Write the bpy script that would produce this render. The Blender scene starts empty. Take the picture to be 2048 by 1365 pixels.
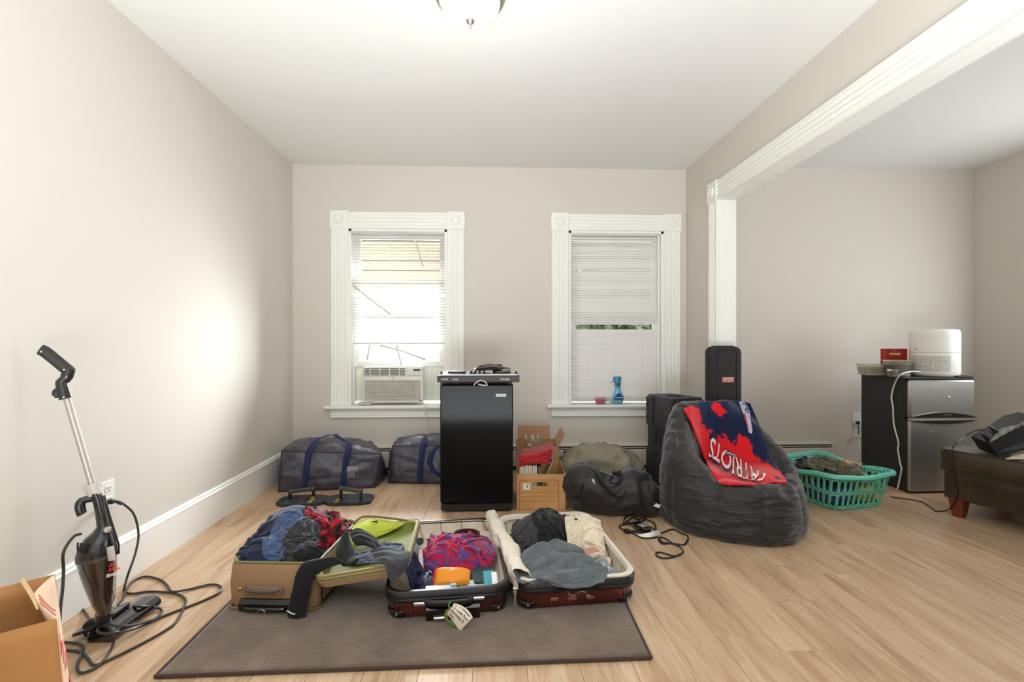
import bpy, bmesh, math, random
import numpy as np
from mathutils import Vector, Matrix, noise
random.seed(7); np.random.seed(7)
C = bpy.context.scene.collection
PI = math.pi
# ------------------------------------------------------------------ camera, world, lights, exposure
F_PX = 980.0; CX = 1024.0; CY = 682.5; EYE = 1.11; VPX = 984.0
PSI = math.atan((CX-VPX)/F_PX); cps, sps = math.cos(PSI), math.sin(PSI)
cam_d = bpy.data.cameras.new('camera'); cam = bpy.data.objects.new('camera', cam_d); C.objects.link(cam)
cam.location = (0, 0, EYE); cam.rotation_euler = (PI/2, 0, -PSI)
cam_d.sensor_width = 36; cam_d.lens = 36*F_PX/2048; cam_d.clip_start = 0.02
bpy.context.scene.camera = cam
sc = bpy.context.scene
sc.view_settings.view_transform = 'Standard'; sc.view_settings.look = 'None'
sc.view_settings.exposure = 0.45; sc.view_settings.gamma = 1.0; sc.view_settings.use_curve_mapping = False
sc.cycles.max_bounces = 10; sc.cycles.diffuse_bounces = 6; sc.cycles.transparent_max_bounces = 16
sc.cycles.sample_clamp_indirect = 6.0; sc.cycles.caustics_reflective = False; sc.cycles.caustics_refractive = False
w = bpy.data.worlds.new('sky'); sc.world = w; w.use_nodes = True
bg = w.node_tree.nodes['Background']; bg.inputs[0].default_value = (0.90, 0.95, 1.0, 1); bg.inputs[1].default_value = 9.0

def area(name, loc, target, sx, sy, power, col=(1,1,1), spread=PI):
    l = bpy.data.lights.new(name, 'AREA'); l.shape = 'RECTANGLE'; l.size = sx; l.size_y = sy
    l.energy = power; l.color = col; l.spread = spread
    o = bpy.data.objects.new(name, l); C.objects.link(o); o.location = loc
    o.rotation_euler = (Vector(target)-Vector(loc)).to_track_quat('-Z', 'Z').to_euler()
    o['kind'] = 'helper'
    return o
# daylight by the left window and one beside; rear and ceiling fills are added
area('rear_fill', (0.2, -2.45, 1.80), (0.2, 4, 1.6), 3.0, 1.2, 12, (0.90, 0.955, 1.0))  # added soft fill behind the camera; the rear wall has no window
area('ceiling_fill', (0.1, -0.9, 0.18), (0.1, 0.5, 2.62), 2.0, 1.4, 150, (0.865, 0.94, 1.0), 2.2)  # added unseen upward fill, brightens the ceiling as a bounced flash would
area('daylight_window_left', (-0.81, 4.56, 1.30), (-1.4, 1.8, 1.75), 0.78, 0.70, 125, (0.90, 0.955, 1.0))
area('daylight_side', (4.30, 2.70, 1.45), (-1.7, 3.1, 1.35), 1.1, 1.4, 24, (0.90, 0.955, 1.0))

# ------------------------------------------------------------------ pixel -> place helpers
def ray(px, py):
    u = (px-CX)/F_PX; v = -(py-CY)/F_PX
    return Vector((sps+u*cps, cps-u*sps, v))
def PZ(px, py, z=0.0):
    r = ray(px, py); t = (z-EYE)/r.z; return Vector((r.x*t, r.y*t, z))
def PY(px, py, Y):
    r = ray(px, py); t = Y/r.y; return Vector((r.x*t, Y, EYE+r.z*t))
def PX_(px, py, X):
    r = ray(px, py); t = X/r.x; return Vector((X, r.y*t, EYE+r.z*t))
def PPL(px, py, p0, n):
    r = ray(px, py); o = Vector((0,0,EYE)); n = Vector(n)
    t = (Vector(p0)-o).dot(n)/r.dot(n); return o+r*t

# ------------------------------------------------------------------ materials
MATS = {}
def lin(c):
    return tuple(((x/255)/12.92 if x/255 <= 0.04045 else ((x/255+0.055)/1.055)**2.4) for x in c)
def mat(name, rgb, rough=0.6, metal=0.0, bump=0.0, bscale=60.0, vary=0.0, vscale=4.0, trans=0.0, spec=0.5, sheen=0.0, alpha=None, coat=0.0, emit=None, stretch=None, obj_co=True, translucent=0.0):
    if name in MATS: return MATS[name]
    m = bpy.data.materials.new(name); m.use_nodes = True; MATS[name] = m
    nt = m.node_tree; N = nt.nodes; L = nt.links; b = N['Principled BSDF']
    col = lin(rgb)+(1,)
    b.inputs['Base Color'].default_value = col; b.inputs['Roughness'].default_value = rough
    b.inputs['Metallic'].default_value = metal; b.inputs['Specular IOR Level'].default_value = spec
    b.inputs['Transmission Weight'].default_value = trans; b.inputs['Coat Weight'].default_value = coat
    if sheen: b.inputs['Sheen Weight'].default_value = sheen; b.inputs['Sheen Roughness'].default_value = 0.4
    if emit: b.inputs['Emission Color'].default_value = lin(emit[0])+(1,); b.inputs['Emission Strength'].default_value = emit[1]
    if alpha is not None: b.inputs['Alpha'].default_value = alpha
    if bump or vary:
        tc = N.new('ShaderNodeTexCoord'); mp = N.new('ShaderNodeMapping'); L.new(tc.outputs['Object'], mp.inputs[0])
        if stretch: mp.inputs['Scale'].default_value = stretch
    if bump:
        n = N.new('ShaderNodeTexNoise'); n.inputs['Scale'].default_value = bscale; n.inputs['Detail'].default_value = 4
        L.new(mp.outputs[0], n.inputs['Vector'])
        bp = N.new('ShaderNodeBump'); bp.inputs['Strength'].default_value = bump; bp.inputs['Distance'].default_value = 0.004
        L.new(n.outputs[0], bp.inputs['Height']); L.new(bp.outputs[0], b.inputs['Normal'])
    if vary:
        n2 = N.new('ShaderNodeTexNoise'); n2.inputs['Scale'].default_value = vscale; n2.inputs['Detail'].default_value = 6
        L.new(mp.outputs[0], n2.inputs['Vector'])
        r = N.new('ShaderNodeValToRGB'); r.color_ramp.elements[0].position = 0.3; r.color_ramp.elements[1].position = 0.7
        r.color_ramp.elements[0].color = tuple(x*(1-vary) for x in col[:3])+(1,)
        r.color_ramp.elements[1].color = tuple(min(1, x*(1+vary)) for x in col[:3])+(1,)
        L.new(n2.outputs[0], r.inputs[0]); L.new(r.outputs[0], b.inputs['Base Color'])
    if translucent:
        out = N['Material Output']; tr = N.new('ShaderNodeBsdfTranslucent'); tr.inputs[0].default_value = col
        mx = N.new('ShaderNodeMixShader'); mx.inputs[0].default_value = translucent
        L.new(b.outputs[0], mx.inputs[1]); L.new(tr.outputs[0], mx.inputs[2]); L.new(mx.outputs[0], out.inputs[0])
    return m
class G:  # tiny node-graph helper
    def __init__(s, name, rough=0.7, **kw):
        s.m = mat(name, (128,128,128), rough, **kw); s.N = s.m.node_tree.nodes; s.L = s.m.node_tree.links; s.b = s.N['Principled BSDF']
    def n(s, t, ins={}, **at):
        x = s.N.new('ShaderNode'+t)
        for k, v in at.items(): setattr(x, k, v)
        for k, v in ins.items():
            if hasattr(v, 'is_output') or isinstance(v, bpy.types.NodeSocket): s.L.new(v, x.inputs[k])
            else: x.inputs[k].default_value = v
        return x
    def math(s, op, a, b=0.0, c=None):
        ins = {0: a, 1: b}
        if c is not None: ins[2] = c
        return s.n('Math', ins, operation=op).outputs[0]
    def mix(s, f, a, b):
        x = s.n('MixRGB'); 
        for i, v in enumerate((f, a, b)):
            if isinstance(v, bpy.types.NodeSocket): s.L.new(v, x.inputs[i])
            else: x.inputs[i].default_value = v if i == 0 else (lin(v)+(1,))
        return x.outputs[0]
    def ramp(s, f, stops):
        r = s.n('ValToRGB', {0: f}); e = r.color_ramp.elements
        while len(e) < len(stops): e.new(0.5)
        for el, (p, c) in zip(e, stops): el.position = p; el.color = lin(c)+(1,)
        return r.outputs[0]
    def col(s, o): s.L.new(o, s.b.inputs['Base Color'])
    def bump(s, h, st=0.3, d=0.003):
        b = s.n('Bump', {'Height': h, 'Strength': st, 'Distance': d}); s.L.new(b.outputs[0], s.b.inputs['Normal'])

# ------------------------------------------------------------------ mesh building
class MB:
    def __init__(s): s.v = []; s.f = []; s.uv = {}
    def add(s, vs, fs):
        k = len(s.v); s.v += [Vector(p) for p in vs]; s.f += [tuple(i+k for i in f) for f in fs]; return s
    def box(s, c, d, rz=0.0, bev=0.0, R=None):
        x, y, z = [q/2 for q in d]; b = min(bev, x*.98, y*.98, z*.98)
        M = R if R is not None else Matrix.Rotation(rz, 3, 'Z'); c = Vector(c)
        if b <= 0:
            vs = [M@Vector((a*x, e*y, g*z))+c for a in (-1,1) for e in (-1,1) for g in (-1,1)]
            return s.add(vs, [(0,1,3,2),(4,6,7,5),(0,4,5,1),(2,3,7,6),(0,2,6,4),(1,5,7,3)])
        vs = []; idx = {}
        for a in (-1,1):
            for e in (-1,1):
                for g in (-1,1):
                    for k, p in enumerate(((a*x, e*(y-b), g*(z-b)), (a*(x-b), e*y, g*(z-b)), (a*(x-b), e*(y-b), g*z))):
                        idx[(a,e,g,k)] = len(vs); vs.append(M@Vector(p)+c)
        I = lambda *q: idx[q]; fs = []
        for a in (-1,1):
            q = [I(a,-1,-1,0), I(a,1,-1,0), I(a,1,1,0), I(a,-1,1,0)]; fs.append(q if a > 0 else q[::-1])
            q = [I(-1,a,-1,1), I(-1,a,1,1), I(1,a,1,1), I(1,a,-1,1)]; fs.append(q if a > 0 else q[::-1])
            q = [I(-1,-1,a,2), I(1,-1,a,2), I(1,1,a,2), I(-1,1,a,2)]; fs.append(q if a > 0 else q[::-1])
        for a in (-1,1):
            for e in (-1,1):
                fs.append((I(a,e,-1,0), I(a,e,1,0), I(a,e,1,1), I(a,e,-1,1)))
                fs.append((I(a,-1,e,0), I(a,1,e,0), I(a,1,e,2), I(a,-1,e,2)))
                fs.append((I(-1,a,e,1), I(1,a,e,1), I(1,a,e,2), I(-1,a,e,2)))
        for a in (-1,1):
            for e in (-1,1):
                for g in (-1,1): fs.append((I(a,e,g,0), I(a,e,g,1), I(a,e,g,2)))
        return s.add(vs, fs)
    def loft(s, rings, cap0=True, cap1=True, closed=True):
        k = len(s.v); n = len(rings[0])
        for r in rings: s.v += [Vector(p) for p in r]
        for i in range(len(rings)-1):
            for j in range(n if closed else n-1):
                j2 = (j+1) % n
                s.f.append((k+i*n+j, k+i*n+j2, k+(i+1)*n+j2, k+(i+1)*n+j))
        if cap0: s.f.append(tuple(k+j for j in range(n))[::-1])
        if cap1: s.f.append(tuple(k+(len(rings)-1)*n+j for j in range(n)))
        return s
    def tube(s, pts, r, seg=8, cap=True, up=None, flat=None):
        pts = [Vector(p) for p in pts]; rings = []
        t0 = (pts[1]-pts[0]).normalized(); a = Vector(up) if up else (Vector((0,0,1)) if abs(t0.z) < .9 else Vector((1,0,0)))
        nn = (a - t0*a.dot(t0)).normalized()
        for i, p in enumerate(pts):
            t = (pts[min(i+1, len(pts)-1)]-pts[max(i-1, 0)]).normalized()
            nn = (nn - t*nn.dot(t)).normalized(); b = t.cross(nn)
            rr = r[i] if isinstance(r, (list, tuple)) else r
            fx, fy = flat if flat else (1, 1)
            rings.append([p + nn*math.cos(2*PI*j/seg)*rr*fy + b*math.sin(2*PI*j/seg)*rr*fx for j in range(seg)])
        return s.loft(rings, cap, cap)
    def lathe(s, prof, c=(0,0,0), seg=32, M=None):
        M = M or Matrix.Identity(3); c = Vector(c)
        rings = [[M@Vector((r*math.cos(2*PI*j/seg), r*math.sin(2*PI*j/seg), z))+c for j in range(seg)] for r, z in prof]
        return s.loft(rings, prof[0][0] > 1e-5, prof[-1][0] > 1e-5)
    def strip(s, prof, p0, p1, wdir, odir, cap=True):
        p0, p1, wd, od = Vector(p0), Vector(p1), Vector(wdir), Vector(odir)
        return s.loft([[p+wd*a+od*b for a, b in prof] for p in (p0, p1)], cap, cap)
    def grid(s, pts):  # pts[i][j]
        k = len(s.v); n, m = len(pts), len(pts[0])
        for r in pts: s.v += [Vector(p) for p in r]
        for i in range(n-1):
            for j in range(m-1): s.f.append((k+i*m+j, k+i*m+j+1, k+(i+1)*m+j+1, k+(i+1)*m+j))
        return s
    def prism(s, poly, p0, ax, ay, az, h):  # polygon in (ax,ay) extruded along az
        p0, ax, ay, az = Vector(p0), Vector(ax), Vector(ay), Vector(az)
        return s.loft([[p0+ax*a+ay*b+az*q for a, b in poly] for q in (0, h)])
def spline(pts, n=8, closed=False):
    pts = [Vector(p) for p in pts]; out = []; m = len(pts)
    for i in range(m if closed else m-1):
        g = lambda k: pts[k % m] if closed else pts[max(0, min(m-1, k))]
        p0, p1, p2, p3 = g(i-1), g(i), g(i+1), g(i+2)
        for k in range(n):
            t = k/n
            out.append(0.5*((2*p1)+(p2-p0)*t+(2*p0-5*p1+4*p2-p3)*t*t+(3*p1-p0-3*p2+p3)*t**3))
    if not closed: out.append(pts[-1])
    return out
def rrect(w, d, r, n=5, c=(0,0)):  # rounded rectangle outline, ccw
    out = []
    for (sx, sy, a0) in ((1,-1,-PI/2), (1,1,0), (-1,1,PI/2), (-1,-1,PI)):
        for k in range(n+1):
            a = a0+PI/2*k/n
            out.append((c[0]+sx*(w/2-r)+r*math.cos(a), c[1]+sy*(d/2-r)+r*math.sin(a)))
    return out
def obj(name, mb, m, parent=None, smooth=True, angle=40, world=False, **props):
    me = bpy.data.meshes.new(name)
    vs = mb.v
    if parent is not None and world:
        Mi = wm(parent).inverted(); vs = [Mi@p for p in vs]
    me.from_pydata([tuple(p) for p in vs], [], mb.f); me.update()
    for q in (m if isinstance(m, (list, tuple)) else [m]): me.materials.append(q)
    if smooth:
        me.polygons.foreach_set('use_smooth', [True]*len(me.polygons))
        me.set_sharp_from_angle(angle=math.radians(angle))
    bmx = bmesh.new(); bmx.from_mesh(me); bmesh.ops.recalc_face_normals(bmx, faces=bmx.faces); bmx.to_mesh(me); bmx.free()
    o = bpy.data.objects.new(name, me); C.objects.link(o)
    if parent is not None: o.parent = parent
    for k, v in props.items(): o[k] = v
    return o
def wm(o):
    M = Matrix.LocRotScale(o.location, o.rotation_euler, o.scale)
    return wm(o.parent)@M if o.parent else M
def thing(name, label, cat, loc=(0,0,0), rz=0.0, group=None):
    o = bpy.data.objects.new(name, None); C.objects.link(o); o.empty_display_size = 0.05
    o.location = loc; o.rotation_euler = (0,0,rz); o['label'] = label; o['category'] = cat
    if group: o['group'] = group
    return o
def tag(o, label, cat, group=None, kind=None):
    o['label'] = label; o['category'] = cat
    if group: o['group'] = group
    if kind: o['kind'] = kind
    return o
def struct(name, mb, m, parent=None, smooth=False, **kw):
    o = obj(name, mb, m, parent, smooth=smooth, **kw)
    if parent is None: o['kind'] = 'structure'
    return o
def text_mb(txt, size, M, bold=0.0, depth=0.0006, shear=0.0, align='CENTER', fn=None, sx=1.0, spacing=1.0):
    cu = bpy.data.curves.new('lettering', 'FONT'); cu.body = txt; cu.size = size; cu.align_x = align; cu.align_y = 'CENTER'
    cu.extrude = depth/2 if fn is None else 0; cu.offset = bold; cu.shear = shear; cu.resolution_u = 3; cu.space_character = spacing
    t = bpy.data.objects.new('lettering', cu); C.objects.link(t)
    bpy.context.view_layer.update()
    me = bpy.data.meshes.new_from_object(t.evaluated_get(bpy.context.evaluated_depsgraph_get()))
    mb = MB(); vs = [Vector((v.co.x*sx, v.co.y, v.co.z)) for v in me.vertices]
    if fn is None: mb.add([M@v for v in vs], [tuple(p.vertices) for p in me.polygons])
    else:
        b = bmesh.new(); b.from_mesh(me)
        for v in b.verts: v.co.x *= sx
        bmesh.ops.triangulate(b, faces=b.faces); 
        for _ in range(2):
            lng = [e for e in b.edges if e.calc_length() > size*0.25]
            if lng: bmesh.ops.subdivide_edges(b, edges=lng, cuts=1); bmesh.ops.triangulate(b, faces=b.faces)
        b.verts.ensure_lookup_table()
        mb.add([fn(v.co) for v in b.verts], [tuple(v.index for v in f.verts) for f in b.faces]); b.free()
    bpy.data.objects.remove(t); bpy.data.curves.remove(cu); bpy.data.meshes.remove(me)
    return mb
def basis(p, x, y):  # matrix with local x,y axes given; z = x cross y
    x = Vector(x).normalized(); y = Vector(y).normalized(); z = x.cross(y)
    M = Matrix((x, y, z)).transposed().to_4x4(); M.translation = Vector(p); return M

# ------------------------------------------------------------------ the setting
XL, XR, XRR, YB = -1.702, 1.71, 4.35, 4.257
HC, HC2 = 2.621, 2.655
XJ = 1.825        # far face of the partition
YR = -2.6
wallm = mat('wall_paint', (210,204,195), 0.85, bump=0.05, bscale=180, spec=0.2)
ceilm = mat('ceiling_paint', (225,224,220), 0.9, bump=0.05, bscale=120, spec=0.2)
trimm = mat('trim_paint', (238,237,232), 0.4, spec=0.4)
def fl():
    g = G('oak_plank', 0.42, spec=0.35)
    tc = g.n('TexCoord'); oi = g.n('ObjectInfo')
    off = g.n('CombineXYZ', {0: g.math('MULTIPLY', oi.outputs['Random'], 37.0), 1: g.math('MULTIPLY', oi.outputs['Random'], 91.0), 2: 0.0}).outputs[0]
    v = g.n('VectorMath', {0: tc.outputs['Object'], 1: off}, operation='ADD').outputs[0]
    mp = g.n('Mapping', {'Vector': v, 'Scale': (9.0, 0.75, 1)}).outputs[0]
    n1 = g.n('TexNoise', {'Vector': mp, 'Scale': 1.6, 'Detail': 5.0, 'Roughness': 0.6, 'Distortion': 0.9}).outputs[0]
    mp2 = g.n('Mapping', {'Vector': v, 'Scale': (90.0, 3.0, 1)}).outputs[0]
    n2 = g.n('TexNoise', {'Vector': mp2, 'Scale': 2.0, 'Detail': 4.0}).outputs[0]
    c1 = g.ramp(n1, [(0.26, (158,124,94)), (0.45, (184,153,122)), (0.58, (196,168,138)), (0.75, (205,180,151))])
    c2 = g.ramp(n2, [(0.3, (205,198,190)), (0.62, (255,255,255))])
    mm = g.n('MixRGB', {0: 0.5, 1: c1, 2: c2}, blend_type='MULTIPLY').outputs[0]
    br = g.n('HueSaturation', {'Color': mm, 'Value': g.math('ADD', g.math('MULTIPLY', oi.outputs['Random'], 0.10), 1.0), 'Saturation': 1.0}).outputs[0]
    g.col(br); g.bump(n2, 0.12, 0.002)
    return g.m
plankm = fl()
mb = MB().box(((XL+XRR)/2, (YR+YB)/2, -0.03), (XRR-XL+.3, YB-YR+.3, 0.052))
floor = struct('floor', mb, mat('joint_dark', (120,92,66), 0.8))
PW, PLN = 0.182, 1.22
shared = {}
nrow = int((XRR-XL)/PW)+1
for i in range(nrow):
    x0 = XL+i*PW; x1 = min(x0+PW, XRR)
    off = (i*0.47+0.13*((i*7) % 5)) % 1.0*PLN
    y = 0.55-off
    while y < YB:
        y0 = max(y, 0.35); y1 = min(y+PLN, YB)
        if y1-y0 > 0.05 and not (x0 > 0.15*1+ y1*1.02*1.0+0.35 and y1 < 4):
            k = (round(x1-x0, 3), round(y1-y0, 3))
            if k not in shared:
                o = obj('plank', MB().box((0,0,-0.002), (x1-x0-0.0012, y1-y0-0.0012, 0.004), bev=0.0006), plankm, floor, smooth=False)
                shared[k] = o.data
            else:
                o = bpy.data.objects.new('plank', shared[k]); C.objects.link(o); o.parent = floor
            o.location = ((x0+x1)/2, (y0+y1)/2, 0)
        y += PLN
rear = obj('rear_planks', MB().box(((XL+XRR)/2, (YR+0.35)/2, -0.002), (XRR-XL, 0.35-YR, 0.004)), plankm, floor, smooth=False); rear['kind'] = 'stuff'
# walls
T = 0.12
struct('wall_left', MB().box((XL-T/2, (YR+YB)/2, HC/2), (T, YB-YR+2*T, HC+.1)), wallm)
mb = MB()
def wallseg(x0, x1, z0, z1): mb.box(((x0+x1)/2, YB+0.15, (z0+z1)/2), (x1-x0, 0.30, z1-z0))
W1 = (-1.226, -0.389); W2 = (0.668, 1.507); WZ0, WZ1 = 0.56, 2.072
wallseg(XL-T, W1[0], 0, HC+.1); wallseg(W1[1], W2[0], 0, HC+.1); wallseg(W2[1], XRR+T, 0, HC+.1)
for W in (W1, W2): wallseg(W[0], W[1], 0, WZ0); wallseg(W[0], W[1], WZ1, HC+.1)
struct('wall_back', mb, wallm)
struct('wall_right', MB().box((XRR+T/2, (YR+YB)/2, HC/2), (T, YB-YR+2*T, HC+.2)), wallm)
struct('wall_rear', MB().box(((XL+XRR)/2, YR-T/2, HC/2), (XRR-XL, T, HC+.1)), wallm)
YJ = 3.625; HZ = 2.185
mb = MB().box(((XR+XJ)/2, (YJ+YB)/2, HC/2), (XJ-XR, YB-YJ, HC+.05)).box(((XR+XJ)/2, (YJ-0.4)/2, (HZ+HC)/2+.02), (XJ-XR, YJ+0.4, HC-HZ+.05)).box(((XR+XJ)/2, (YR-0.4)/2, HC/2), (XJ-XR, -0.4-YR, HC+.05))
struct('wall_partition', mb, wallm)
struct('ceiling', MB().box(((XL+XR)/2, (YR+YB)/2, HC+.05), (XR-XL+.1, YB-YR, 0.1)), ceilm)
struct('ceiling', MB().box(((XJ+XRR)/2, (YR+YB)/2, HC2+.05), (XRR-XJ+.1, YB-YR, 0.1)), ceilm)
# baseboards
bprof = [(0,0), (0.20,0), (0.212,-0.0), (0.212,0.006), (0.205,0.014), (0.195,0.016), (0.188,0.022), (0.175,0.02), (0,0.02)]
struct('baseboard_left', MB().strip(bprof, (XL, YR, 0), (XL, YB, 0), (0,0,1), (1,0,0)), trimm)
struct('baseboard_right', MB().strip(bprof, (XRR, YR, 0), (XRR, YB, 0), (0,0,1), (-1,0,0)), trimm)
struct('baseboard_partition', MB().strip(bprof, (XR, YJ+.14, 0), (XR, YB, 0), (0,0,1), (-1,0,0)), trimm)
# casing profile (across 0.15)
def flute(w=0.15, d=0.022):
    p = [(0,0), (0,d*.6), (0.006,d), (0.020,d)]
    for c in (0.045, 0.075, 0.105):
        for k in range(7):
            a = PI*k/6; p.append((c-0.0115*math.cos(a), d-0.010*math.sin(a)))
        if c < 0.1: p += [(c+0.0135, d), (c+0.0165, d)]
    p += [(0.130,d), (0.144,d), (0.15,d*.6), (0.15,0)]
    return [(a*w/0.15, b) for a, b in p]
FL = flute()
def rosette(mb, c, ax, ay, n, s=0.158):
    M = basis(c, ax, ay); q = s/2
    R3 = M.to_3x3()
    mb.box(M@Vector((0,0,0.015)), (s, s, 0.03), R=R3, bev=0.004)
    pr = [(0.0,0.036), (0.008,0.039), (0.014,0.037), (0.018,0.0315), (0.024,0.0315), (0.029,0.038), (0.034,0.038), (0.040,0.030), (0.040,0.028), (0,0.028)]
    mb.lathe(pr, M.translation, 28, R3)
# opening casing
t1 = thing('trim_1', 'x', 'x'); del t1['label']; del t1['category']; t1['kind'] = 'structure'
o = struct('side_casing', MB().strip(FL, (XR, YJ-.005, 0), (XR, YJ-.005, HZ-.01), (0,1,0), (-1,0,0)), trimm, t1)
o = struct('head_casing', MB().strip([(a, b) for a, b in FL], (XR, -0.5, HZ-.01), (XR, YJ+.0, HZ-.01), (0,0,1), (-1,0,0)), trimm, t1)
mb = MB(); rosette(mb, (XR, YJ+.07, HZ+.065), (0,-1,0), (0,0,1), None); struct('corner_block', mb, trimm, t1, smooth=True)
def reeds(w, n=9, d0=0.012, d=0.004):
    p = [(0,0), (0,d0), (0.012,d0)]; a0, a1 = 0.014, w-0.014
    for k in range(n):
        c0 = a0+(a1-a0)*k/n; c1 = a0+(a1-a0)*(k+1)/n
        p += [(c0, d0-d), (c0+(c1-c0)*.25, d0-d*.2), ((c0+c1)/2, d0), (c1-(c1-c0)*.25, d0-d*.2)]
    return p+[(a1, d0-d), (w-0.012, d0), (w, d0), (w, 0)]
RD = reeds(XJ-XR+.015)
struct('side_jamb', MB().strip(RD, (XR-.005, YJ, 0), (XR-.005, YJ, HZ-.012), (1,0,0), (0,-1,0)), trimm, t1)
struct('head_jamb', MB().strip(RD, (XR-.005, -0.5, HZ), (XR-.005, YJ, HZ), (1,0,0), (0,0,-1)), trimm, t1)

# windows
glassm = mat('pane_glass', (255,255,255), 0.0, trans=1.0, spec=0.3)
def thin_glass():
    m = bpy.data.materials.new('window_glass'); m.use_nodes = True; N = m.node_tree.nodes; L = m.node_tree.links
    N.remove(N['Principled BSDF']); tr = N.new('ShaderNodeBsdfTransparent'); gl = N.new('ShaderNodeBsdfGlossy'); gl.inputs['Roughness'].default_value = 0.02
    lw = N.new('ShaderNodeFresnel'); lw.inputs[0].default_value = 1.45; mx = N.new('ShaderNodeMixShader')
    L.new(lw.outputs[0], mx.inputs[0]); L.new(tr.outputs[0], mx.inputs[1]); L.new(gl.outputs[0], mx.inputs[2]); L.new(mx.outputs[0], N['Material Output'].inputs[0])
    return m
wglass = thin_glass()
vinyl = mat('white_vinyl', (236,236,232), 0.35)
def window(n, W, lower_z):
    t = thing('window_%d' % n, 'x', 'x', ((W[0]+W[1])/2, YB, 0)); del t['label']; del t['category']; t['kind'] = 'structure'
    cw = 0.158
    for sgn, x in ((-1, W[0]), (1, W[1])):
        struct('side_casing', MB().strip(FL, (x, YB, WZ0), (x, YB, WZ1), (sgn,0,0), (0,-1,0)), trimm, t, world=True)
        mb = MB(); rosette(mb, (x+sgn*0.077, YB, WZ1+.077), (1,0,0), (0,0,1), None); struct('corner_block', mb, trimm, t, smooth=True, world=True)
        struct('jamb', MB().box((x-sgn*.010, YB+.08, (WZ0+WZ1)/2), (0.022, 0.17, WZ1-WZ0)).box((x-sgn*.028, YB+.05, (WZ0+WZ1)/2), (0.016, 0.012, WZ1-WZ0)).box((x-sgn*.028, YB+.095, (WZ0+WZ1)/2), (0.016, 0.012, WZ1-WZ0)), trimm, t, world=True)
    struct('head_casing', MB().strip(FL, (W[0], YB, WZ1), (W[1], YB, WZ1), (0,0,1), (0,-1,0)), trimm, t, world=True)
    struct('head_jamb', MB().box(((W[0]+W[1])/2, YB+.08, WZ1-.008), (W[1]-W[0], 0.17, 0.02)), trimm, t, world=True)
    sp = [(0,0), (0.0,-.06), (0.004,-.068), (0.014,-.072), (0.026,-.070), (0.03,-.062), (0.03,0.17), (0,0.17)]
    struct('stool', MB().strip([(a, -b) for a, b in sp], (W[0]-.19, YB, WZ0-.03), (W[1]+.19, YB, WZ0-.03), (0,0,1), (0,-1,0)), trimm, t, world=True)
    ap = [(0,0), (0,.012), (.012,.018), (.022,.012), (.03,.022), (.052,.024), (.06,.018), (.072,.030), (.075,0)]
    struct('apron', MB().strip([(-a, b) for a, b in ap][::-1], (W[0]-.15, YB, WZ0-.03), (W[1]+.15, YB, WZ0-.03), (0,0,1), (0,-1,0)), trimm, t, world=True)
    x0, x1 = W[0]+.022, W[1]-.022
    def sash(z0, z1, y, nm):
        s = 0.05
        mb = MB()
        for xx in (x0+s/2, x1-s/2): mb.box((xx, y, (z0+z1)/2), (s, 0.032, z1-z0), bev=.004)
        for zz, h in ((z0+s/2, s), (z1-s/2, s*.9)): mb.box(((x0+x1)/2, y, zz), (x1-x0-2*s+.002, 0.030, h), bev=.004)
        o = struct(nm, mb, vinyl, t, world=True)
        p = struct('pane', MB().box(((x0+x1)/2, y, (z0+z1)/2), (x1-x0-2*s+.01, 0.004, z1-z0-2*s+.01)), wglass, o, world=True)
    sash(1.295, WZ1-.018, YB+.115, 'upper_sash')
    sash(lower_z, lower_z+0.76, YB+.072, 'lower_sash')
    return t
win1 = window(1, W1, 0.885); win2 = window(2, W2, WZ0+.012)

# outside, seen through the windows
def leafm():
    g = G('tree_foliage', 0.6); n = g.n('TexNoise', {'Scale': 6.0})
    g.col(g.ramp(n.outputs[0], [(0.35, (28,42,18)), (0.55, (52,70,34)), (0.7, (96,110,68))])); return g.m
def foliage(name, label, c, r, n, loc0=0):
    rnd = random.Random(3+loc0); mb = MB()
    for _ in range(n):
        while True:
            p = Vector((rnd.uniform(-1,1), rnd.uniform(-1,1), rnd.uniform(-1,1)))
            if p.length < 1: break
        p = Vector((p.x*r[0], p.y*r[1], p.z*r[2]))+Vector(c)
        a = Vector((rnd.gauss(0,1), rnd.gauss(0,1), rnd.gauss(0,1))).normalized(); b = a.orthogonal().normalized(); s = rnd.uniform(.06,.13)
        mb.add([p-a*s, p+b*s*.45, p+a*s, p-b*s*.45], [(0,1,2,3)])
    t = thing(name, label, 'tree', (c[0], c[1], 0))
    o = obj('leaves', mb, leafm(), t, world=True); o['kind'] = 'stuff'
    tr = MB().tube([(c[0],c[1],-3), (c[0]+.05,c[1],c[2]-r[2]*.5), (c[0],c[1],c[2])], [.14,.1,.05]); obj('trunk', tr, mat('bark', (90,75,60), .9, bump=.5), t, world=True)
foliage('tree', 'green leafy tree outside the right window', (2.1, 7.4, 1.6), (1.7, 1.2, 1.9), 7500)
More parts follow.
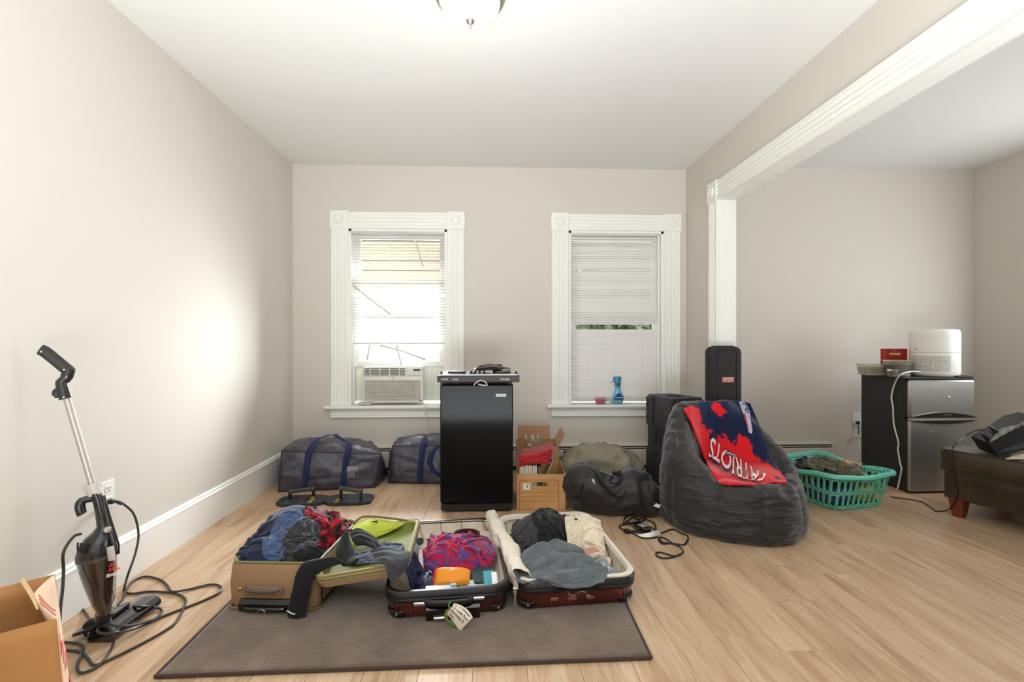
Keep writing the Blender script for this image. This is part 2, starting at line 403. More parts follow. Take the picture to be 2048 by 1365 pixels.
# neighbouring buildings outside, and an added backdrop
nb = thing('house', 'pale neighbouring house with beige band seen through the left window', 'building', (-2.6, 8.4, -3))
obj('wall', MB().box((-2.6, 8.6, 0.2), (4.6, 0.3, 6.6)), mat('neighbour_white', (150,148,144), .8), nb, world=True, smooth=False)
mb = MB()
for k in range(7): mb.box((-2.6, 8.42, 2.05+k*0.17), (4.4, 0.05, 0.155), bev=.01)
obj('siding', mb, mat('neighbour_beige', (92,78,56), .7), nb, world=True, smooth=False)
bk = thing('brick_house', 'red brick house seen under the left blind', 'building', (-1.2, 10.5, -3))
g = G('brick_wall', .8); tc = g.n('TexCoord'); br = g.n('TexBrick', {'Vector': g.n('Mapping', {'Vector': tc.outputs['Object'], 'Rotation': (PI/2,0,0)}).outputs[0], 'Scale': 4.0, 'Color1': lin((100,68,60))+(1,), 'Color2': lin((92,58,50))+(1,), 'Mortar': lin((120,112,108))+(1,)}); g.col(br.outputs[0])
obj('wall', MB().box((-0.3, 10.7, -1.5), (1.6, 0.3, 3.4)), g.m, bk, world=True, smooth=False)

gh = thing('sky_backdrop', 'added grey boarded backdrop closing sky gaps behind the right window tree', 'building', (2.4, 10.2, -3))  # added to block bright sky sparkling through the foliage
obj('wall', MB().box((2.4, 10.4, 0.4), (5.0, 0.3, 6.8)), mat('backdrop_grey', (120,120,122), .8), gh, world=True, smooth=False)
for k in range(26): obj('board', MB().box((2.4, 10.23, -2.8+k*0.26), (4.9, 0.04, 0.24), bev=.008), mat('backdrop_board', (126,126,128), .8), gh, world=True, smooth=False)
# ------------------------------------------------------------------ soft goods: folds found by relaxing each cloth over what lies under it
HX0, HY0, HR = -1.4, 1.6, 0.01
heap = np.zeros((230, 130))     # height field [ix, iy] over the floor around the open suitcases
def hblur(a, n=1):
    for _ in range(n):
        p = np.pad(a, 1, mode='edge'); a = (p[:-2,1:-1]+p[2:,1:-1]+p[1:-1,:-2]+p[1:-1,2:]+2*a)/6
    return a
def hsamp(H, x, y):
    fx = np.clip((x-HX0)/HR, 0, H.shape[0]-1.001); fy = np.clip((y-HY0)/HR, 0, H.shape[1]-1.001)
    i = fx.astype(int); j = fy.astype(int); a = fx-i; b = fy-j
    return H[i,j]*(1-a)*(1-b)+H[i+1,j]*a*(1-b)+H[i,j+1]*(1-a)*b+H[i+1,j+1]*a*b
def hset(x0, x1, y0, y1, z, mode='max', r=0):
    i0, i1 = int(round((x0-HX0)/HR)), int(round((x1-HX0)/HR)); j0, j1 = int(round((y0-HY0)/HR)), int(round((y1-HY0)/HR))
    s = heap[i0:i1, j0:j1]
    heap[i0:i1, j0:j1] = np.maximum(s, z) if mode == 'max' else z
def hmound(cx, cy, rx, ry, z, base=0.0):
    X = HX0+HR*np.arange(heap.shape[0])[:,None]; Y = HY0+HR*np.arange(heap.shape[1])[None,:]
    q = 1-((X-cx)/rx)**2-((Y-cy)/ry)**2
    m = q > 0
    heap[m] = np.maximum(heap[m], base+(z-base)*np.sqrt(q[m]))
def shape_tee(u, v): return (v < .72) & (np.abs(u-.5) < .30) | ((v > .70) & (v < .97)) 
def shape_pants(u, v): return (v > .66) | (np.abs(u-.5) > .07+.10*(1-v))
def shape_sleeve(u, v): return (np.abs(u-.5) < .5)
def cloth(n, size, c, rot, squeeze=(.6,.6), region=None, amp=0.05, steps=70, mask=None, seed=1, drop=0.02, thick=0.005, bend=0.35, iters=7, fric=.75, foldf=3.0, tilt=(0,0), settle_heap=True, bound=None):
    """returns (P, faces, uv) of a relaxed garment; region=(cx,cy,rx,ry) keeps it gathered"""
    nx, ny = n; w, h = size; rs = np.random.RandomState(seed)
    U, V = np.meshgrid(np.linspace(0,1,nx), np.linspace(0,1,ny), indexing='ij')
    x = (U-.5)*w*squeeze[0]; y = (V-.5)*h*squeeze[1]
    ph = rs.rand(8)*6.28
    z = amp*(np.sin(U*foldf*6.28+ph[0]+1.5*np.sin(V*4+ph[1]))*.5+np.sin(V*foldf*6.28*.8+ph[2]+1.5*np.sin(U*5+ph[3]))*.5+.4*np.sin((U+V)*foldf*9+ph[4]))
    x = x+.02*np.sin(V*9+ph[5]); y = y+.02*np.sin(U*8+ph[6])
    ca, sa = math.cos(rot), math.sin(rot)
    X = c[0]+x*ca-y*sa; Y = c[1]+x*sa+y*ca
    Pn = np.stack([X, Y, np.zeros_like(X)], -1).reshape(-1,3)
    Pn[:,2] = hsamp(heap, Pn[:,0], Pn[:,1])+amp+drop+z.reshape(-1)+tilt[0]*(Pn[:,0]-c[0])+tilt[1]*(Pn[:,1]-c[1])
    Pn += rs.randn(*Pn.shape)*.002
    prev = Pn.copy(); hb = hblur(heap, 2)
    ids = np.arange(nx*ny).reshape(nx,ny); dx, dy = w/(nx-1), h/(ny-1)
    B = []
    def addc(a, b, L, k):
        B.append((a.reshape(-1), b.reshape(-1), L, k))
    for par in (0,1):
        addc(ids[par:-1:2,:], ids[par+1::2,:], dx, 1.0); addc(ids[:,par:-1:2], ids[:,par+1::2], dy, 1.0)
        D = math.hypot(dx,dy)
        addc(ids[par:-1:2,:-1], ids[par+1::2,1:], D, .5); addc(ids[par:-1:2,1:], ids[par+1::2,:-1], D, .5)
    for par in (0,1,2,3):
        a = ids[:-2,:][par::4]; addc(a, ids[2:,:][par::4], 2*dx, bend); a = ids[:,:-2][:,par::4]; addc(a, ids[:,2:][:,par::4], 2*dy, bend)
    for st in range(steps):
        vel = (Pn-prev)*.90; vel = np.clip(vel, -.02, .02); prev = Pn.copy(); Pn = Pn+vel; Pn[:,2] -= .0022
        for it in range(iters):
            for a, b, L, k in B:
                d = Pn[b]-Pn[a]; l = np.sqrt((d*d).sum(1))+1e-9
                q = (l-L)/l*.5*k
                if L > 1.6*max(dx,dy) and k == bend: q = np.where(l < L, q, 0)
                q = d*q[:,None]
                Pn[a] += q; Pn[b] -= q
        if region is not None:
            ex = (Pn[:,0]-region[0])/region[2]; ey = (Pn[:,1]-region[1])/region[3]; r = np.sqrt(ex*ex+ey*ey); m = r > 1
            k = 1+(1/np.maximum(r,1)-1)*.35
            Pn[m,0] = region[0]+ex[m]*region[2]*k[m]; Pn[m,1] = region[1]+ey[m]*region[3]*k[m]
        if bound is not None:
            Mb_, bx0, bx1, by0, by1 = bound; mi = np.array(Mb_.inverted()); mf = np.array(Mb_)
            lx = mi[0,0]*Pn[:,0]+mi[0,1]*Pn[:,1]+mi[0,3]; ly = mi[1,0]*Pn[:,0]+mi[1,1]*Pn[:,1]+mi[1,3]
            lx = np.clip(lx, bx0, bx1); ly = np.clip(ly, by0, by1)
            Pn[:,0] = mf[0,0]*lx+mf[0,1]*ly+mf[0,3]; Pn[:,1] = mf[1,0]*lx+mf[1,1]*ly+mf[1,3]
        hz = hsamp(hb, Pn[:,0], Pn[:,1])+thick; m = Pn[:,2] < hz
        Pn[m,2] = hz[m]; Pn[m,:2] = prev[m,:2]+(Pn[m,:2]-prev[m,:2])*(1-fric)
    if mask is not None:
        uc = (U[:-1,:-1]+U[1:,1:])/2; vc = (V[:-1,:-1]+V[1:,1:])/2; keep = mask(uc, vc)
    else: keep = np.ones((nx-1,ny-1), bool)
    a = ids[:-1,:-1][keep]; b = ids[1:,:-1][keep]; c_ = ids[1:,1:][keep]; d = ids[:-1,1:][keep]
    faces = np.stack([a,b,c_,d], 1)
    if settle_heap:
        us = np.unique(faces)
        i = ((Pn[us,0]-HX0)/HR).round().astype(int); j = ((Pn[us,1]-HY0)/HR).round().astype(int)
        for di in (-1,0,1):
            for dj in (-1,0,1):
                ii = np.clip(i+di,0,heap.shape[0]-1); jj = np.clip(j+dj,0,heap.shape[1]-1)
                np.maximum.at(heap, (ii,jj), Pn[us,2]-.012)
    return Pn, faces, np.stack([U.reshape(-1)*w, V.reshape(-1)*h], 1)
def cloth_obj(name, data, m, label=None, cat='clothing', group=None, thick=0.004, parent=None, sub=1):
    Pn, F_, uv = data
    us = np.unique(F_); rem = -np.ones(len(Pn), int); rem[us] = np.arange(len(us)); Pv = Pn[us]; F2 = rem[F_]; uv2 = uv[us]
    org = Vector((float(Pv[:,0].mean()), float(Pv[:,1].mean()), float(Pv[:,2].min())))
    me = bpy.data.meshes.new(name); me.from_pydata([(float(p[0]-org.x), float(p[1]-org.y), float(p[2]-org.z)) for p in Pv], [], F2.tolist())
    ul = me.uv_layers.new(name='cloth'); li = np.zeros(len(me.loops), int); me.loops.foreach_get('vertex_index', li)
    ul.data.foreach_set('uv', uv2[li].astype(np.float32).reshape(-1))
    me.materials.append(m); me.polygons.foreach_set('use_smooth', [True]*len(me.polygons)); me.update()
    o = bpy.data.objects.new(name, me); C.objects.link(o); o.location = org
    if parent: o.parent = parent; o.location = wm(parent).inverted()@org
    sm = o.modifiers.new('thickness', 'SOLIDIFY'); sm.thickness = thick; sm.offset = 0
    if sub: s_ = o.modifiers.new('smooth', 'SUBSURF'); s_.levels = s_.render_levels = sub
    if label: tag(o, label, cat, group)
    return o
def fabric(name, rgb, rough=.85, vary=.12, weave=700.0, sheen=.25, bump=.15):
    g = G(name, rough, sheen=sheen, spec=.25)
    uv = g.n('TexCoord').outputs['UV']
    n = g.n('TexNoise', {'Vector': uv, 'Scale': 18.0, 'Detail': 6.0, 'Roughness': .65}).outputs[0]
    dk = tuple(c*(1-vary*1.3) for c in rgb); lt = tuple(min(255, c*(1+vary)) for c in rgb)
    g.col(g.ramp(n, [(0.3, dk), (0.7, lt)]))
    n2 = g.n('TexNoise', {'Vector': uv, 'Scale': weave, 'Detail': 2.0}).outputs[0]
    n3 = g.n('TexNoise', {'Vector': uv, 'Scale': 45.0, 'Detail': 4.0, 'Distortion': 1.2}).outputs[0]
    g.bump(g.math('ADD', g.math('MULTIPLY', n2, .25), n3), bump, .004)
    return g.m
def plaid(name, c0, c1, c2, per=.045, rough=.85, ramp=None):
    g = G(name, rough, sheen=.2, spec=.2)
    uv = g.n('TexCoord').outputs['UV']; sx = g.n('SeparateXYZ', {0: uv})
    w = []
    for o in (0, 1):
        f = g.math('FRACT', g.math('DIVIDE', sx.outputs[o], per)); s = g.math('SMOOTH_MIN', g.math('MULTIPLY', g.math('ABSOLUTE', g.math('SUBTRACT', f, .5)), 4.0), 1.0, .2)
        w.append(g.math('MULTIPLY', g.math('SUBTRACT', s, .5, ), 1.0) if 0 else g.n('MapRange', {0: g.math('ABSOLUTE', g.math('SUBTRACT', f, .5)), 1: .2, 2: .3}).outputs[0])
    a = g.mix(w[0], c0, c1); b = g.mix(w[0], c1, c2)
    x = g.n('MixRGB', {0: w[1], 1: a, 2: b}).outputs[0]
    n2 = g.n('TexNoise', {'Vector': uv, 'Scale': 500.0}).outputs[0]
    g.col(x); g.bump(n2, .2, .002); return g.m
# ------------------------------------------------------------------ patches set out from control points (columns of (px, py, Y))
def cr(p, t):
    n = len(p); f = t*(n-1); i = min(int(f), n-2); f -= i
    g = lambda k: p[max(0, min(n-1, k))]
    p0, p1, p2, p3 = g(i-1), g(i), g(i+1), g(i+2)
    return 0.5*((2*p1)+(p2-p0)*f+(2*p0-5*p1+4*p2-p3)*f*f+(3*p1-p0-3*p2+p3)*f**3)
def surf(ctrl):
    R = [[Vector(p) for p in row] for row in ctrl]
    return lambda u, v: cr([cr(row, u) for row in R], v)
def pctrl(rows): return [[PY(*p) for p in row] for row in rows]
def patch(name, ctrl, m, n=(24,24), size=(.3,.3), noise_a=0.0, noise_s=12.0, label=None, cat='clothing', thick=.004, parent=None, group=None, seed=0, mask=None, aniso=None):
    S = surf(ctrl); nu, nv = n; P3 = []; UV = []
    for i in range(nu):
        for j in range(nv):
            u, v = i/(nu-1), j/(nv-1); p = S(u, v)
            if noise_a:
                e = .01; a = S(min(1,u+e), v)-S(max(0,u-e), v); b = S(u, min(1,v+e))-S(u, max(0,v-e)); nn = a.cross(b)
                if nn.length > 0: nn.normalize()
                q = Vector((u*size[0]*noise_s, v*size[1]*noise_s, seed*3.1))
                if aniso: q = Vector((q.x*aniso[0], q.y*aniso[1], q.z))
                p = p+nn*noise_a*(1-2*abs(noise.noise(q))+.5*noise.noise(q*2.3))
            P3.append(tuple(p)); UV.append((u*size[0], v*size[1]))
    ids = np.arange(nu*nv).reshape(nu,nv); f = np.stack([ids[:-1,:-1], ids[1:,:-1], ids[1:,1:], ids[:-1,1:]], -1).reshape(-1,4)
    if mask is not None:
        f = np.array([q for q in f if mask(((q[0]//nv)+.5)/(nu-1), ((q[0] % nv)+.5)/(nv-1))])
    return cloth_obj(name, (np.array(P3), f, np.array(UV)), m, label, cat, group, thick, parent)

# ------------------------------------------------------------------ rug
rug = thing('rug', 'dark brown low-pile rectangular rug under the open suitcases', 'rug', (-.27, 2.18, 0))
def rugm():
    g = G('rug_pile', .95, sheen=.4, spec=.1); tc = g.n('TexCoord').outputs['Object']
    n = g.n('TexNoise', {'Vector': tc, 'Scale': 5.0, 'Detail': 8.0, 'Roughness': .7}).outputs[0]
    n2 = g.n('TexNoise', {'Vector': tc, 'Scale': 260.0, 'Detail': 2.0}).outputs[0]
    c = g.ramp(n, [(0.3, (88,72,60)), (0.5, (110,92,77)), (0.72, (130,112,96))])
    sp = g.n('TexVoronoi', {'Vector': tc, 'Scale': 9.0}).outputs['Distance']
    c2 = g.mix(g.math('LESS_THAN', sp, .012), (0,0,0), (215,205,190)); lint = g.n('MixRGB', {0: g.math('LESS_THAN', sp, .014), 1: c, 2: c2}).outputs[0]
    g.col(lint); g.bump(g.math('ADD', n2, g.math('MULTIPLY', n, .6)), .8, .006); return g.m
RC = [(-1.105,1.655), (.553,1.683), (.575,2.72), (-1.10,2.72)]
mb = MB(); N_ = 60; rows = []
for i in range(N_+1):
    u = i/N_; r = []
    for j in range(41):
        v = j/40; a = Vector(RC[0]).lerp(Vector(RC[1]), u); b = Vector(RC[3]).lerp(Vector(RC[2]), u); p = a.lerp(b, v)
        q = noise.noise(Vector((p.x*3, p.y*3, 0)))
        r.append((p.x, p.y+.004*noise.noise(Vector((p.x*4,0,2)))*(1-v), .011+.0025*q))
    rows.append(r)
mb.grid(rows)
o = obj('pile', mb, rugm(), rug, world=True); sd = o.modifiers.new('t', 'SOLIDIFY'); sd.thickness = .009; sd.offset = -1
edge = [Vector((*RC[i], .008)) for i in range(4)]
mb = MB()
for i in range(4):
    a, b = edge[i], edge[(i+1) % 4]; mb.tube([a+(b-a)*t/12 for t in range(13)], .0065, 8)
obj('binding', mb, fabric('rug_binding', (66,52,44), weave=300), rug, world=True)

# ------------------------------------------------------------------ suitcases
def rings_case(w, d, h, r, t=.012, z0=0.0, belly=.02, inner=True):
    n = 6; R = []
    def ring(ins, z, rr): return [(x, y, z) for x, y in rrect(w-2*ins, d-2*ins, max(rr, .01), n, (w/2, d/2))]
    R += [ring(belly+.03, z0, r-.02), ring(belly, z0+.006, r-.01), ring(belly*.35, z0+.028, r), ring(.004, z0+h*.5, r), ring(0, z0+h, r)]
    if inner: R += [ring(t, z0+h, r-t*.6), ring(t+.004, z0+h*.5, r-t), ring(t+.02, z0+.03, r-t), ring(t+.05, z0+.022, r-t)]
    return R
burg = G('burgundy_shell', .28, coat=.5); n_ = burg.n('TexNoise', {'Vector': burg.n('TexCoord').outputs['Object'], 'Scale': 7.0, 'Detail': 6.0}).outputs[0]
burg.col(burg.ramp(n_, [(0.35, (48,16,14)), (0.6, (82,32,26)), (0.8, (104,46,36))])); n2_ = burg.n('TexNoise', {'Vector': burg.n('TexCoord').outputs['Object'], 'Scale': 300.0}).outputs[0]; burg.bump(n2_, .15, .001)
burg = burg.m
blk = mat('black_plastic', (22,22,23), .42); blkg = mat('black_gloss', (12,12,13), .12, coat=.5); steel = mat('brushed_metal', (190,188,184), .3, 1.0)
def liningm():
    g = G('cream_lining', .8, spec=.2); tc = g.n('TexCoord').outputs['Object']; sx = g.n('SeparateXYZ', {0: tc})
    f = g.math('FRACT', g.math('MULTIPLY', g.math('ADD', sx.outputs[0], sx.outputs[1]), 9.0)); ln = g.math('LESS_THAN', f, .06)
    n = g.n('TexNoise', {'Vector': tc, 'Scale': 14.0, 'Detail': 4.0}).outputs[0]
    g.col(g.n('MixRGB', {0: ln, 1: g.ramp(n, [(.3, (198,186,168)), (.7, (222,212,196))]), 2: lin((160,138,118))+(1,)}).outputs[0]); g.bump(n, .5, .006); return g.m
lining = liningm(); creamz = mat('cream_zip_band', (220,210,194), .75, bump=.4, bscale=260)
CR = math.radians(5.0)
hs = thing('hard_suitcase', 'burgundy hard-shell suitcase lying open on the rug, both halves full of clothes', 'suitcase', (.085, 1.972, .012), CR)
def half(x0, w, d, h, nm, wheels):
    mb = MB(); R = rings_case(w, d, h-.03, .075); mb.loft([[ (x+x0, y, z) for x, y, z in q] for q in R[:5]], True, False)
    # pressed arches on the front and side walls
    for k in range(5 if nm == 'right' else 0):
        c = x0+w*(.17+.165*k); mb.tube(spline([(c-.028,.006,.035), (c-.028,.001,h*.50), (c-.018,.001,h*.56), (c+.018,.001,h*.56), (c+.028,.001,h*.50), (c+.028,.006,.035)], 3), .0035, 6)
    if nm == 'left':
        for c in (x0+.075, x0+w-.085): mb.tube(spline([(c-.028,.006,.035), (c-.028,.001,h*.50), (c-.018,.001,h*.56), (c+.018,.001,h*.56), (c+.028,.001,h*.50), (c+.028,.006,.035)], 3), .0035, 6)
    for k in range(4):
        for xx in ((x0+.001, -1), (x0+w-.001, 1)):
            c = .15+k*.15; mb.tube(spline([(xx[0]-xx[1]*.005, c-.03, .035), (xx[0], c-.03, h*.5), (xx[0], c-.02, h*.56), (xx[0], c+.02, h*.56), (xx[0], c+.03, h*.5), (xx[0]-xx[1]*.005, c+.03, .035)], 3), .0035, 6)
    sh = obj('shell', mb, burg, hs)
    mb = MB(); o_ = lambda ins, z: [(x+x0, y, z) for x, y in rrect(w-2*ins, d-2*ins, .075, 6, (w/2, d/2))]
    mb.loft([o_(.004, h-.048), o_(-.004, h-.044), o_(-.005, h-.034), o_(-.001, h-.030), o_(-.001, h-.027), o_(-.006, h-.024), o_(-.006, h-.006), o_(-.002, h), o_(.010, h), o_(.012, h-.012), o_(.012, h-.045)], False, False)
    obj('rim', mb, blk, hs)
    if nm == 'right':
        mb = MB(); mb.loft([o_(-.001, h-.002), o_(-.003, h+.007), o_(.004, h+.011), o_(.014, h+.009), o_(.018, h), o_(.02, h-.012)], False, False); obj('zip_band', mb, creamz, hs)
    mb = MB(); mb.loft([o_(.011, h-.004), o_(.016, h*.5), o_(.028, .035), o_(.06, .022)], False, True); obj('lining', mb, lining, hs)
    mb = MB()
    for cx_, cy_ in ((x0+.060, .060), (x0+w-.060, .060), (x0+.060, d-.060), (x0+w-.060, d-.060)): obj('corner_guard', MB().lathe([(0,0), (.032,0), (.046,.008), (.053,.020), (.056,.032), (.054,.036), (0,.036)], (cx_, cy_, -.001), 20), blk, hs)
    for cx_ in (x0+.045, x0+w-.045): obj('rivet', MB().lathe([(0,-.002), (.004,-.002), (.005,.002), (0,.003)], (cx_, -.003, .03), 12, Matrix.Rotation(PI/2, 3, 'X')), steel, hs)
HL, HRr = .116, .119
half(-.505, .49, .76, HL, 'left', 0); half(.015, .51, .76, HRr, 'right', 1)
# carry handle on the front of the left half
c = -.255
mb = MB().tube(spline([(c-.10,-.006,.072), (c-.07,-.022,.074), (c,-.030,.075), (c+.07,-.022,.074), (c+.10,-.006,.072)], 6), .011, 10, flat=(.55,1.1)); obj('handle', mb, blk, hs)
obj('handle_mount', MB().box((c-.115,-.010,.068), (.05,.012,.016), bev=.004), steel, hs); obj('handle_mount', MB().box((c+.115,-.010,.076), (.05,.012,.014), bev=.004), steel, hs)
mb = MB().strip([(0,0), (.0,.012), (.02,.02), (.045,.02), (.055,.01), (.055,0)], (c-.09,-.0,.0), (c+.12,-.0,.0), (0,0,1), (0,-1,0)); obj('trolley_well', mb, blkg, hs)
obj('latch', MB().box((c-.035,-.024,.014), (.055,.01,.014), bev=.004), steel, hs); obj('latch', MB().box((c+.045,-.024,.022), (.035,.01,.014), bev=.004), steel, hs)
mb = MB()  # scuffed crest on the right half
rs = random.Random(5)
for k in range(16):
    a = rs.uniform(0, 6.28); x = .27-.045+k*.0062; z = .072-.016*math.sin(k*.5)*.6-.001*k+rs.uniform(-.004,.004)
    mb.box((x, -.0012, z), (rs.uniform(.004,.011), .0015, rs.uniform(.0015,.004)), R=Matrix.Rotation(rs.uniform(-.8,.8), 3, 'Y'))
obj('crest', mb, mat('worn_silver', (190,184,176), .5, .3), hs, smooth=False)
for k in range(3): obj('foot_stud', MB().box((.27-.10+k*.075, .0005, .045-.001*k), (.035,.006,.014), bev=.003), mat('burgundy_light', (128,70,62), .35), hs)
# zip pull hanging between the halves
mb = MB().box((.006,-.012,.100), (.018,.012,.022), bev=.003).box((.006,-.016,.065), (.010,.004,.055), bev=.0015); obj('zip_pull', mb, steel, hs)
# divider panel folded up between the halves
S = [[Vector((x+.006*math.sin(y*40+k), y, z)) for y in [0.02+.72*i/7 for i in range(8)]] for k, (x, z) in enumerate(((-.022,.08), (-.030,.115), (-.034,.150), (-.016,.172), (.018,.176), (.042,.160), (.050,.136)))]
S = [[p+Vector((.004*math.sin(p.y*60+i), 0, (.012 if .2 < p.y < .9 else -.01)*math.sin(p.y*8))) for p in r] for i, r in enumerate(S)]
S_ = surf(S); M5 = wm(hs)
div = patch('divider_panel', [[M5@p for p in r] for r in S], creamz, (44,18), (.66,.2), .011, 16, parent=hs, label=None)

tan = fabric('tan_ballistic', (146,116,86), .7, .06, 900, .1, .2); olive = mat('olive_lining', (120,128,58), .75, bump=.3, bscale=30); lime = fabric('lime_mesh', (176,186,60), .7, .08, 500, .2, .5)
olivet = mat('olive_trim', (112,108,62), .6, bump=.3, bscale=200); khz = mat('zip_tape', (158,140,98), .7, bump=.4, bscale=400); brn = mat('brown_rubber', (70,58,50), .5)
TR = math.radians(-4.5)
ts = thing('soft_suitcase', 'tan fabric suitcase with olive lining lying open at the rug\'s left side', 'suitcase', (-1.082, 2.052, .012), TR)
w_, d_, h_ = .375, .50, .185
def rr2(ins, z, x0=0, w=w_, d=d_, r=.04): return [(x+x0, y, z) for x, y in rrect(w-2*ins, d-2*ins, r, 6, (w/2, d/2))]
mb = MB().loft([rr2(.03,0), rr2(.006,.004), rr2(0,.02), rr2(-.004,.10), rr2(.002,h_-.01), rr2(.008,h_)], True, False); obj('body', mb, tan, ts)
mb = MB().loft([rr2(.006,h_-.002), rr2(.005,h_+.006), rr2(.012,h_+.008), rr2(.018,h_), rr2(.02,h_-.03)], False, False)
mb.tube([Vector(p)+Vector((0,0,0)) for p in rr2(-.003,.006)[:]+rr2(-.003,.006)[:1]], .005, 6); obj('piping', mb, olivet, ts)
mb = MB().loft([rr2(.018,h_-.005), rr2(.024,h_*.5), rr2(.035,.03), rr2(.06,.025)], False, True); obj('lining', mb, olive, ts)
mb = MB().box((.155,-.012,.085), (.165,.016,.034), bev=.006); obj('handle_base', mb, fabric('tan_dark', (128,102,78), .7, .06, 900), ts)
mb = MB().tube(spline([(.082,-.014,.094), (.10,-.026,.092), (.155,-.030,.090), (.21,-.026,.092), (.228,-.014,.094)], 5), .010, 10, flat=(.6,1.0)); obj('handle', mb, mat('grey_brown_rubber', (92,80,72), .5), ts)
mb = MB().strip([(0,0), (0,.012), (.006,.022), (.034,.024), (.048,.012), (.048,0)], (.06,.0,.0), (.275,.0,.0), (0,0,1), (0,-1,0)); obj('trolley_well', mb, blk, ts)
mb = MB().tube(spline([(.09,-.022,.020), (.10,-.032,.020), (.17,-.034,.020), (.24,-.032,.020), (.25,-.022,.020)], 5), .009, 10); obj('trolley_grip', mb, blkg, ts)
mb = MB().tube([(.165+.018*math.cos(a*PI/10), -.044, .008+.016*math.sin(a*PI/10)) for a in range(11)], .0018, 6); obj('ring', mb, steel, ts)
mb = MB().lathe([(0,0), (.006,0), (.0075,.003), (.005,.006), (0,.007)], (.055,-.004,.086), 16, Matrix.Rotation(PI/2,3,'X')); obj('rivet', mb, mat('brass', (190,150,90), .3, 1.0), ts)
mb = MB().tube(spline([(w_+.002,.03,.175), (w_+.005,.028,.10), (w_+.004,.035,.03), (w_+.003,.07,.012), (w_+.003,.2,.008)], 5), .0035, 6); obj('side_zip', mb, blk, ts)
obj('wheel', MB().lathe([(0,-.011), (.014,-.011), (.018,-.008), (.018,.008), (.014,.011), (0,.011)], (.012,.05,.018), 16, Matrix.Rotation(PI/2,3,'Y')), blk, ts)
mb = MB().box((w_+.006,.13,.07), (.008,.035,.045), bev=.004); obj('side_foot', mb, blk, ts)
# lid, folded to the right and resting on the rim of the hard suitcase
lidM = Matrix.Translation((.388,-.045,.105))@Matrix.Rotation(math.radians(7.0),4,'Z')@Matrix.Rotation(math.radians(-7.5),4,'Y')
lw, ld, lh = .365, .49, .052
def rl(ins, z, r=.05): return [lidM@Vector((x, y, z)) for x, y in rrect(lw-2*ins, ld-2*ins, r, 6, (lw/2, ld/2))]
mb = MB().loft([rl(.03,0), rl(.004,.004), rl(0,.02), rl(0,.03)], True, False); lid = obj('lid', mb, tan, ts)
mb = MB().loft([rl(-.001,.022), rl(-.004,.026), rl(-.004,.032), rl(-.001,.034), rl(-.001,.038), rl(-.005,.040), rl(-.005,.048), rl(0,.054), rl(.008,.055), rl(.014,.048)], False, False); obj('lid_zip', mb, khz, lid)
mb = MB()
for z in (.035,.052): mb.tube(rl(-.006,z)+rl(-.006,z)[:1], .0028, 6)
obj('lid_piping', mb, olivet, lid)
mb = MB().loft([rl(.012,.05), rl(.018,.02), rl(.05,.012)], False, True); obj('lid_lining', mb, olive, lid)
LM = wm(ts)@lidM
LP = lambda x, y, z: LM@Vector((x,y,z))
flap = [[LP(.0,.47,.045), LP(.09,.49,.095), LP(.20,.485,.075), LP(.30,.48,.05)],
        [LP(.0,.40,.050), LP(.09,.42,.085), LP(.20,.44,.06), LP(.28,.455,.045)],
        [LP(.0,.30,.045), LP(.07,.34,.060), LP(.14,.38,.045), LP(.22,.42,.03)],
        [LP(.0,.20,.03), LP(.04,.26,.030), LP(.08,.32,.025), LP(.15,.39,.02)]]
mp_ = patch('mesh_pocket', flap, lime, (20,16), (.3,.25), .006, 10, parent=None)
mp_.parent = lid; mp_.location = wm(lid).inverted()@mp_.location; mp_.rotation_euler = (0,0,-TR)
mb = MB().tube(spline([LP(-.002,.48,.05), LP(.05,.495,.085), LP(.10,.50,.102), LP(.20,.495,.082), LP(.31,.485,.052)], 6), .006, 8); obj('lid_rim', mb, olivet, lid, world=True)
mb = MB().box((0,0,0), (.055,.004,.018)); q = MB().add([LP(.14,.455,.080)+LM.to_3x3()@(p) for p in mb.v], mb.f); obj('pocket_label', q, mat('brown_label', (82,72,40), .7), lid, world=True)

# height field: walls and floors of the open cases
def hquad(M, x0, x1, y0, y1, z, mode):
    Mi = M.inverted()
    for i in range(heap.shape[0]):
        for j in range(heap.shape[1]):
            p = Mi@Vector((HX0+i*HR, HY0+j*HR, 0))
            if x0 <= p.x <= x1 and y0 <= p.y <= y1:
                heap[i,j] = z(p) if callable(z) else (max(heap[i,j], z) if mode == 'max' else z)
Mh, Mt = wm(hs), wm(ts)
hquad(Mt, .385, .76, -.04, .46, lambda p: .125+.12*(p.x-.385)+.03, 'set')
hquad(Mt, .40, .735, -.02, .44, lambda p: .125+.12*(p.x-.385)+.0, 'set')
hquad(Mh, -.515, -.01, -.01, .77, HL+.014, 'max'); hquad(Mh, -.49, -.03, .015, .745, .05, 'set')
hquad(Mt, .40, .75, -.03, .45, lambda p: .125+.14*(p.x-.385)+.01, 'set')
hquad(Mh, .01, .53, -.01, .77, HRr+.014, 'max'); hquad(Mh, .035, .505, .02, .745, .06, 'set')
hquad(Mt, -.005, .38, -.005, .505, h_+.02, 'max'); hquad(Mt, .02, .355, .02, .48, .14, 'set')
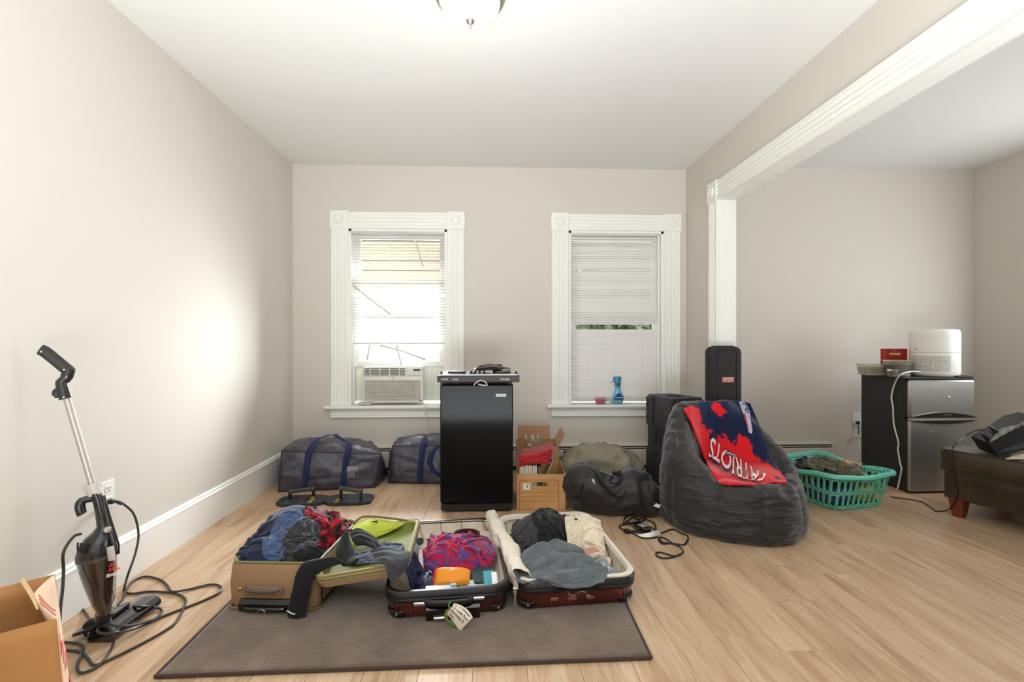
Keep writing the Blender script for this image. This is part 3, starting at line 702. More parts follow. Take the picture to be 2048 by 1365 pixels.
# ------------------------------------------------------------------ clothes in the tan suitcase and its lid
navy = fabric('navy_fleece', (34,42,66), .9, .12); slate = fabric('slate_blue_jersey', (66,84,118), .9, .12); charc = fabric('charcoal_wool', (46,45,47), .9, .15)
blackc = fabric('black_knit', (22,22,24), .92, .2); greyj = fabric('slate_denim', (72,80,98), .85, .15); dkgrey = fabric('dark_grey_fleece', (54,56,62), .9, .1)
redp = plaid('red_black_plaid', (168,24,40), (92,14,26), (28,14,20), .05)
XY = lambda px, py, z: PZ(px, py, z)
def at(px, py, z): p = PZ(px, py, z); return (p.x, p.y)
hmound(-.96, 2.40, .15, .20, .305, .1); hmound(-.80, 2.42, .11, .14, .265, .1); hmound(-.98, 2.20, .13, .12, .23, .1); hmound(-.84, 2.18, .12, .08, .215, .1)
heap = hblur(heap, 3)
ca = 'clothing'
d_ = cloth((64,64), (1.0,.75), (-.955,2.30), .95, (.52,.60), region=(-.96,2.31,.17,.27), seed=11, amp=.06, foldf=1.7, steps=80, bend=.8, bound=(Mt,-.02,.36,.035,.53))
cloth_obj('sweatshirt', d_, navy, 'dark navy fleece sweatshirt heaped at the left of the tan suitcase', ca)
c_ = (-.80, 2.40)
d_ = cloth((60,60), (.66,.66), c_, .6, (.50,.55), region=(c_[0]+.0,c_[1]-.02,.13,.19), seed=12, amp=.06, foldf=1.8, steps=80, bend=.8, bound=(Mt,.15,.40,.09,.53))
cloth_obj('shirt', d_, redp, 'red and black plaid flannel shirt heaped in the tan suitcase', ca)
c_ = (-.925, 2.24)
d_ = cloth((44,44), (.50,.30), c_, 1.1, (.62,.45), region=(c_[0],c_[1],.075,.15), seed=14, amp=.045, foldf=1.6, steps=70, bend=.8, bound=(Mt,.03,.345,.04,.49))
cloth_obj('jersey', d_, slate, 'lighter slate blue jersey crumpled on top of the navy sweatshirt', ca)
c_ = (-.845, 2.21)
d_ = cloth((44,44), (.48,.34), c_, 1.9, (.50,.45), region=(c_[0],c_[1],.065,.13), seed=15, amp=.04, foldf=1.8, steps=70, bend=.7, bound=(Mt,.03,.345,.04,.49))
cloth_obj('jacket', d_, charc, 'charcoal wool jacket squeezed between blue jersey and plaid shirt', ca)
c_ = (-.765, 2.13)
d_ = cloth((36,36), (.30,.24), c_, .3, (.60,.55), region=(c_[0],c_[1],.08,.06), seed=16, amp=.025, foldf=1.8, steps=60, bend=.6, bound=(Mt,.2,.40,.04,.3))
cloth_obj('trousers', d_, blackc, 'black trousers bunched at the tan suitcase\'s front right corner', ca)
sock = [[(642,1118,2.06),(672,1116,2.06),(690,1126,2.05)], [(610,1124,2.03),(632,1128,2.02),(650,1140,2.02)], [(592,1150,2.0),(610,1155,1.99),(628,1160,1.99)], [(584,1182,1.985),(602,1184,1.975),(622,1186,1.985)], [(577,1215,1.98),(596,1217,1.97),(615,1216,1.98)], [(574,1236,1.975),(592,1238,1.965),(612,1234,1.975)]]
patch('long_sock', pctrl(sock), blackc, (16,34), (.09,.26), .004, 16, 'long black sock with a white stripe hanging over tan suitcase\'s front', 'sock', thick=.010)
mb = MB().tube([PY(574,1222,1.966), PY(583,1228,1.962), PY(590,1229,1.962)], .0022, 6)
tag_o = obj('stripe', mb, mat('white_print', (225,225,222), .8), bpy.data.objects['long_sock'], world=True)
# in the lid
patch('ribbed_sock', pctrl([[(682,1078,2.2),(692,1062,2.22),(696,1064,2.22)], [(672,1100,2.14),(690,1096,2.13),(704,1090,2.16)], [(676,1122,2.08),(692,1124,2.06),(712,1112,2.1)], [(684,1132,2.05),(700,1130,2.04),(718,1118,2.06)]]), blackc, (16,20), (.10,.14), .003, 20, 'black sock folded to a point, beside the lime pocket', 'sock', thick=.012)
patch('dark_sock', pctrl([[(701,1066,2.26),(702,1078,2.22),(712,1092,2.18)], [(716,1060,2.28),(722,1074,2.22),(730,1092,2.17)], [(738,1068,2.25),(742,1082,2.2),(746,1098,2.15)], [(756,1084,2.2),(758,1094,2.16),(754,1104,2.13)]]), blackc, (20,18), (.18,.1), .004, 20, 'black knit sock lying across the open tan lid', 'sock', thick=.012)
hquad(Mt, .40, .75, -.03, .45, lambda p: .125+.14*(p.x-.385)+.006, 'set')
c_ = at(746,1104,.17)
d_ = cloth((44,44), (.40,.36), c_, .5, (.62,.50), region=(c_[0]+.005,c_[1]+.01,.13,.10), seed=21, amp=.022, foldf=1.8, steps=60, bend=.5, bound=(Mt,.42,.72,-.02,.42))
cloth_obj('jeans', d_, greyj, 'slate blue jeans spread flat in the tan suitcase\'s lid', ca)
c_ = at(788,1096,.215)
d_ = cloth((30,30), (.22,.16), c_, .1, (.5,.5), region=(c_[0],c_[1],.05,.03), seed=22, amp=.02, steps=50, bound=(Mt,.42,.72,-.02,.42))
cloth_obj('black_sock', d_, blackc, 'small black sock bunched at the lid\'s right inner edge', 'sock')
leg = [[(742,1102,2.09),(748,1118,2.03),(741,1132,2.0)], [(766,1100,2.06),(772,1114,1.99),(768,1130,1.96)], [(792,1102,2.04),(794,1120,1.95),(772,1140,1.93)], [(815,1104,2.0),(812,1124,1.93),(776,1152,1.925)], [(818,1108,1.99),(808,1142,1.925),(782,1164,1.92)]]
patch('leggings', pctrl(leg), dkgrey, (30,24), (.2,.16), .005, 14, 'dark grey fleece leg hanging over the tan lid\'s front edge', ca, thick=.010)

# ------------------------------------------------------------------ clothes in the left half of the hard suitcase
def checkm():
    g = G('red_violet_check', .85, sheen=.3, spec=.2); uv = g.n('TexCoord').outputs['UV']; sx = g.n('SeparateXYZ', {0: uv}); w = []
    for o in (0, 1):
        f = g.math('FRACT', g.math('DIVIDE', sx.outputs[o], .11)); w.append(g.n('MapRange', {0: g.math('ABSOLUTE', g.math('SUBTRACT', f, .5)), 1: .22, 2: .30}).outputs[0])
    a = g.mix(w[0], (172,26,54), (134,38,88)); b = g.mix(w[0], (140,34,82), (80,62,118))
    g.col(g.n('MixRGB', {0: w[1], 1: a, 2: b}).outputs[0]); g.bump(g.n('TexNoise', {'Vector': uv, 'Scale': 400.0}).outputs[0], .2, .002); return g.m
checkc = checkm(); windb = fabric('navy_nylon', (20,28,56), .45, .15, 900, .0, .25); greenk = fabric('dark_green_knit', (26,52,46), .9, .1)
hmound(-.165, 2.34, .20, .20, .165, .04); hmound(-.32, 2.11, .13, .09, .10, .04)
c_ = at(800,1108,.12)
mb = MB().box((0,0,.03), (.07,.22,.05), bev=.02, R=Matrix.Rotation(.1,3,'Z')); o = obj('pouch', mb, mat('grey_nylon', (112,112,118), .6, bump=.3), None); o.location = (-.385, 2.36, .055)
tag(o, 'grey nylon pouch beside the red and violet checked shirt', 'pouch')
c_ = at(912,1108,.17)
c_ = (-.165, 2.33)
d_ = cloth((70,70), (.80,.72), c_, .3, (.50,.48), region=(c_[0],c_[1],.185,.19), seed=31, amp=.055, foldf=1.9, steps=90, bend=.8, bound=(Mh,-.485,-.04,.03,.73))
cloth_obj('shirt', d_, checkc, 'red and violet checked shirt heaped in the suitcase\'s middle compartment', ca)
c_ = (-.33, 2.08)
d_ = cloth((48,48), (.50,.36), c_, .2, (.55,.48), region=(c_[0],c_[1],.125,.09), seed=32, amp=.035, foldf=2.2, steps=70, bend=.4, bound=(Mh,-.485,-.04,.03,.73))
cloth_obj('windbreaker', d_, windb, 'shiny navy windbreaker bunched at the hard suitcase\'s front left', ca)
mb = MB()
for k in range(4): mb.loft([[(x, y, .012*k+zz) for x, y in rrect(.10-.004*k+ins, .13+ins, .012, 4)] for ins, zz in ((-.004,0), (.002,.004), (.002,.008), (-.004,.0115))])
o = obj('folded_knit', mb, greenk); p = PZ(966,1160,.10); o.location = (p.x, p.y+.03, .060); o.rotation_euler.z = .15
tag(o, 'dark green knit folded flat at the suitcase\'s front', ca)
# coiled belt
mb = MB()
for k, (r, h0) in enumerate(((.062,.0), (.058,.002), (.053,.001))):
    ring = [(r*1.1*math.cos(a), r*.75*math.sin(a)) for a in [2*PI*i/28 for i in range(29)]]
    for (q0, q1) in zip(ring[:-1], ring[1:]):
        pass
    mb.loft([[(x*s_, y*s_, z) for s_, z in ((1,h0), (1,h0+.034), (.965,h0+.034), (.965,h0))] for x, y in ring], True, True)
o = obj('belt', mb, mat('brown_leather', (70,38,32), .4, bump=.2)); p = PZ(932,1062,.18); o.location = (p.x, p.y, .135); o.rotation_euler = (math.radians(8), 0, .1)
tag(o, 'brown leather belt coiled behind the red and violet checked shirt', 'belt')
mb = MB().box((-.066,0,.018), (.006,.02,.04), bev=.002); obj('buckle', mb, steel, o)
# orange pouch with red zip
def pillow(mb, w, d, h, n=14, pinch=1.0, M=Matrix.Identity(4), seed=0, wr=.0):
    for sgn in (1, -1):
        rows = []
        for i in range(n+1):
            r = []
            for j in range(n+1):
                u, v = i/n*2-1, j/n*2-1; z = h*.5*max(0, (1-u**4)*(1-v**4))**.55
                z += wr*noise.noise(Vector((u*2.5, v*2.5, seed+sgn)))*(1-u*u)*(1-v*v)
                r.append(M@Vector((u*w/2*(1-.06*(1-v*v)*0), v*d/2, sgn*z)))
            rows.append(r)
        mb.grid(rows)
    return mb
p = PZ(905,1152,.135); t = thing('zip_pouch', 'orange zip pouch with red zip lying before the checked shirt', 'pouch', (p.x, p.y, .130), -.05)
mb = pillow(MB(), .145, .075, .05, M=Matrix.Rotation(math.radians(32),4,'X'), wr=.012, seed=3)
for i, v in enumerate(mb.v):
    if v.x > .035: v.y *= 1-.55*(v.x-.035)/.04
obj('body', mb, fabric('orange_nylon', (222,140,40), .5, .06, 900, 0, .1), t)
mb = MB().tube([(-.072,-.030,-.020), (-.078,-.005,-.004), (-.076,.025,.018)], .004, 6).tube([(-.074,-.02,-.012), (-.066,-.038,-.028), (-.062,-.05,-.04)], .003, 6); obj('zip', mb, mat('red_zip', (190,36,34), .5), t)
# leaflets, card and small box at the front of the left half
def card(name, px, py, z, size, rot, m, label, cat, tilt=0, t=.002, sub=None):
    p = PZ(px, py, z); o = obj(name, MB().box((0,0,0), (size[0], size[1], t), bev=t*.3), m, None, smooth=False); o.location = p; o.rotation_euler = (tilt, 0, rot); tag(o, label, cat)
    if sub: obj('printed_panel', MB().box((sub[0], sub[1], t/2+.0004), (sub[2], sub[3], .0006)), sub[4], o, smooth=False)
    return o
paper = mat('white_paper', (232,232,228), .7); teal = mat('teal_print', (70,150,165), .5); bluep = mat('pale_blue_print', (110,170,205), .5)
card('leaflet', 899,1163,.125, (.018,.09), -.28, paper, 'narrow white leaflet with blue print before the orange pouch', 'leaflet', math.radians(48), sub=(0,-.025,.014,.03,bluep))
card('envelope', 876,1178,.118, (.10,.05), .06, paper, 'white envelope edge lying along the hard suitcase\'s front rim', 'envelope')
card('toothpaste_box', 902,1174,.110, (.05,.022), .1, mat('light_blue_card', (98,148,178), .5), 'small light blue box under the white leaflet', 'box', t=.02, sub=(0.01,0,.02,.01,paper))
card('notebook', 948,1168,.098, (.12,.06), .12, mat('grey_green_card', (150,168,160), .5), 'pale grey-green folder beneath the dark green knit', 'folder', t=.006)
o = card('brochure', 978,1158,.115, (.045,.07), .12, teal, 'teal card leaning at the suitcase\'s front right corner', 'card', math.radians(35))
card('tissue_pack', 989,1158,.118, (.024,.055), .12, paper, 'small white packet beside the teal card', 'packet', math.radians(38), t=.012)
card('glasses_case', 922,1172,.100, (.03,.05), .3, mat('olive_case', (104,104,84), .6), 'small olive case at the hard suitcase\'s front rim', 'case', t=.02)

# ------------------------------------------------------------------ clothes in the right half
cream = fabric('cream_cotton', (222,208,184), .9, .06); washed = fabric('washed_grey_jersey', (92,98,102), .92, .14); redc = fabric('red_cotton', (150,22,26), .9, .15); whitec = fabric('white_cotton', (232,230,228), .9, .04)
denim = fabric('blue_denim', (64,96,130), .85, .15); blacks = fabric('black_silk_knit', (17,17,19), .7, .2, 500, .2, .3); fleece = fabric('charcoal_fleece', (62,61,62), .95, .1)
def stripem():
    g = G('grey_stripe', .85, sheen=.2); uv = g.n('TexCoord').outputs['UV']; sx = g.n('SeparateXYZ', {0: uv}); f = g.math('FRACT', g.math('DIVIDE', sx.outputs[0], .010))
    g.col(g.mix(g.math('LESS_THAN', f, .35), (172,176,184), (128,132,142))); return g.m
stripec = stripem()
hmound(.28, 2.54, .20, .16, .205, .05); hmound(.48, 2.50, .10, .2, .20, .05); hmound(.28, 2.14, .18, .14, .13, .05)
c_ = (.20,2.50)
d_ = cloth((48,48), (.60,.50), c_, .7, (.50,.50), region=(c_[0]+.02,c_[1]+.02,.11,.18), seed=41, amp=.045, foldf=1.8, steps=75, bend=.8, bound=(Mh,.045,.50,.03,.74))
cloth_obj('fleece_top', d_, fleece, 'charcoal fleece top heaped at the right half\'s back left', ca)
c_ = (.33,2.50)
d_ = cloth((60,60), (.60,.60), c_, .2, (.48,.55), region=(c_[0],c_[1],.12,.18), seed=42, amp=.05, foldf=2.6, steps=80, bend=.4, bound=(Mh,.045,.50,.03,.74))
cloth_obj('knit_top', d_, blacks, 'black knitted top heaped between charcoal fleece and cream trousers', ca)
c_ = (.475,2.43)
d_ = cloth((56,56), (.70,.42), c_, 1.45, (.60,.50), region=(c_[0],c_[1],.105,.25), seed=43, amp=.05, foldf=1.7, steps=80, bend=.85, bound=(Mh,.2,.515,.03,.75))
cloth_obj('trousers', d_, cream, 'cream cotton trousers heaped at the suitcase\'s right rear', ca)
c_ = at(1222,1138,.10)
d_ = cloth((30,30), (.22,.16), c_, .2, (.8,.7), region=(c_[0],c_[1],.06,.05), seed=47, amp=.01, steps=40, bend=.5, bound=(Mh,.045,.50,.03,.74))
cloth_obj('denim_shorts', d_, denim, 'blue denim garment tucked in the suitcase\'s front right corner', ca)
c_ = at(1205,1112,.13)
d_ = cloth((36,36), (.28,.22), c_, -.4, (.8,.6), region=(c_[0],c_[1],.10,.07), seed=46, amp=.012, foldf=1.5, steps=50, bend=.5, bound=(Mh,.045,.50,.03,.74))
cloth_obj('striped_shirt', d_, stripec, 'pale grey finely striped shirt under the grey washed tee', ca)
card('photo_card', 1180,1102,.15, (.075,.05), .45, mat('salmon_card', (188,128,112), .6), 'salmon pink card under the cream trousers', 'card', t=.003)
c_ = at(1046,1100,.15)
d_ = cloth((40,40), (.32,.28), c_, .3, (.42,.45), region=(c_[0],c_[1],.05,.08), seed=44, amp=.035, foldf=2, steps=60, bend=.5, bound=(Mh,.045,.50,.03,.74))
cloth_obj('red_shirt', d_, redc, 'deep red cotton shirt bunched beside the cream divider', ca)
c_ = at(1086,1082,.18)
d_ = cloth((36,36), (.28,.22), c_, -.3, (.45,.45), region=(c_[0],c_[1],.06,.055), seed=45, amp=.03, foldf=1.8, steps=60, bend=.6, bound=(Mh,.045,.50,.03,.74))
cloth_obj('white_tee', d_, whitec, 'small white cotton tee between red shirt and black top', ca)
tee = [[(1024,1130,2.10),(1050,1100,2.14),(1088,1082,2.17),(1110,1078,2.19),(1135,1080,2.20)],
       [(1022,1148,2.04),(1060,1120,2.08),(1100,1104,2.12),(1130,1100,2.14),(1165,1102,2.15)],
       [(1032,1160,1.99),(1070,1142,2.03),(1110,1126,2.06),(1150,1118,2.09),(1185,1116,2.10)],
       [(1052,1164,1.965),(1090,1154,1.98),(1125,1144,2.01),(1165,1132,2.04),(1206,1128,2.06)],
       [(1088,1160,1.965),(1112,1164,1.955),(1144,1160,1.96),(1180,1146,2.0),(1217,1136,2.03)],
       [(1100,1168,1.955),(1124,1176,1.945),(1152,1178,1.945),(1182,1170,1.95),(1206,1158,1.965)]]
patch('grey_tee', pctrl(tee), washed, (64,64), (.34,.30), .017, 13, 'faded grey jersey tee draped over the suitcase\'s front rim', ca, thick=.005, seed=4, aniso=(.55,1.5))
# luggage tag
t = thing('luggage_tag', 'cream paper luggage tag with typed address tied to the burgundy suitcase', 'tag', PY(915,1218,1.88))
tg = [[(893,1229,1.884),(903,1216,1.875),(908,1207,1.885)], [(905,1243,1.878),(915,1226,1.868),(923,1212,1.878)], [(914,1256,1.872),(926,1236,1.862),(937,1222,1.872)], [(921,1263,1.868),(935,1247,1.858),(946,1236,1.868)]]
TC = pctrl(tg); TS = surf(TC)
pp = patch('paper', TC, mat('tag_paper', (222,212,192), .8), (14,12), (.1,.06), .0008, 12, parent=t, thick=.0012)
def on_surf(S, u0, v0, du, dv, lift=.0012, flip=1):
    def f(co):
        u = min(.995, max(.005, u0+co.x*du[0]+co.y*dv[0])); v = min(.995, max(.005, v0+co.x*du[1]+co.y*dv[1])); p = S(u, v); e = .01
        nn = (S(min(1,u+e), v)-S(max(0,u-e), v)).cross(S(u, min(1,v+e))-S(u, max(0,v-e))).normalized()*flip
        if nn.dot(Vector((0,0,EYE))-p) < 0: nn = -nn
        return p+nn*lift
    return f
ink = mat('black_ink', (30,28,28), .7)
for k, s_ in enumerate(('Dr. Y. Warren', '33 Linden Road', 'Barrington, RI', 'USA')):
    mb = text_mb(s_, .17, None, bold=.003, fn=on_surf(TS, .80-.21*k, .07, (0,.78), (1.0,0)), align='LEFT'); obj('lettering', mb, ink, t, world=True, smooth=False)
mb = MB().tube(spline([PY(904,1218,1.88), PY(893,1226,1.885), PY(893,1240,1.885), PY(906,1250,1.88), PY(896,1256,1.885)], 6), .007, 6, flat=(.25,1)).tube(spline([PY(902,1204,1.90), PY(897,1212,1.885), PY(904,1220,1.88)], 4), .003, 6); obj('ribbon', mb, fabric('green_ribbon', (92,112,60), .7), t, world=True)
# ------------------------------------------------------------------ window air conditioner, blinds
acw = mat('ac_white', (226,224,218), .45); acg = mat('ac_grey', (206,202,194), .5); dk = mat('dark_gap', (72,68,62), .7)
a0 = PY(725,806,4.22); a1 = PY(846,806,4.22); atop = PY(785,733,4.22)
aw = a1.x-a0.x; ah = atop.z-a0.z; ax0 = a0.x; az0 = a0.z
ac = thing('air_conditioner', 'white window air conditioner sitting on the left window\'s sill', 'air conditioner', ((ax0+a1.x)/2, 4.30, az0))
obj('housing', MB().box(((ax0+a1.x)/2, 4.36, az0+ah/2), (aw, .26, ah), bev=.008), acw, ac, world=True)
fy = 4.225
obj('front_panel', MB().box(((ax0+a1.x)/2, fy+.006, az0+ah*.355), (aw-.004, .02, ah*.70), bev=.006), acw, ac, world=True)
obj('grille_recess', MB().box(((ax0+a1.x)/2-.024, fy-.003, az0+ah*.34), (aw-.085, .006, ah*.56)), dk, ac, world=True, smooth=False)
sl = None
for k in range(15):
    z = az0+ah*.075+k*ah*.0382
    if sl is None: sl = o = obj('louvre', MB().box((0,0,0), (aw-.085, .010, .0072), R=Matrix.Rotation(.5,3,'X')), acg, ac, smooth=False)
    else: o = bpy.data.objects.new('louvre', sl.data); C.objects.link(o); o.parent = ac
    o.location = wm(ac).inverted()@Vector(((ax0+a1.x)/2-.024, fy-.008, z))
obj('vent_strip', MB().box((a1.x-.047, fy-.006, az0+ah*.34), (.05, .005, ah*.56), bev=.002), mat('ac_mesh', (192,188,180), .6, bump=.8, bscale=400), ac, world=True)
obj('outlet_frame', MB().box((ax0+aw*.37, fy+.004, az0+ah*.85), (aw*.70, .022, ah*.24), bev=.006), acw, ac, world=True)
obj('outlet_recess', MB().box((ax0+aw*.37, fy-.008, az0+ah*.85), (aw*.66, .004, ah*.19)), dk, ac, world=True, smooth=False)
for k in range(4): obj('vane', MB().box((ax0+aw*.37, fy-.013, az0+ah*(.785+.042*k)), (aw*.66, .010, .005), R=Matrix.Rotation(.4,3,'X')), acg, ac, world=True, smooth=False)
for k in range(4): obj('divider', MB().box((ax0+aw*(.13+.16*k), fy-.014, az0+ah*.85), (.006, .012, ah*.19)), acw, ac, world=True, smooth=False)
obj('control_panel', MB().box((ax0+aw*.865, fy+.004, az0+ah*.85), (aw*.26, .02, ah*.24), bev=.006), acw, ac, world=True)
obj('display', MB().box((ax0+aw*.90, fy-.008, az0+ah*.895), (aw*.115, .004, ah*.055)), mat('display_dark', (58,54,50), .3), ac, world=True, smooth=False)
for k in range(6): obj('button', MB().box((ax0+aw*(.80+.065*(k % 3)), fy-.008, az0+ah*(.80-.04*(k//3))), (.016,.005,.006), bev=.002), acg, ac, world=True)
mb = text_mb('LG', .016, basis((ax0+aw*.5, fy-.006, az0+ah*.685), (1,0,0), (0,0,1))); obj('lettering', mb, mat('grey_print', (130,128,124), .6), ac, world=True, smooth=False)
obj('badge', MB().box((a1.x-.022, fy-.006, az0+.018), (.014,.004,.014)), dk, ac, world=True, smooth=False)
mb = MB().tube(spline([PY(846,800,4.215), PY(850,815,4.15), PY(853,838,4.20), PY(857,862,4.22), PY(857,885,4.21)], 6), .004, 6); obj('power_cord', mb, mat('cord_white', (215,212,205), .5), ac, world=True)
# accordion side panels (children of the air conditioner)
for nm, xa, xb in (('side_panel', W1[0]+.03, ax0), ('side_panel', a1.x, W1[1]-.03)):
    n = max(6, int((xb-xa)/.011)); prof = []
    mb = MB(); rows = []
    for i in range(n*2+1): x = xa+(xb-xa)*i/(n*2); y = 4.335+(.010 if i % 2 else 0); rows.append([(x, y, az0+.0), (x, y, az0+ah-.005)])
    mb.grid(rows); o = obj(nm, mb, mat('accordion_vinyl', (235,234,228), .5, translucent=.10), ac, world=True, smooth=False); o.modifiers.new('t','SOLIDIFY').thickness = .0015
obj('top_rail', MB().box(((W1[0]+W1[1])/2, 4.335, az0+ah+.012), (W1[1]-W1[0]-.05, .04, .034), bev=.004), acw, ac, world=True)
obj('shim', MB().box((ax0+.01, 4.27, az0-.008), (.12,.12,.014), bev=.002), acg, ac, world=True)

slatm = mat('blind_slat', (222,220,214), .6, spec=.15, translucent=.045)
slatm2 = mat('closed_blind_slat', (234,231,227), .6, spec=.15, translucent=.13)
railm = mat('blind_rail', (205,202,196), .5)
def slat_mesh(w, tilt, depth=.025):
    pr = []
    for k in range(5):
        u = k/4*2-1; pr.append((u*depth/2, .0022*(1-u*u)))
    ct, st = math.cos(tilt), math.sin(tilt); pr = [(a*ct-b*st, a*st+b*ct) for a, b in pr]
    prof = pr+[(a, b-.0005) for a, b in pr[::-1]]
    return MB().loft([[(x, a, b) for a, b in prof] for x in (-w/2, w/2)])
def blind(name, label, x0, x1, ztop, zbot, pitch, tilt, skip, y=YB+.018, rnd=3, slatm=None):
    slatm = slatm or globals()['slatm']
    t = thing(name, label, 'blind', ((x0+x1)/2, y, zbot))
    obj('headrail', MB().box((0, 0, ztop-zbot-.012), (x1-x0, .026, .026), bev=.003), railm, t)
    proto = slat_mesh(x1-x0-.006, tilt); me = None; r = random.Random(rnd); k = 0; z = ztop-zbot-.040
    while z > .012:
        if k not in skip:
            if me is None: o = obj('slat', proto, slatm, t); me = o.data
            else: o = bpy.data.objects.new('slat', me); C.objects.link(o); o.parent = t
            o.location = (0, 0, z); o.rotation_euler = (r.uniform(-.10,.10), r.uniform(-.0012,.0012), 0)
        k += 1; z -= pitch
    obj('bottom_rail', MB().box((0,0,.004), (x1-x0-.004, .022, .014), bev=.003), railm, t)
    for f in (-.30, 0, .32):
        cx = (x1-x0)*f; obj('ladder_cord', MB().tube([(cx,-.013,ztop-zbot-.02), (cx,-.013,.0)], .0008, 5), railm, t)
    return t
bl = PY(704,462,YB); br_ = PY(893,462,YB)
zt1 = PY(798,459,YB).z; zb1 = PY(798,688,YB).z
b1 = blind('mini_blind', 'broken white slatted blind ending above the window air conditioner', W1[0]+.028, W1[1]-.010, WZ1-.012, zb1, .0258, .50, {20}, rnd=2)
def loose(pts, par, w=.022):
    mb = MB(); P = [PY(px, py, YB-.004-.001*i) for i, (px, py) in enumerate(pts)]
    rows = []
    for i, p in enumerate(P):
        t = (P[min(i+1, len(P)-1)]-P[max(i-1, 0)]).normalized(); n = Vector((-t.z, 0, t.x)); rows.append([p+n*w*a+Vector((0,-.002*(1-4*a*a),0)) for a in (-.5,-.25,0,.25,.5)])
    mb.grid(rows); o = obj('broken_slat', mb, slatm, par, world=True); o.modifiers.new('t','SOLIDIFY').thickness = .0006
for pts in ([(802,468),(829,476),(846,534)], [(706,572),(745,602),(782,630)], [(740,690),(737,705),(734,720)], [(760,691),(806,703),(851,720)], [(793,690),(800,718),(805,746)]): loose(pts, b1, .016)
zb2 = PY(1230,797,YB).z
skip2 = {36, 37}
b2 = blind('mini_blind', 'nearly closed white slatted blind behind the blue spray bottle', W2[0]+.022, W2[1]-.05, WZ1-.014, zb2, .0215, 1.02, skip2, rnd=5, slatm=slatm2)
loose([(1142,796),(1180,797),(1238,806)], b2, .02)
# spray bottle and bag of sponge on the right sill
blue = mat('blue_liquid', (96,186,224), .15, trans=.15, coat=.6); p = PY(1236,812,4.215)
t = thing('spray_bottle', 'blue trigger spray bottle standing on the right window\'s sill', 'bottle', (p.x, p.y, WZ0))
sc_ = .222/.212
pr = [(0,.0), (.030,.0), (.038,.006), (.048,.035), (.050,.055), (.046,.078), (.036,.098), (.026,.115), (.022,.13), (.0215,.15)]
mb = MB().lathe([(r, z) for r, z in pr]+[(0,.15)], seg=28); 
for v in mb.v: v.y *= .6
obj('body', mb, blue, t)
mb = MB().lathe([(0,.148), (.0235,.148), (.024,.17), (.026,.195), (.030,.222), (.029,.236), (.02,.241), (0,.242)], seg=20)
for v in mb.v:
    v.y *= .62
    if v.z > .19 and v.x < 0: v.x *= 1.45
obj('spray_head', mb, mat('blue_plastic', (60,130,170), .35), t)
obj('trigger', MB().tube([(-.028,0,.212), (-.045,0,.20), (-.062,0,.185)], .004, 6), mat('grey_blue', (120,140,150), .4), t)
mb = MB().add([(-.043,-.0285,.05), (.043,-.0285,.05), (.043,-.0290,.068), (.022,-.0235,.092), (0,-.024,.104), (-.022,-.0235,.092), (-.043,-.0290,.068)], [(0,1,2,3,4,5,6)])
obj('label', MB().prism([(-.036,.042), (.036,.042), (.040,.062), (.018,.088), (0,.102), (-.018,.088), (-.040,.062)], (0,-.0330,0), (1,0,0), (0,0,1), (0,1,0), .010), mat('label_navy', (26,52,110), .4), t, smooth=False)
obj('label_band', MB().box((0,-.0342,.062), (.066,.002,.006)), mat('label_white', (210,225,235), .5), t, smooth=False)
obj('label_lower', MB().box((0,-.0335,.030), (.034,.002,.014)), mat('label_green', (150,170,90), .5), t, smooth=False)
obj('neck_label', MB().box((0,-.0150,.172), (.022,.002,.03)), mat('label_dark', (48,66,70), .5), t, smooth=False)
p = PY(1201,812,4.22); t = thing('sponge_packet', 'crinkled clear packet with pink sponge on the right sill', 'packet', (p.x, p.y, WZ0))
obj('sponge', MB().box((0,0,.026), (.085,.045,.048), bev=.012), mat('pink_sponge', (188,88,120), .8, bump=.9, bscale=90, vary=.3, vscale=40), t)
mb = pillow(MB(), .13, .07, .06, M=Matrix.Translation((0,0,.033)), wr=.012, seed=8); obj('wrapper', mb, mat('clear_wrap', (250,240,242), .1, trans=.9, alpha=.25), t)
# ------------------------------------------------------------------ ceiling lamp
nick = mat('brushed_nickel', (170,162,150), .3, .9)
lc = PZ(941,-12,HC); lc = Vector((lc.x, 2.12, HC))
lamp = thing('ceiling_lamp', 'flush ceiling lamp with ribbed frosted glass bowl and nickel finial', 'lamp', lc)
obj('base_pan', MB().lathe([(0,0), (.150,0), (.156,-.008), (.154,-.02), (.142,-.032), (.146,-.040), (.140,-.046), (.128,-.048), (0,-.046)], (0,0,0), 48), nick, lamp)
gl = mat('frosted_glass', (244,240,228), .35, emit=((255,246,228), .28), translucent=.0)
mb = MB(); rings = []
for k in range(15):
    a = k/14*PI/2; r = .128*math.cos(a)**.75 if k < 14 else 0.0; z = -.045-.082*math.sin(a)
    rings.append([((r+(.0016 if j % 2 else 0)*(1-k/14))*math.cos(2*PI*j/128), (r+(.0016 if j % 2 else 0)*(1-k/14))*math.sin(2*PI*j/128), z) for j in range(128)])
mb.loft(rings, False, False); obj('glass_bowl', mb, gl, lamp)
obj('finial', MB().lathe([(0,-.122), (.016,-.124), (.019,-.130), (.016,-.137), (.009,-.141), (.005,-.145), (.004,-.150), (.008,-.154), (.008,-.159), (.004,-.163), (0,-.164)], seg=20), nick, lamp)
pl = bpy.data.lights.new('lamp_bulb', 'POINT'); pl.energy = 1.5; pl.color = (1,.93,.82); pl.shadow_soft_size = .12
po = bpy.data.objects.new('lamp_bulb', pl); C.objects.link(po); po.parent = lamp; po.location = (0,0,-.30); po['kind'] = 'helper'
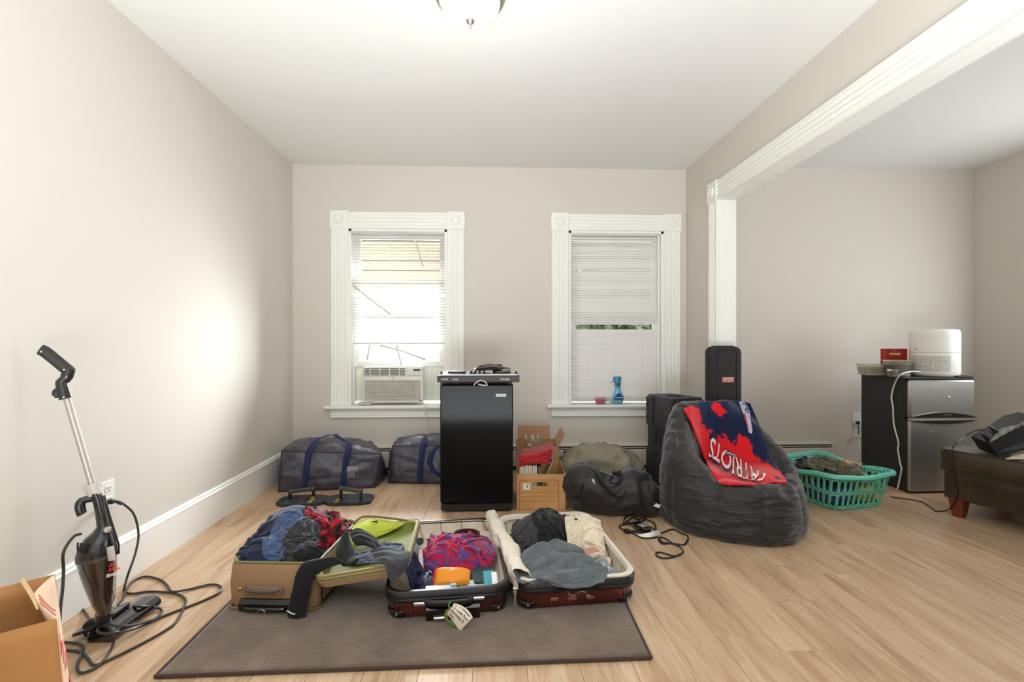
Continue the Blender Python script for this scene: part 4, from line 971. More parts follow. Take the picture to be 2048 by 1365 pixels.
# ------------------------------------------------------------------ outlets and baseboard heaters
plate = mat('outlet_plate', (236,234,228), .35)
p1 = PX_(214,990,XL)
t = thing('wall_outlet', 'white double outlet on the left wall behind the stick vacuum', 'outlet', (XL, p1.y, p1.z-.06))
obj('plate', MB().box((.003,0,.06), (.006,.078,.124), bev=.003), plate, t)
for z in (.086,.036):
    o = obj('socket', MB().box((.007,0,z), (.004,.034,.030), bev=.004), plate, t)
    for dy, h in ((-.007,.010), (.007,.008)): obj('slot', MB().box((.0095,dy,z+.004), (.001,.0022,h)), dk, o, smooth=False)
    obj('slot', MB().box((.0095,0,z-.008), (.001,.004,.004)), dk, o, smooth=False)
p2 = PY(1713,840,YB)
t = thing('wall_outlet', 'white double outlet on the rear wall beside the steel fridge', 'outlet', (p2.x, YB, p2.z-.06))
obj('plate', MB().box((0,-.003,.06), (.078,.006,.124), bev=.003), plate, t)
for z in (.086,.036): obj('socket', MB().box((0,-.007,z), (.034,.004,.030), bev=.004), plate, t)
hm = mat('heater_enamel', (214,208,198), .45); hd = mat('heater_slot', (38,34,30), .8)
def heater(x0, x1, label):
    z1 = PY(1200,891,YB-.06).z; z1 = .205
    t = thing('baseboard_heater', label, 'heater', ((x0+x1)/2, YB, 0))
    obj('back_plate', MB().strip([(0,.0), (z1+.012,.0), (z1+.012,.012), (z1+.004,.03), (z1+.002,.066), (z1-.004,.066), (z1-.004,.01), (.0,.01)], (x0,YB,0), (x1,YB,0), (0,0,1), (0,-1,0)), hm, t, world=True)
    obj('fin_slot', MB().box(((x0+x1)/2, YB-.032, .10), (x1-x0-.01, .045, .17)), hd, t, world=True, smooth=False)
    obj('damper', MB().box(((x0+x1)/2, YB-.066, z1-.018), (x1-x0, .004, .008), bev=.001), hm, t, world=True)
    obj('front_cover', MB().strip([(.035,.056), (.035,.062), (.05,.068), (.165,.068), (.172,.062), (.172,.056)], (x0,YB,0), (x1,YB,0), (0,0,1), (0,-1,0)), hm, t, world=True)
    for x in (x0, x1): obj('end_cap', MB().box((x, YB-.035, .108), (.012, .072, .216), bev=.004), hm, t, world=True)
heater(-1.30, XR-.02, 'long cream baseboard heater under the two windows')
heater(XJ+.01, 3.00, 'cream baseboard heater behind the teal laundry basket')
heater(-1.34-.35, -1.31, 'x') if False else None
# ------------------------------------------------------------------ black mini fridge with controller on top
fridge_blk = mat('fridge_black', (20,20,20), .10, spec=.07); fside = mat('fridge_side', (30,29,29), .4, bump=.1, bscale=300)
f0 = PZ(881,1026,0); f1 = PZ(1026,1026,0); fx0, fx1, fyf = f0.x, f1.x, 3.16; fw = fx1-fx0; ftop = PY(950,771,fyf).z
t = thing('mini_fridge', 'glossy black mini fridge in the middle of the floor', 'fridge', ((fx0+fx1)/2, fyf+.24, 0))
obj('cabinet', MB().box(((fx0+fx1)/2, fyf+.26, ftop/2+.01), (fw-.004, .42, ftop-.03), bev=.006), fside, t, world=True)
obj('door', MB().box(((fx0+fx1)/2, fyf+.022, (ftop-.055)/2+.062), (fw, .044, ftop-.062), bev=.007), fridge_blk, t, world=True)
obj('kick_plate', MB().box(((fx0+fx1)/2, fyf+.03, .036), (fw-.004, .03, .044), bev=.004), mat('kick_black', (26,24,23), .5), t, world=True)
obj('top_panel', MB().box(((fx0+fx1)/2, fyf+.25, ftop+.0), (fw, .46, .012), bev=.004), fside, t, world=True)
obj('door_gasket', MB().box(((fx0+fx1)/2, fyf+.047, ftop/2+.02), (fw-.01, .008, ftop-.09)), mat('gasket_grey', (120,118,114), .7), t, world=True, smooth=False)
for x in (fx0+.05, fx1-.05): obj('foot', MB().lathe([(0,0), (.016,0), (.016,.016), (0,.016)], (x, fyf+.08, 0), 14), blk, t, world=True)
for x in (fx0+.05, fx1-.05): obj('foot', MB().lathe([(0,0), (.016,0), (.016,.016), (0,.016)], (x, fyf+.42, 0), 14), blk, t, world=True)
bp = PY(1002,791,fyf); bd = obj('badge', MB().box((bp.x, fyf-.0015, bp.z), (.066, .003, .018), bev=.001), mat('badge_white', (214,208,198), .4), t, world=True)
mb = text_mb('INSIGNIA', .0115, basis((bp.x, fyf-.0034, bp.z), (1,0,0), (0,0,1)), sx=1.15); obj('lettering', mb, ink, bd, world=True, smooth=False)
# side cable
obj('tape_strip', MB().box((fx1+.001, fyf+.12, ftop*.5), (.002,.05,ftop*.9)), mat('side_label', (186,178,168), .5), t, world=True, smooth=False)
# dj controller
zc = ftop+.022; cx0 = PY(874,768,3.12).x; cx1 = PY(1039,768,3.12).x; cw = cx1-cx0; ccx = (cx0+cx1)/2
t = thing('mixing_controller', 'black and silver music mixing controller lying on the black mini fridge', 'controller', (ccx, 3.27, ftop+.006))
hcz = PY(950,752,3.12).z-zc
obj('chassis', MB().box((ccx, 3.27, zc+hcz/2), (cw, .30, hcz), bev=.004), mat('controller_black', (40,38,38), .5), t, world=True)
obj('top_plate', MB().box((ccx, 3.27, zc+hcz+.004), (cw-.02, .285, .01), bev=.003), mat('controller_silver', (186,188,188), .35, .6), t, world=True)
for x, y in ((cx0+.03,3.15), (cx1-.06,3.15), (cx0+.05,3.39), (cx1-.05,3.39)): obj('foot', MB().lathe([(0,0), (.012,0), (.012,.017), (0,.017)], (x, y, ftop+.006), 12), blk, t, world=True)
zt = zc+hcz+.009
for x in (cx0+.115, cx1-.115):
    w_o = obj('jog_wheel', MB().lathe([(0,0), (.064,0), (.066,.004), (.062,.012), (.055,.013), (.053,.010), (0,.010)], (x, 3.25, zt), 36), mat('jog_black', (30,29,30), .3), t, world=True)
    obj('jog_ring', MB().lathe([(.055,.0122), (.064,.0122), (.062,.0145), (.056,.0145)], (x, 3.25, zt), 36), steel, w_o, world=True)
kp = []
for (x, y) in [(cx0+.025,3.15)]+[(cx0+.21+.028*i, 3.17+.05*j) for i in range(4) for j in range(3)]+[(cx1-.02,3.15), (cx0+.165,3.15)]:
    kp.append(obj('knob', MB().lathe([(0,0), (.008,0), (.007,.015), (.005,.017), (0,.017)], (x, y, zt), 12), blk, t, world=True))
for i in range(3): obj('fader', MB().box((cx0+.23+.04*i, 3.14, zt+.006), (.012,.018,.014), bev=.003), blk, t, world=True)
for s_, px, sz, sx in (('DJ1000', 889, .013, 1.1), ('serato', 911, .014, 1.0), ('Hercules', 1010, .020, .8)):
    q = PY(px, 764, 3.12); mb = text_mb(s_, sz, basis((q.x, 3.1194, zc+hcz*.48), (1,0,0), (0,0,1)), sx=sx, bold=.0006); obj('lettering', mb, mat('silver_print', (170,166,160), .5), t, world=True, smooth=False)
# cable and cloth bundle on the controller
mb = MB(); r_ = random.Random(4); pts = []
for i in range(34):
    a = i*1.9; pts.append((ccx+.075+.115*math.cos(a)*(.6+.4*r_.random()), 3.26+.07*math.sin(a*1.13), zt+.016+.0009*i+.01*r_.random()))
mb.tube(spline(pts, 6), .0032, 6)
o = obj('cable_bundle', mb, mat('cable_black', (34,32,32), .45)); tag(o, 'tangle of dark cables lying on the mixing controller\'s right side', 'cable')
q = PY(1000,745,3.22)
P3 = [[Vector((ccx-.03+.24*u, 3.20+.14*v, zt+.030+.028*math.sin(PI*min(1,u*1.15))*(.6+.4*math.sin(v*3))+.006*math.sin(u*22+v*9))) for v in (0,.33,.66,1)] for u in [i/7 for i in range(8)]]
patch('folded_bag', P3, fabric('taupe_nylon', (92,78,74), .5, .15, 900, 0, .3), (30,16), (.24,.14), .005, 14, 'limp taupe nylon cloth draped over the mixing controller\'s cables', 'cloth', thick=.006)
mb = MB().tube(spline([PY(948,771,3.11), PY(952,766,3.105), PY(962,761,3.10), PY(971,765,3.10), PY(974,771,3.11), PY(966,771,3.105), PY(956,769,3.1)], 6), .0042, 8); o = obj('cable_loop', mb, mat('cable_grey', (190,182,172), .5)); tag(o, 'short pale grey cable loop in front of the mixing controller', 'cable')

# ------------------------------------------------------------------ boxes behind the fridge
card_ = G('cardboard', .85, spec=.2); tcc = card_.n('TexCoord').outputs['Object']; nn_ = card_.n('TexNoise', {'Vector': tcc, 'Scale': 6.0, 'Detail': 5.0}).outputs[0]
card_.col(card_.ramp(nn_, [(.3, (184,140,92)), (.7, (206,162,112))])); card_.bump(card_.n('TexNoise', {'Vector': card_.n('Mapping', {'Vector': tcc, 'Scale': (1,1,120)}).outputs[0], 'Scale': 3.0}).outputs[0], .12, .001); card_ = card_.m
cardin = mat('cardboard_inside', (178,140,104), .9, vary=.06)
BR = math.radians(-3)
t = thing('storage_box', 'open brown cardboard file box with red print and number 3', 'box', (.163, 3.205, 0), BR)
bw, bd_, bh = .318, .40, .238; th = .004
fr = MB(); zc_, hw = bh*.72, .026
# front wall with an oval hand hole
hole = [(bw*.475+(.036 if math.cos(a) > 0 else -.036)+.015*math.cos(a)*0.9, zc_+.014*math.sin(a)) for a in [2*PI*k/24 for k in range(24)]]
rect = []
for a in [2*PI*k/24 for k in range(24)]:
    cx_, cz_ = math.cos(a), math.sin(a); s_ = min((bw*.5)/max(abs(cx_),1e-6), (bh*.5)/max(abs(cz_),1e-6)); rect.append((bw*.5+cx_*s_, bh*.5+cz_*s_))
def snap(p):
    x, z = p
    return p
k0 = len(fr.v); vs = []
for y in (0, th): vs += [(x, y, z) for x, z in rect]+[(x, y, z) for x, z in hole]
fs = []
for s_ in (0, 48):
    for k in range(24): k2 = (k+1) % 24; fs.append((s_+k, s_+k2, s_+24+k2, s_+24+k))
for k in range(24): k2 = (k+1) % 24; fs += [(k, k2, 48+k2, 48+k), (24+k, 24+k2, 72+k2, 72+k)]
# corner triangles
cn = [(bw,bh), (0,bh), (0,0), (bw,0)]
for y, s_ in ((0,0), (th,48)):
    for ci, (x, z) in enumerate(cn):
        vs.append((x, y, z)); vi = len(vs)-1; k = 3+6*ci-0
        a = 2+6*ci; fs.append((vi, s_+(3+6*ci) % 24, s_+(4+6*ci) % 24)) if False else None
        ks = [kk for kk in range(24) if (math.cos(2*PI*kk/24)*(x-bw/2) > 0 and math.sin(2*PI*kk/24)*(z-bh/2) > 0)]
        e0 = min(ks)-1; e1 = max(ks)+1
        for q0 in range(e0, e1):
            A, B_ = rect[q0 % 24], rect[(q0+1) % 24]
            if abs((A[0]-x)*(B_[1]-z)-(A[1]-z)*(B_[0]-x)) > 1e-9: fs.append((vi, s_+q0 % 24, s_+(q0+1) % 24))
fr.add(vs, fs); obj('front_panel', fr, card_, t, smooth=False)
obj('side_panel', MB().box((th/2, bd_/2, bh/2), (th, bd_-th, bh)), card_, t, smooth=False)
obj('side_panel', MB().box((bw-th/2, bd_/2, bh/2), (th, bd_-th, bh)), card_, t, smooth=False)
obj('back_panel', MB().box((bw/2, bd_, bh/2), (bw, th, bh)), card_, t, smooth=False)
obj('bottom', MB().box((bw/2, bd_/2, .003), (bw-.002, bd_, .004)), card_, t, smooth=False)
redi = mat('red_print', (176,60,40), .7)
def line(mb, x0, z0, x1, z1, w=.0022): mb.box(((x0+x1)/2, -.0006, (z0+z1)/2), (abs(x1-x0)+w, .0008, abs(z1-z0)+w))
mb = MB(); L_ = .018; R_ = bw-.045; Tz = bh-.038
mb.tube([(x, -.0005, z) for x, z in [(L_,.0), (L_,Tz-.02)]+[(L_+.02-.02*math.cos(a), Tz-.02+.02*math.sin(a)) for a in [PI/2*k/5 for k in range(6)]]+[(R_-.02+.02*math.sin(a), Tz-.02+.02*math.cos(a)) for a in [PI/2*k/5 for k in range(6)]]+[(R_,.0)]], .0016, 6)
obj('printed_frame', mb, redi, t)
for zz in (.118, .090, .062): obj('printed_line', MB().box(((L_+R_)/2, -.0006, zz), (R_-L_, .0008, .0012)), redi, t, smooth=False)
obj('printed_line', MB().box((L_+(R_-L_)*.5, -.0006, .104), (.0012, .0008, .028)), redi, t, smooth=False)
for s_, z in (('CONTENTS', bh-.045), ('NAME', .112), ('DATE', .084), ('DESTROY', .056)):
    obj('lettering', text_mb(s_, .0075, basis((L_+.008, -.0008, z), (1,0,0), (0,0,1)), align='LEFT'), redi, t, smooth=False)
o = obj('number_sticker', MB().box((.063, -.001, bh-.082), (.044, .0015, .040), R=Matrix.Rotation(.03,3,'Y')), paper, t, smooth=False)
obj('lettering', text_mb('3', .028, basis((.066, -.0022, bh-.082), (1,0,0), (0,0,1)), bold=.0004), ink, o, smooth=False)
tops = (.163, 3.205)
# contents of the file box
rs = random.Random(9); Mb = wm(t)
for k in range(15):
    x = .010+.0075*k; col = [(214,204,186),(200,188,166),(224,216,200),(186,170,148)][k % 4]
    o = obj('paperback', MB().box((0,0,0), (.0066, .14, .19), bev=.001), mat('book_%d' % (k % 4), col, .8), None, smooth=False)
    o.location = Mb@Vector((x+.012, .085+rs.uniform(-.004,.004), .195+rs.uniform(-.003,.003))); o.rotation_euler = (0, rs.uniform(-.02,.03), BR)
    tag(o, 'upright pale paper booklet in the tight row under the red cloth', 'book', 'booklets standing in the file box')
o = obj('book', MB().box((0,0,0), (.022, .15, .19), bev=.002), mat('grey_binder', (92,88,82), .6), None, smooth=False); o.location = Mb@Vector((.146, .10, .185)); o.rotation_euler = (0,.05,BR); tag(o, 'dark grey book at the right end of the booklets', 'book')
o = obj('binder', MB().box((0,0,0), (.006, .17, .24), bev=.001), mat('silver_binder', (178,172,164), .4, .3), None, smooth=False); o.location = Mb@Vector((.190, .13, .205)); o.rotation_euler = (0,.42,BR); tag(o, 'thin silvery folder leaning in the file box', 'folder')
o = obj('wallet', MB().box((0,0,0), (.05, .02, .05), bev=.006), blk, None); o.location = Mb@Vector((.285, .05, .20)); o.rotation_euler = (0,-.5,BR); tag(o, 'black wallet poking up at the file box\'s right edge', 'wallet')
redk = fabric('red_towel', (166,34,42), .9, .12)
rows = []
for k, (y, z) in enumerate(((.02,.300), (.02,.326), (.10,.345), (.22,.350), (.22,.332), (.12,.322), (.03,.308))): pass
for k in range(4):
    z0 = .292+.021*k; dx = .004*k
    ctl = [[Mb@Vector((.012+dx+.21*u+.02*v, .0+.22*v, z0+.010*math.sin(5*u+k)+.035*u+.004*math.sin(9*v+k))) for v in (0,.3,.7,1)] for u in (0,.3,.6,.9,1)]
    if k == 0: rt = thing('towel', 'red cloth folded in layers on top of the booklets', 'cloth', Mb@Vector((.1,.1,.29)))
    p_ = patch('fold', ctl, redk, (18,12), (.2,.2), .003, 14, parent=rt, thick=.017)
for k in range(3):
    z0 = .292+.021*k; mb = MB().tube(spline([Mb@Vector((.012+.19*u, -.003-.003*math.sin(7*u+k), z0+.011+.010*math.sin(5*u+k)+.035*u)) for u in (0,.3,.6,1)], 5), .009, 8); obj('fold_edge', mb, redk, rt, world=True)
# taller carton behind
t = thing('carton', 'tall open brown carton behind the numbered file box', 'box', (.20, 3.74, 0))
cw_, cd_, ch_ = .31, .30, .30
for nm, c_, d_ in (('front_panel', (cw_/2,0,ch_/2), (cw_,.004,ch_)), ('back_panel', (cw_/2,cd_,ch_/2), (cw_,.004,ch_)), ('side_panel', (0,cd_/2,ch_/2), (.004,cd_,ch_)), ('side_panel', (cw_,cd_/2,ch_/2), (.004,cd_,ch_)), ('bottom', (cw_/2,cd_/2,.003), (cw_,cd_,.004))): obj(nm, MB().box(c_, d_), cardin, t, smooth=False)
obj('flap', MB().box((cw_/2-.01, cd_, ch_+.055), (cw_*.86,.004,.115), R=Matrix.Rotation(-.08,3,'X')), cardin, t, smooth=False)
obj('flap', MB().box((cw_+.028, cd_/2, ch_+.045), (.004,cd_*.9,.11), R=Matrix.Rotation(.5,3,'Y')), cardin, t, smooth=False)
obj('flap', MB().box((.06, -.02, ch_+.025), (.10,.004,.09), R=Matrix.Rotation(.5,3,'X')@Matrix.Rotation(.5,3,'Y')), card_, t, smooth=False)
obj('label', MB().box((.085, -.028, ch_+.022), (.03,.003,.025), R=Matrix.Rotation(.5,3,'X')@Matrix.Rotation(.5,3,'Y')), paper, t, smooth=False)
rs = random.Random(2)
for k in range(9):
    o = obj('envelope', MB().box((0,0,0), (.003,.12,.16)), mat('env_%d' % (k % 3), [(225,216,202),(198,178,156),(232,228,220)][k % 3], .8), None, smooth=False)
    o.location = (.235+.014*k, 3.84, .255+.05*(k % 3)/3); o.rotation_euler = (0, rs.uniform(.0,.3), 0); tag(o, 'pale envelope standing upright inside the tall open carton', 'envelope', 'envelopes standing in the tall carton')
# ------------------------------------------------------------------ soft box: eight corners, each face bulged and creased
def softbox(corners, n=22, bulge=(.05,.05,.03), wr=.010, ws=7.0, seed=0, crease=1.0):
    """corners: 8 points, index = x + 2*y + 4*z (0/1)"""
    c = [Vector(p) for p in corners]
    def tri(u, v, w): return sum(((c[i]*((u if i & 1 else 1-u)*(v if i & 2 else 1-v)*(w if i & 4 else 1-w))) for i in range(8)), Vector())
    cen = tri(.5,.5,.5); ex = (tri(1,.5,.5)-tri(0,.5,.5)).normalized(); ey = (tri(.5,1,.5)-tri(.5,0,.5)).normalized(); ez = Vector((0,0,1))
    def P(u, v, w):
        p = tri(u, v, w); bu, bv, bw = 4*u*(1-u), 4*v*(1-v), 4*w*(1-w)
        p = p+ex*((u-.5)*2*bulge[0]*min(bv,1)*bw**.7)+ey*((v-.5)*2*bulge[1]*bu**.5*bw**.7)+ez*(max(0,(w-.5)*2)*bulge[2]*bu**.6*bv**.6)
        q = p*ws+Vector((seed*5.3, 0, 0)); a = noise.noise(q); b = noise.noise(q*2.7+Vector((9,3,1)))
        d = wr*(crease*(1-2*abs(a)*2)*.7+.45*(1-3*abs(b))); m = min(1, 6*max(bu*bv, bv*bw, bu*bw)+.25)
        dr = Vector(((u-.5)*2, (v-.5)*2, 0)); k = max(abs(u-.5), abs(v-.5), abs(w-.5))
        nrm = (ex*(u-.5 if abs(u-.5) == k else 0)+ey*(v-.5 if abs(v-.5) == k else 0)+ez*(w-.5 if abs(w-.5) == k else 0))
        if nrm.length > 0: p = p+nrm.normalized()*d*m
        if p.z < .002: p.z = .002
        return p
    mb = MB(); R = [i/n for i in range(n+1)]
    for w in (0, 1): mb.grid([[P(u, v, w) for v in R] for u in R])
    for v in (0, 1): mb.grid([[P(u, v, w) for w in R] for u in R])
    for u in (0, 1): mb.grid([[P(u, v, w) for w in R] for v in R])
    # weld
    key = {}; mp = []; vs = []
    for p in mb.v:
        k = (round(p.x,5), round(p.y,5), round(p.z,5))
        if k not in key: key[k] = len(vs); vs.append(p)
        mp.append(key[k])
    out = MB(); out.v = vs; out.f = [tuple(mp[i] for i in f) for f in mb.f]
    return out, P
def tarpm():
    g = G('blue_woven_poly', .26, spec=.6, coat=.25); tc = g.n('TexCoord').outputs['Object']
    n = g.n('TexNoise', {'Vector': tc, 'Scale': 5.0, 'Detail': 6.0}).outputs[0]
    g.col(g.ramp(n, [(.3, (44,42,56)), (.7, (72,70,86))]))
    n2 = g.n('TexNoise', {'Vector': tc, 'Scale': 16.0, 'Detail': 7.0, 'Roughness': .6, 'Distortion': 1.0}).outputs[0]
    w1 = g.n('TexWave', {'Vector': tc, 'Scale': 90.0}, bands_direction='X').outputs[0]
    g.bump(g.math('ADD', n2, g.math('MULTIPLY', w1, .04)), .7, .012); return g.m
tarp = tarpm(); strapm = fabric('navy_webbing', (34,46,88), .8, .1, 600, .1, .3); pipe = mat('navy_piping', (28,30,44), .6)
def moving_bag(label, C8, straps, seed, win=False):
    t = thing('storage_bag', label, 'bag', (sum(c[0] for c in C8)/8, sum(c[1] for c in C8)/8, 0))
    mb, P = softbox(C8, 26, (.035,.03,.05), .013, 6.0, seed); obj('body', mb, tarp, t, world=True, angle=60)
    R = [i/26 for i in range(27)]
    for w_ in (0, 1):
        for v_ in (0, 1): obj('piping', MB().tube([P(u, v_, w_) for u in R], .0045, 6), pipe, t, world=True)
        for u_ in (0, 1): obj('piping', MB().tube([P(u_, v, w_) for v in R], .0045, 6), pipe, t, world=True)
    for u_ in (0, 1):
        for v_ in (0, 1): obj('piping', MB().tube([P(u_, v_, w) for w in R], .0045, 6), pipe, t, world=True)
    def band(path, wd=.042):
        mb = MB(); rows = []
        for i, (u, v, w_, lift) in enumerate(path):
            p = P(u, v, w_); a = P(min(1,u+.01), v, w_)-P(max(0,u-.01), v, w_); a.normalize(); o_ = Vector((0,-lift,0)) if v == 0 and w_ < 1 else Vector((0,-lift*.3,lift)); rows.append([p+o_-a*wd/2, p+o_+a*wd/2])
        mb.grid(rows); o = obj('strap', mb, strapm, t, world=True); o.modifiers.new('t','SOLIDIFY').thickness = .003
    for s_ in straps: band(s_)
    if win:
        u0, u1, z0, z1 = .70, .80, .34, .66
        q = MB().grid([[P(u, 0, w_)+Vector((0,-.006,0)) for w_ in (z0,(z0+z1)/2,z1)] for u in (.68,.74,.80)]); obj('label_window', q, mat('clear_pocket', (150,140,150), .08, coat=1.0, alpha=.55), t, world=True)
        q = MB().grid([[P(u, 0, w_)+Vector((0,-.004,0)) for w_ in (z0+.02,z1-.14)] for u in (.685,.74,.79)]); obj('card', q, mat('dark_card', (40,36,34), .7, vary=.6, vscale=50), t, world=True)
    return t, P
# C8 index: x + 2*y + 4*z
A = [PY(558,984,3.66), PY(748,976,3.74), (-1.66,4.10,0), (-.86,4.10,0), PY(563,903,3.70), PY(762,908,3.77), PY(592,881,4.06), PY(742,884,4.06)]
for k in (0,1): A[k].z = 0
st = []
for u in (.27, .66):
    st.append([(u, 0, w_/8, .014 if w_ > 5 else .006) for w_ in range(0, 8)]+[(u+.005, 0, .99, .020), (u+.03, .12, 1, .016), (u+.07 if u < .5 else u-.04, .30, 1, .03), (.48 if u < .5 else .52, .46, 1, .05)])
moving_bag('large blue woven moving bag lying nearest the left wall corner', A, st, 1, True)
bag1_handle = None
A = [PY(776,962,3.86), PY(930,974,3.80), (-.80,4.14,0), (-.12,4.14,0), PY(786,893,3.90), PY(930,890,3.90), PY(797,877,4.12), PY(930,874,4.12)]
for k in (0,1): A[k].z = .0
st = [[(.42, 0, w_/8, .016 if w_ > 3 else .008) for w_ in range(0, 8)]+[(.42,0,.99,.020), (.44,.14,1,.016)], [(.62, 0, 1-.0, .006), (.56, 0, .85, .012), (.53, 0, .6, .012), (.60, 0, .35, .012), (.72, 0, .22, .02)]]
moving_bag('blue woven moving bag partly hidden behind the black mini fridge', A, st, 2)
# ------------------------------------------------------------------ push-up board
pb = thing('push_up_board', 'folding black push-up board with two handles before the blue bag', 'exercise board', PZ(652,1004,0), .03)
pbk = mat('board_black', (38,44,46), .5, bump=.2, bscale=80)
def octo(cx, w, d): return [(cx-w/2+.0, -d*.28), (cx-w*.34, -d/2), (cx+w*.34, -d/2), (cx+w/2, -d*.34), (cx+w/2, d*.34), (cx+w*.34, d/2), (cx-w*.34, d/2), (cx-w/2, d*.28)]
W_ = .315; D_ = .20
for sx_ in (-1, 1):
    o = obj('board_half', MB().prism(octo(sx_*W_*.5, W_, D_), (0,0,.0), (1,0,0), (0,1,0), (0,0,1), .020), pbk, pb, smooth=False)
    cols = {'yellow': (222,190,60), 'green': (50,130,110), 'blue': (60,100,150), 'red': (176,70,60)}
    for i, (x, y, cn) in enumerate([(.09,-.07,'yellow'), (.085,-.02,'yellow'), (.10,.035,'yellow'), (.15,-.06,'blue'), (.16,.0,'red' if sx_ < 0 else 'blue'), (.15,.06,'red' if sx_ < 0 else 'green'), (.245,-.07,'green'), (.25,-.02,'green'), (.25,.04,'green')]):
        m_ = mat('paint_'+cn, cols[cn], .6)
        x = x if sx_ > 0 else -x
        obj('socket_ring', MB().lathe([(.010,.0202), (.010,.0214), (.0145,.0214), (.0145,.0202)], (x, y*1.0, 0), 16), m_, o)
        obj('socket', MB().lathe([(0,.0203), (.010,.0203), (.010,.0206), (0,.0206)], (x, y, 0), 12), blk, o)
    for (x0_, y0_, x1_, y1_, cn) in [(.09,-.06,.085,-.03,'yellow'), (.088,-.01,.099,.025,'yellow'), (.247,-.06,.25,-.03,'green')]:
        x0_, x1_ = x0_*sx_, x1_*sx_; obj('printed_line', MB().tube([(x0_, y0_, .0208), (x1_, y1_, .0208)], .002, 4), mat('paint_'+cn, cols[cn], .6), o)
Mpb = wm(pb).inverted()
for (pa, pbp) in (((580,984),(627,978)), ((682,977),(722,983))):
    a = Mpb@PY(*pa, 3.44 if pa[0] < 600 else 3.42); b = Mpb@PY(*pbp, 3.50 if pa[0] < 600 else 3.36)
    h_ = thing('x', 'x', 'x'); bpy.data.objects.remove(h_)
    hb_ = obj('handle', MB().tube([a, a.lerp(b,.06), a.lerp(b,.94), b], [.012,.0145,.0145,.012], 14), mat('foam_grey', (66,66,66), .8, bump=.5, bscale=150), pb)
    for p in (a, b):
        obj('handle_post', MB().box((p.x, p.y, (p.z+.021)/2+.006), (.018,.026,p.z+.012-.021), bev=.004), blk, hb_)
        obj('end_cap', MB().lathe([(0,-.006), (.014,-.006), (.017,0), (.014,.006), (0,.006)], p, 14, (b-a).to_track_quat('Z','Y').to_matrix()), mat('cap_grey', (84,84,84), .5), hb_)
# ------------------------------------------------------------------ duffel bags
def blobbag(cen, rx, ry, h, rot, seed, wr=.02, sag=None, n=(64,32), pw=2.6, ws=5.5):
    mb = MB(); rows = []; ca_, sa_ = math.cos(rot), math.sin(rot); nu, nv = n
    for j in range(nv+1):
        phi = -PI/2+PI*j/nv; r = []
        for i in range(nu):
            th_ = 2*PI*i/nu
            sg = lambda v, e: math.copysign(abs(v)**e, v)
            x = rx*sg(math.cos(phi), 2/pw)*sg(math.cos(th_), 2/pw); y = ry*sg(math.cos(phi), 2/pw)*sg(math.sin(th_), 2/pw); z = h/2+h/2*sg(math.sin(phi), 2/pw)
            if sag: z *= sag(x/rx, y/ry)
            q = Vector((x*ws+seed*7, y*ws, z*ws)); a = noise.noise(q); b = noise.noise(q*2.6)
            k = wr*(1-2.4*abs(a)+.5*(1-3*abs(b))); d = Vector((x/rx, y/ry, (z/h-.5)*1.4)); d.normalize()
            p = Vector((x, y, z))+d*k; p.z = max(.002, p.z)
            r.append(Vector((cen[0]+p.x*ca_-p.y*sa_, cen[1]+p.x*sa_+p.y*ca_, p.z)))
        rows.append(r)
    mb.loft(rows, True, True); return mb
canvas = fabric('olive_canvas', (140,134,112), .9, .1, 400, .1, .4); canv = mat('olive_canvas_bag', (143,137,116), .9, bump=.4, bscale=30, vary=.12, vscale=6)
gq = PZ(1205,960,0); g0 = (.90, 3.80)
t = thing('duffel_bag', 'plump olive canvas duffel bag lying before the baseboard heater', 'bag', (g0[0], g0[1], 0))
o = obj('body', blobbag((.855,3.82), .30, .21, .275, -.10, 3, .026, lambda x, y: 1-.14*x*x-.05*x, pw=3.0, ws=7.5), canv, t, world=True, angle=70)
for pts, r_ in (([(1190,897,3.83),(1192,912,3.76),(1215,908,3.78),(1240,912,3.78),(1255,918,3.76),(1257,923,3.75),(1245,918,3.76),(1225,910,3.80)], .014), ([(1188,905,3.86),(1198,898,3.88),(1217,896,3.9),(1225,903,3.86)], .014)):
    obj('strap', MB().tube(spline([PY(*p) for p in pts], 6), r_, 8, flat=(.22,1)), mat('black_webbing', (28,27,28), .7), t, world=True)
obj('bottom_seam', MB().tube(spline([PY(1142,968,3.62), PY(1152,980,3.58), PY(1165,986,3.57)], 4), .005, 6), canv, t, world=True)
bnyl = mat('black_nylon', (34,32,34), .55, bump=.5, bscale=25, vary=.25, vscale=5, sheen=.2)
t = thing('gym_bag', 'slumped black nylon gym bag in front of the olive duffel', 'bag', (.78, 3.22, 0))
def sg2(x, y): return 1-.30*math.exp(-((x-.05)/.28)**2)+.05*(x < -.2)
obj('body', blobbag((.765,3.21), .285, .19, .285, -.22, 9, .022, sg2, pw=2.5), bnyl, t, world=True, angle=70)
obj('pocket', blobbag((.925,3.115), .135, .085, .215, -.25, 12, .016, None, (40,20), 3.4, 9), bnyl, t, world=True, angle=70)
web = bpy.data.materials['black_webbing']
for pts, r_ in (([(1188,944,3.12),(1200,962,3.05),(1222,985,3.0),(1238,996,2.99),(1250,985,3.02),(1244,956,3.1),(1225,946,3.15)], .014),
                ([(1219,962,3.06),(1228,952,3.10),(1240,944,3.12),(1243,955,3.08),(1236,968,3.04),(1219,966,3.06)], .009),
                ([(1312,985,3.12),(1318,995,3.06),(1322,1008,3.02),(1316,1002,3.0)], .013), ([(1310,978,3.14),(1320,992,3.1),(1321,1008,3.06)], .009),
                ([(1166,970,3.05),(1160,990,3.02),(1162,1008,2.99)], .012),
                ([(1278,968,2.985),(1283,990,2.955),(1290,1018,2.95),(1300,1030,2.96)], .016)):
    obj('strap', MB().tube(spline([PY(*p) for p in pts], 6), r_, 8, flat=(.25,1)), web, t, world=True)
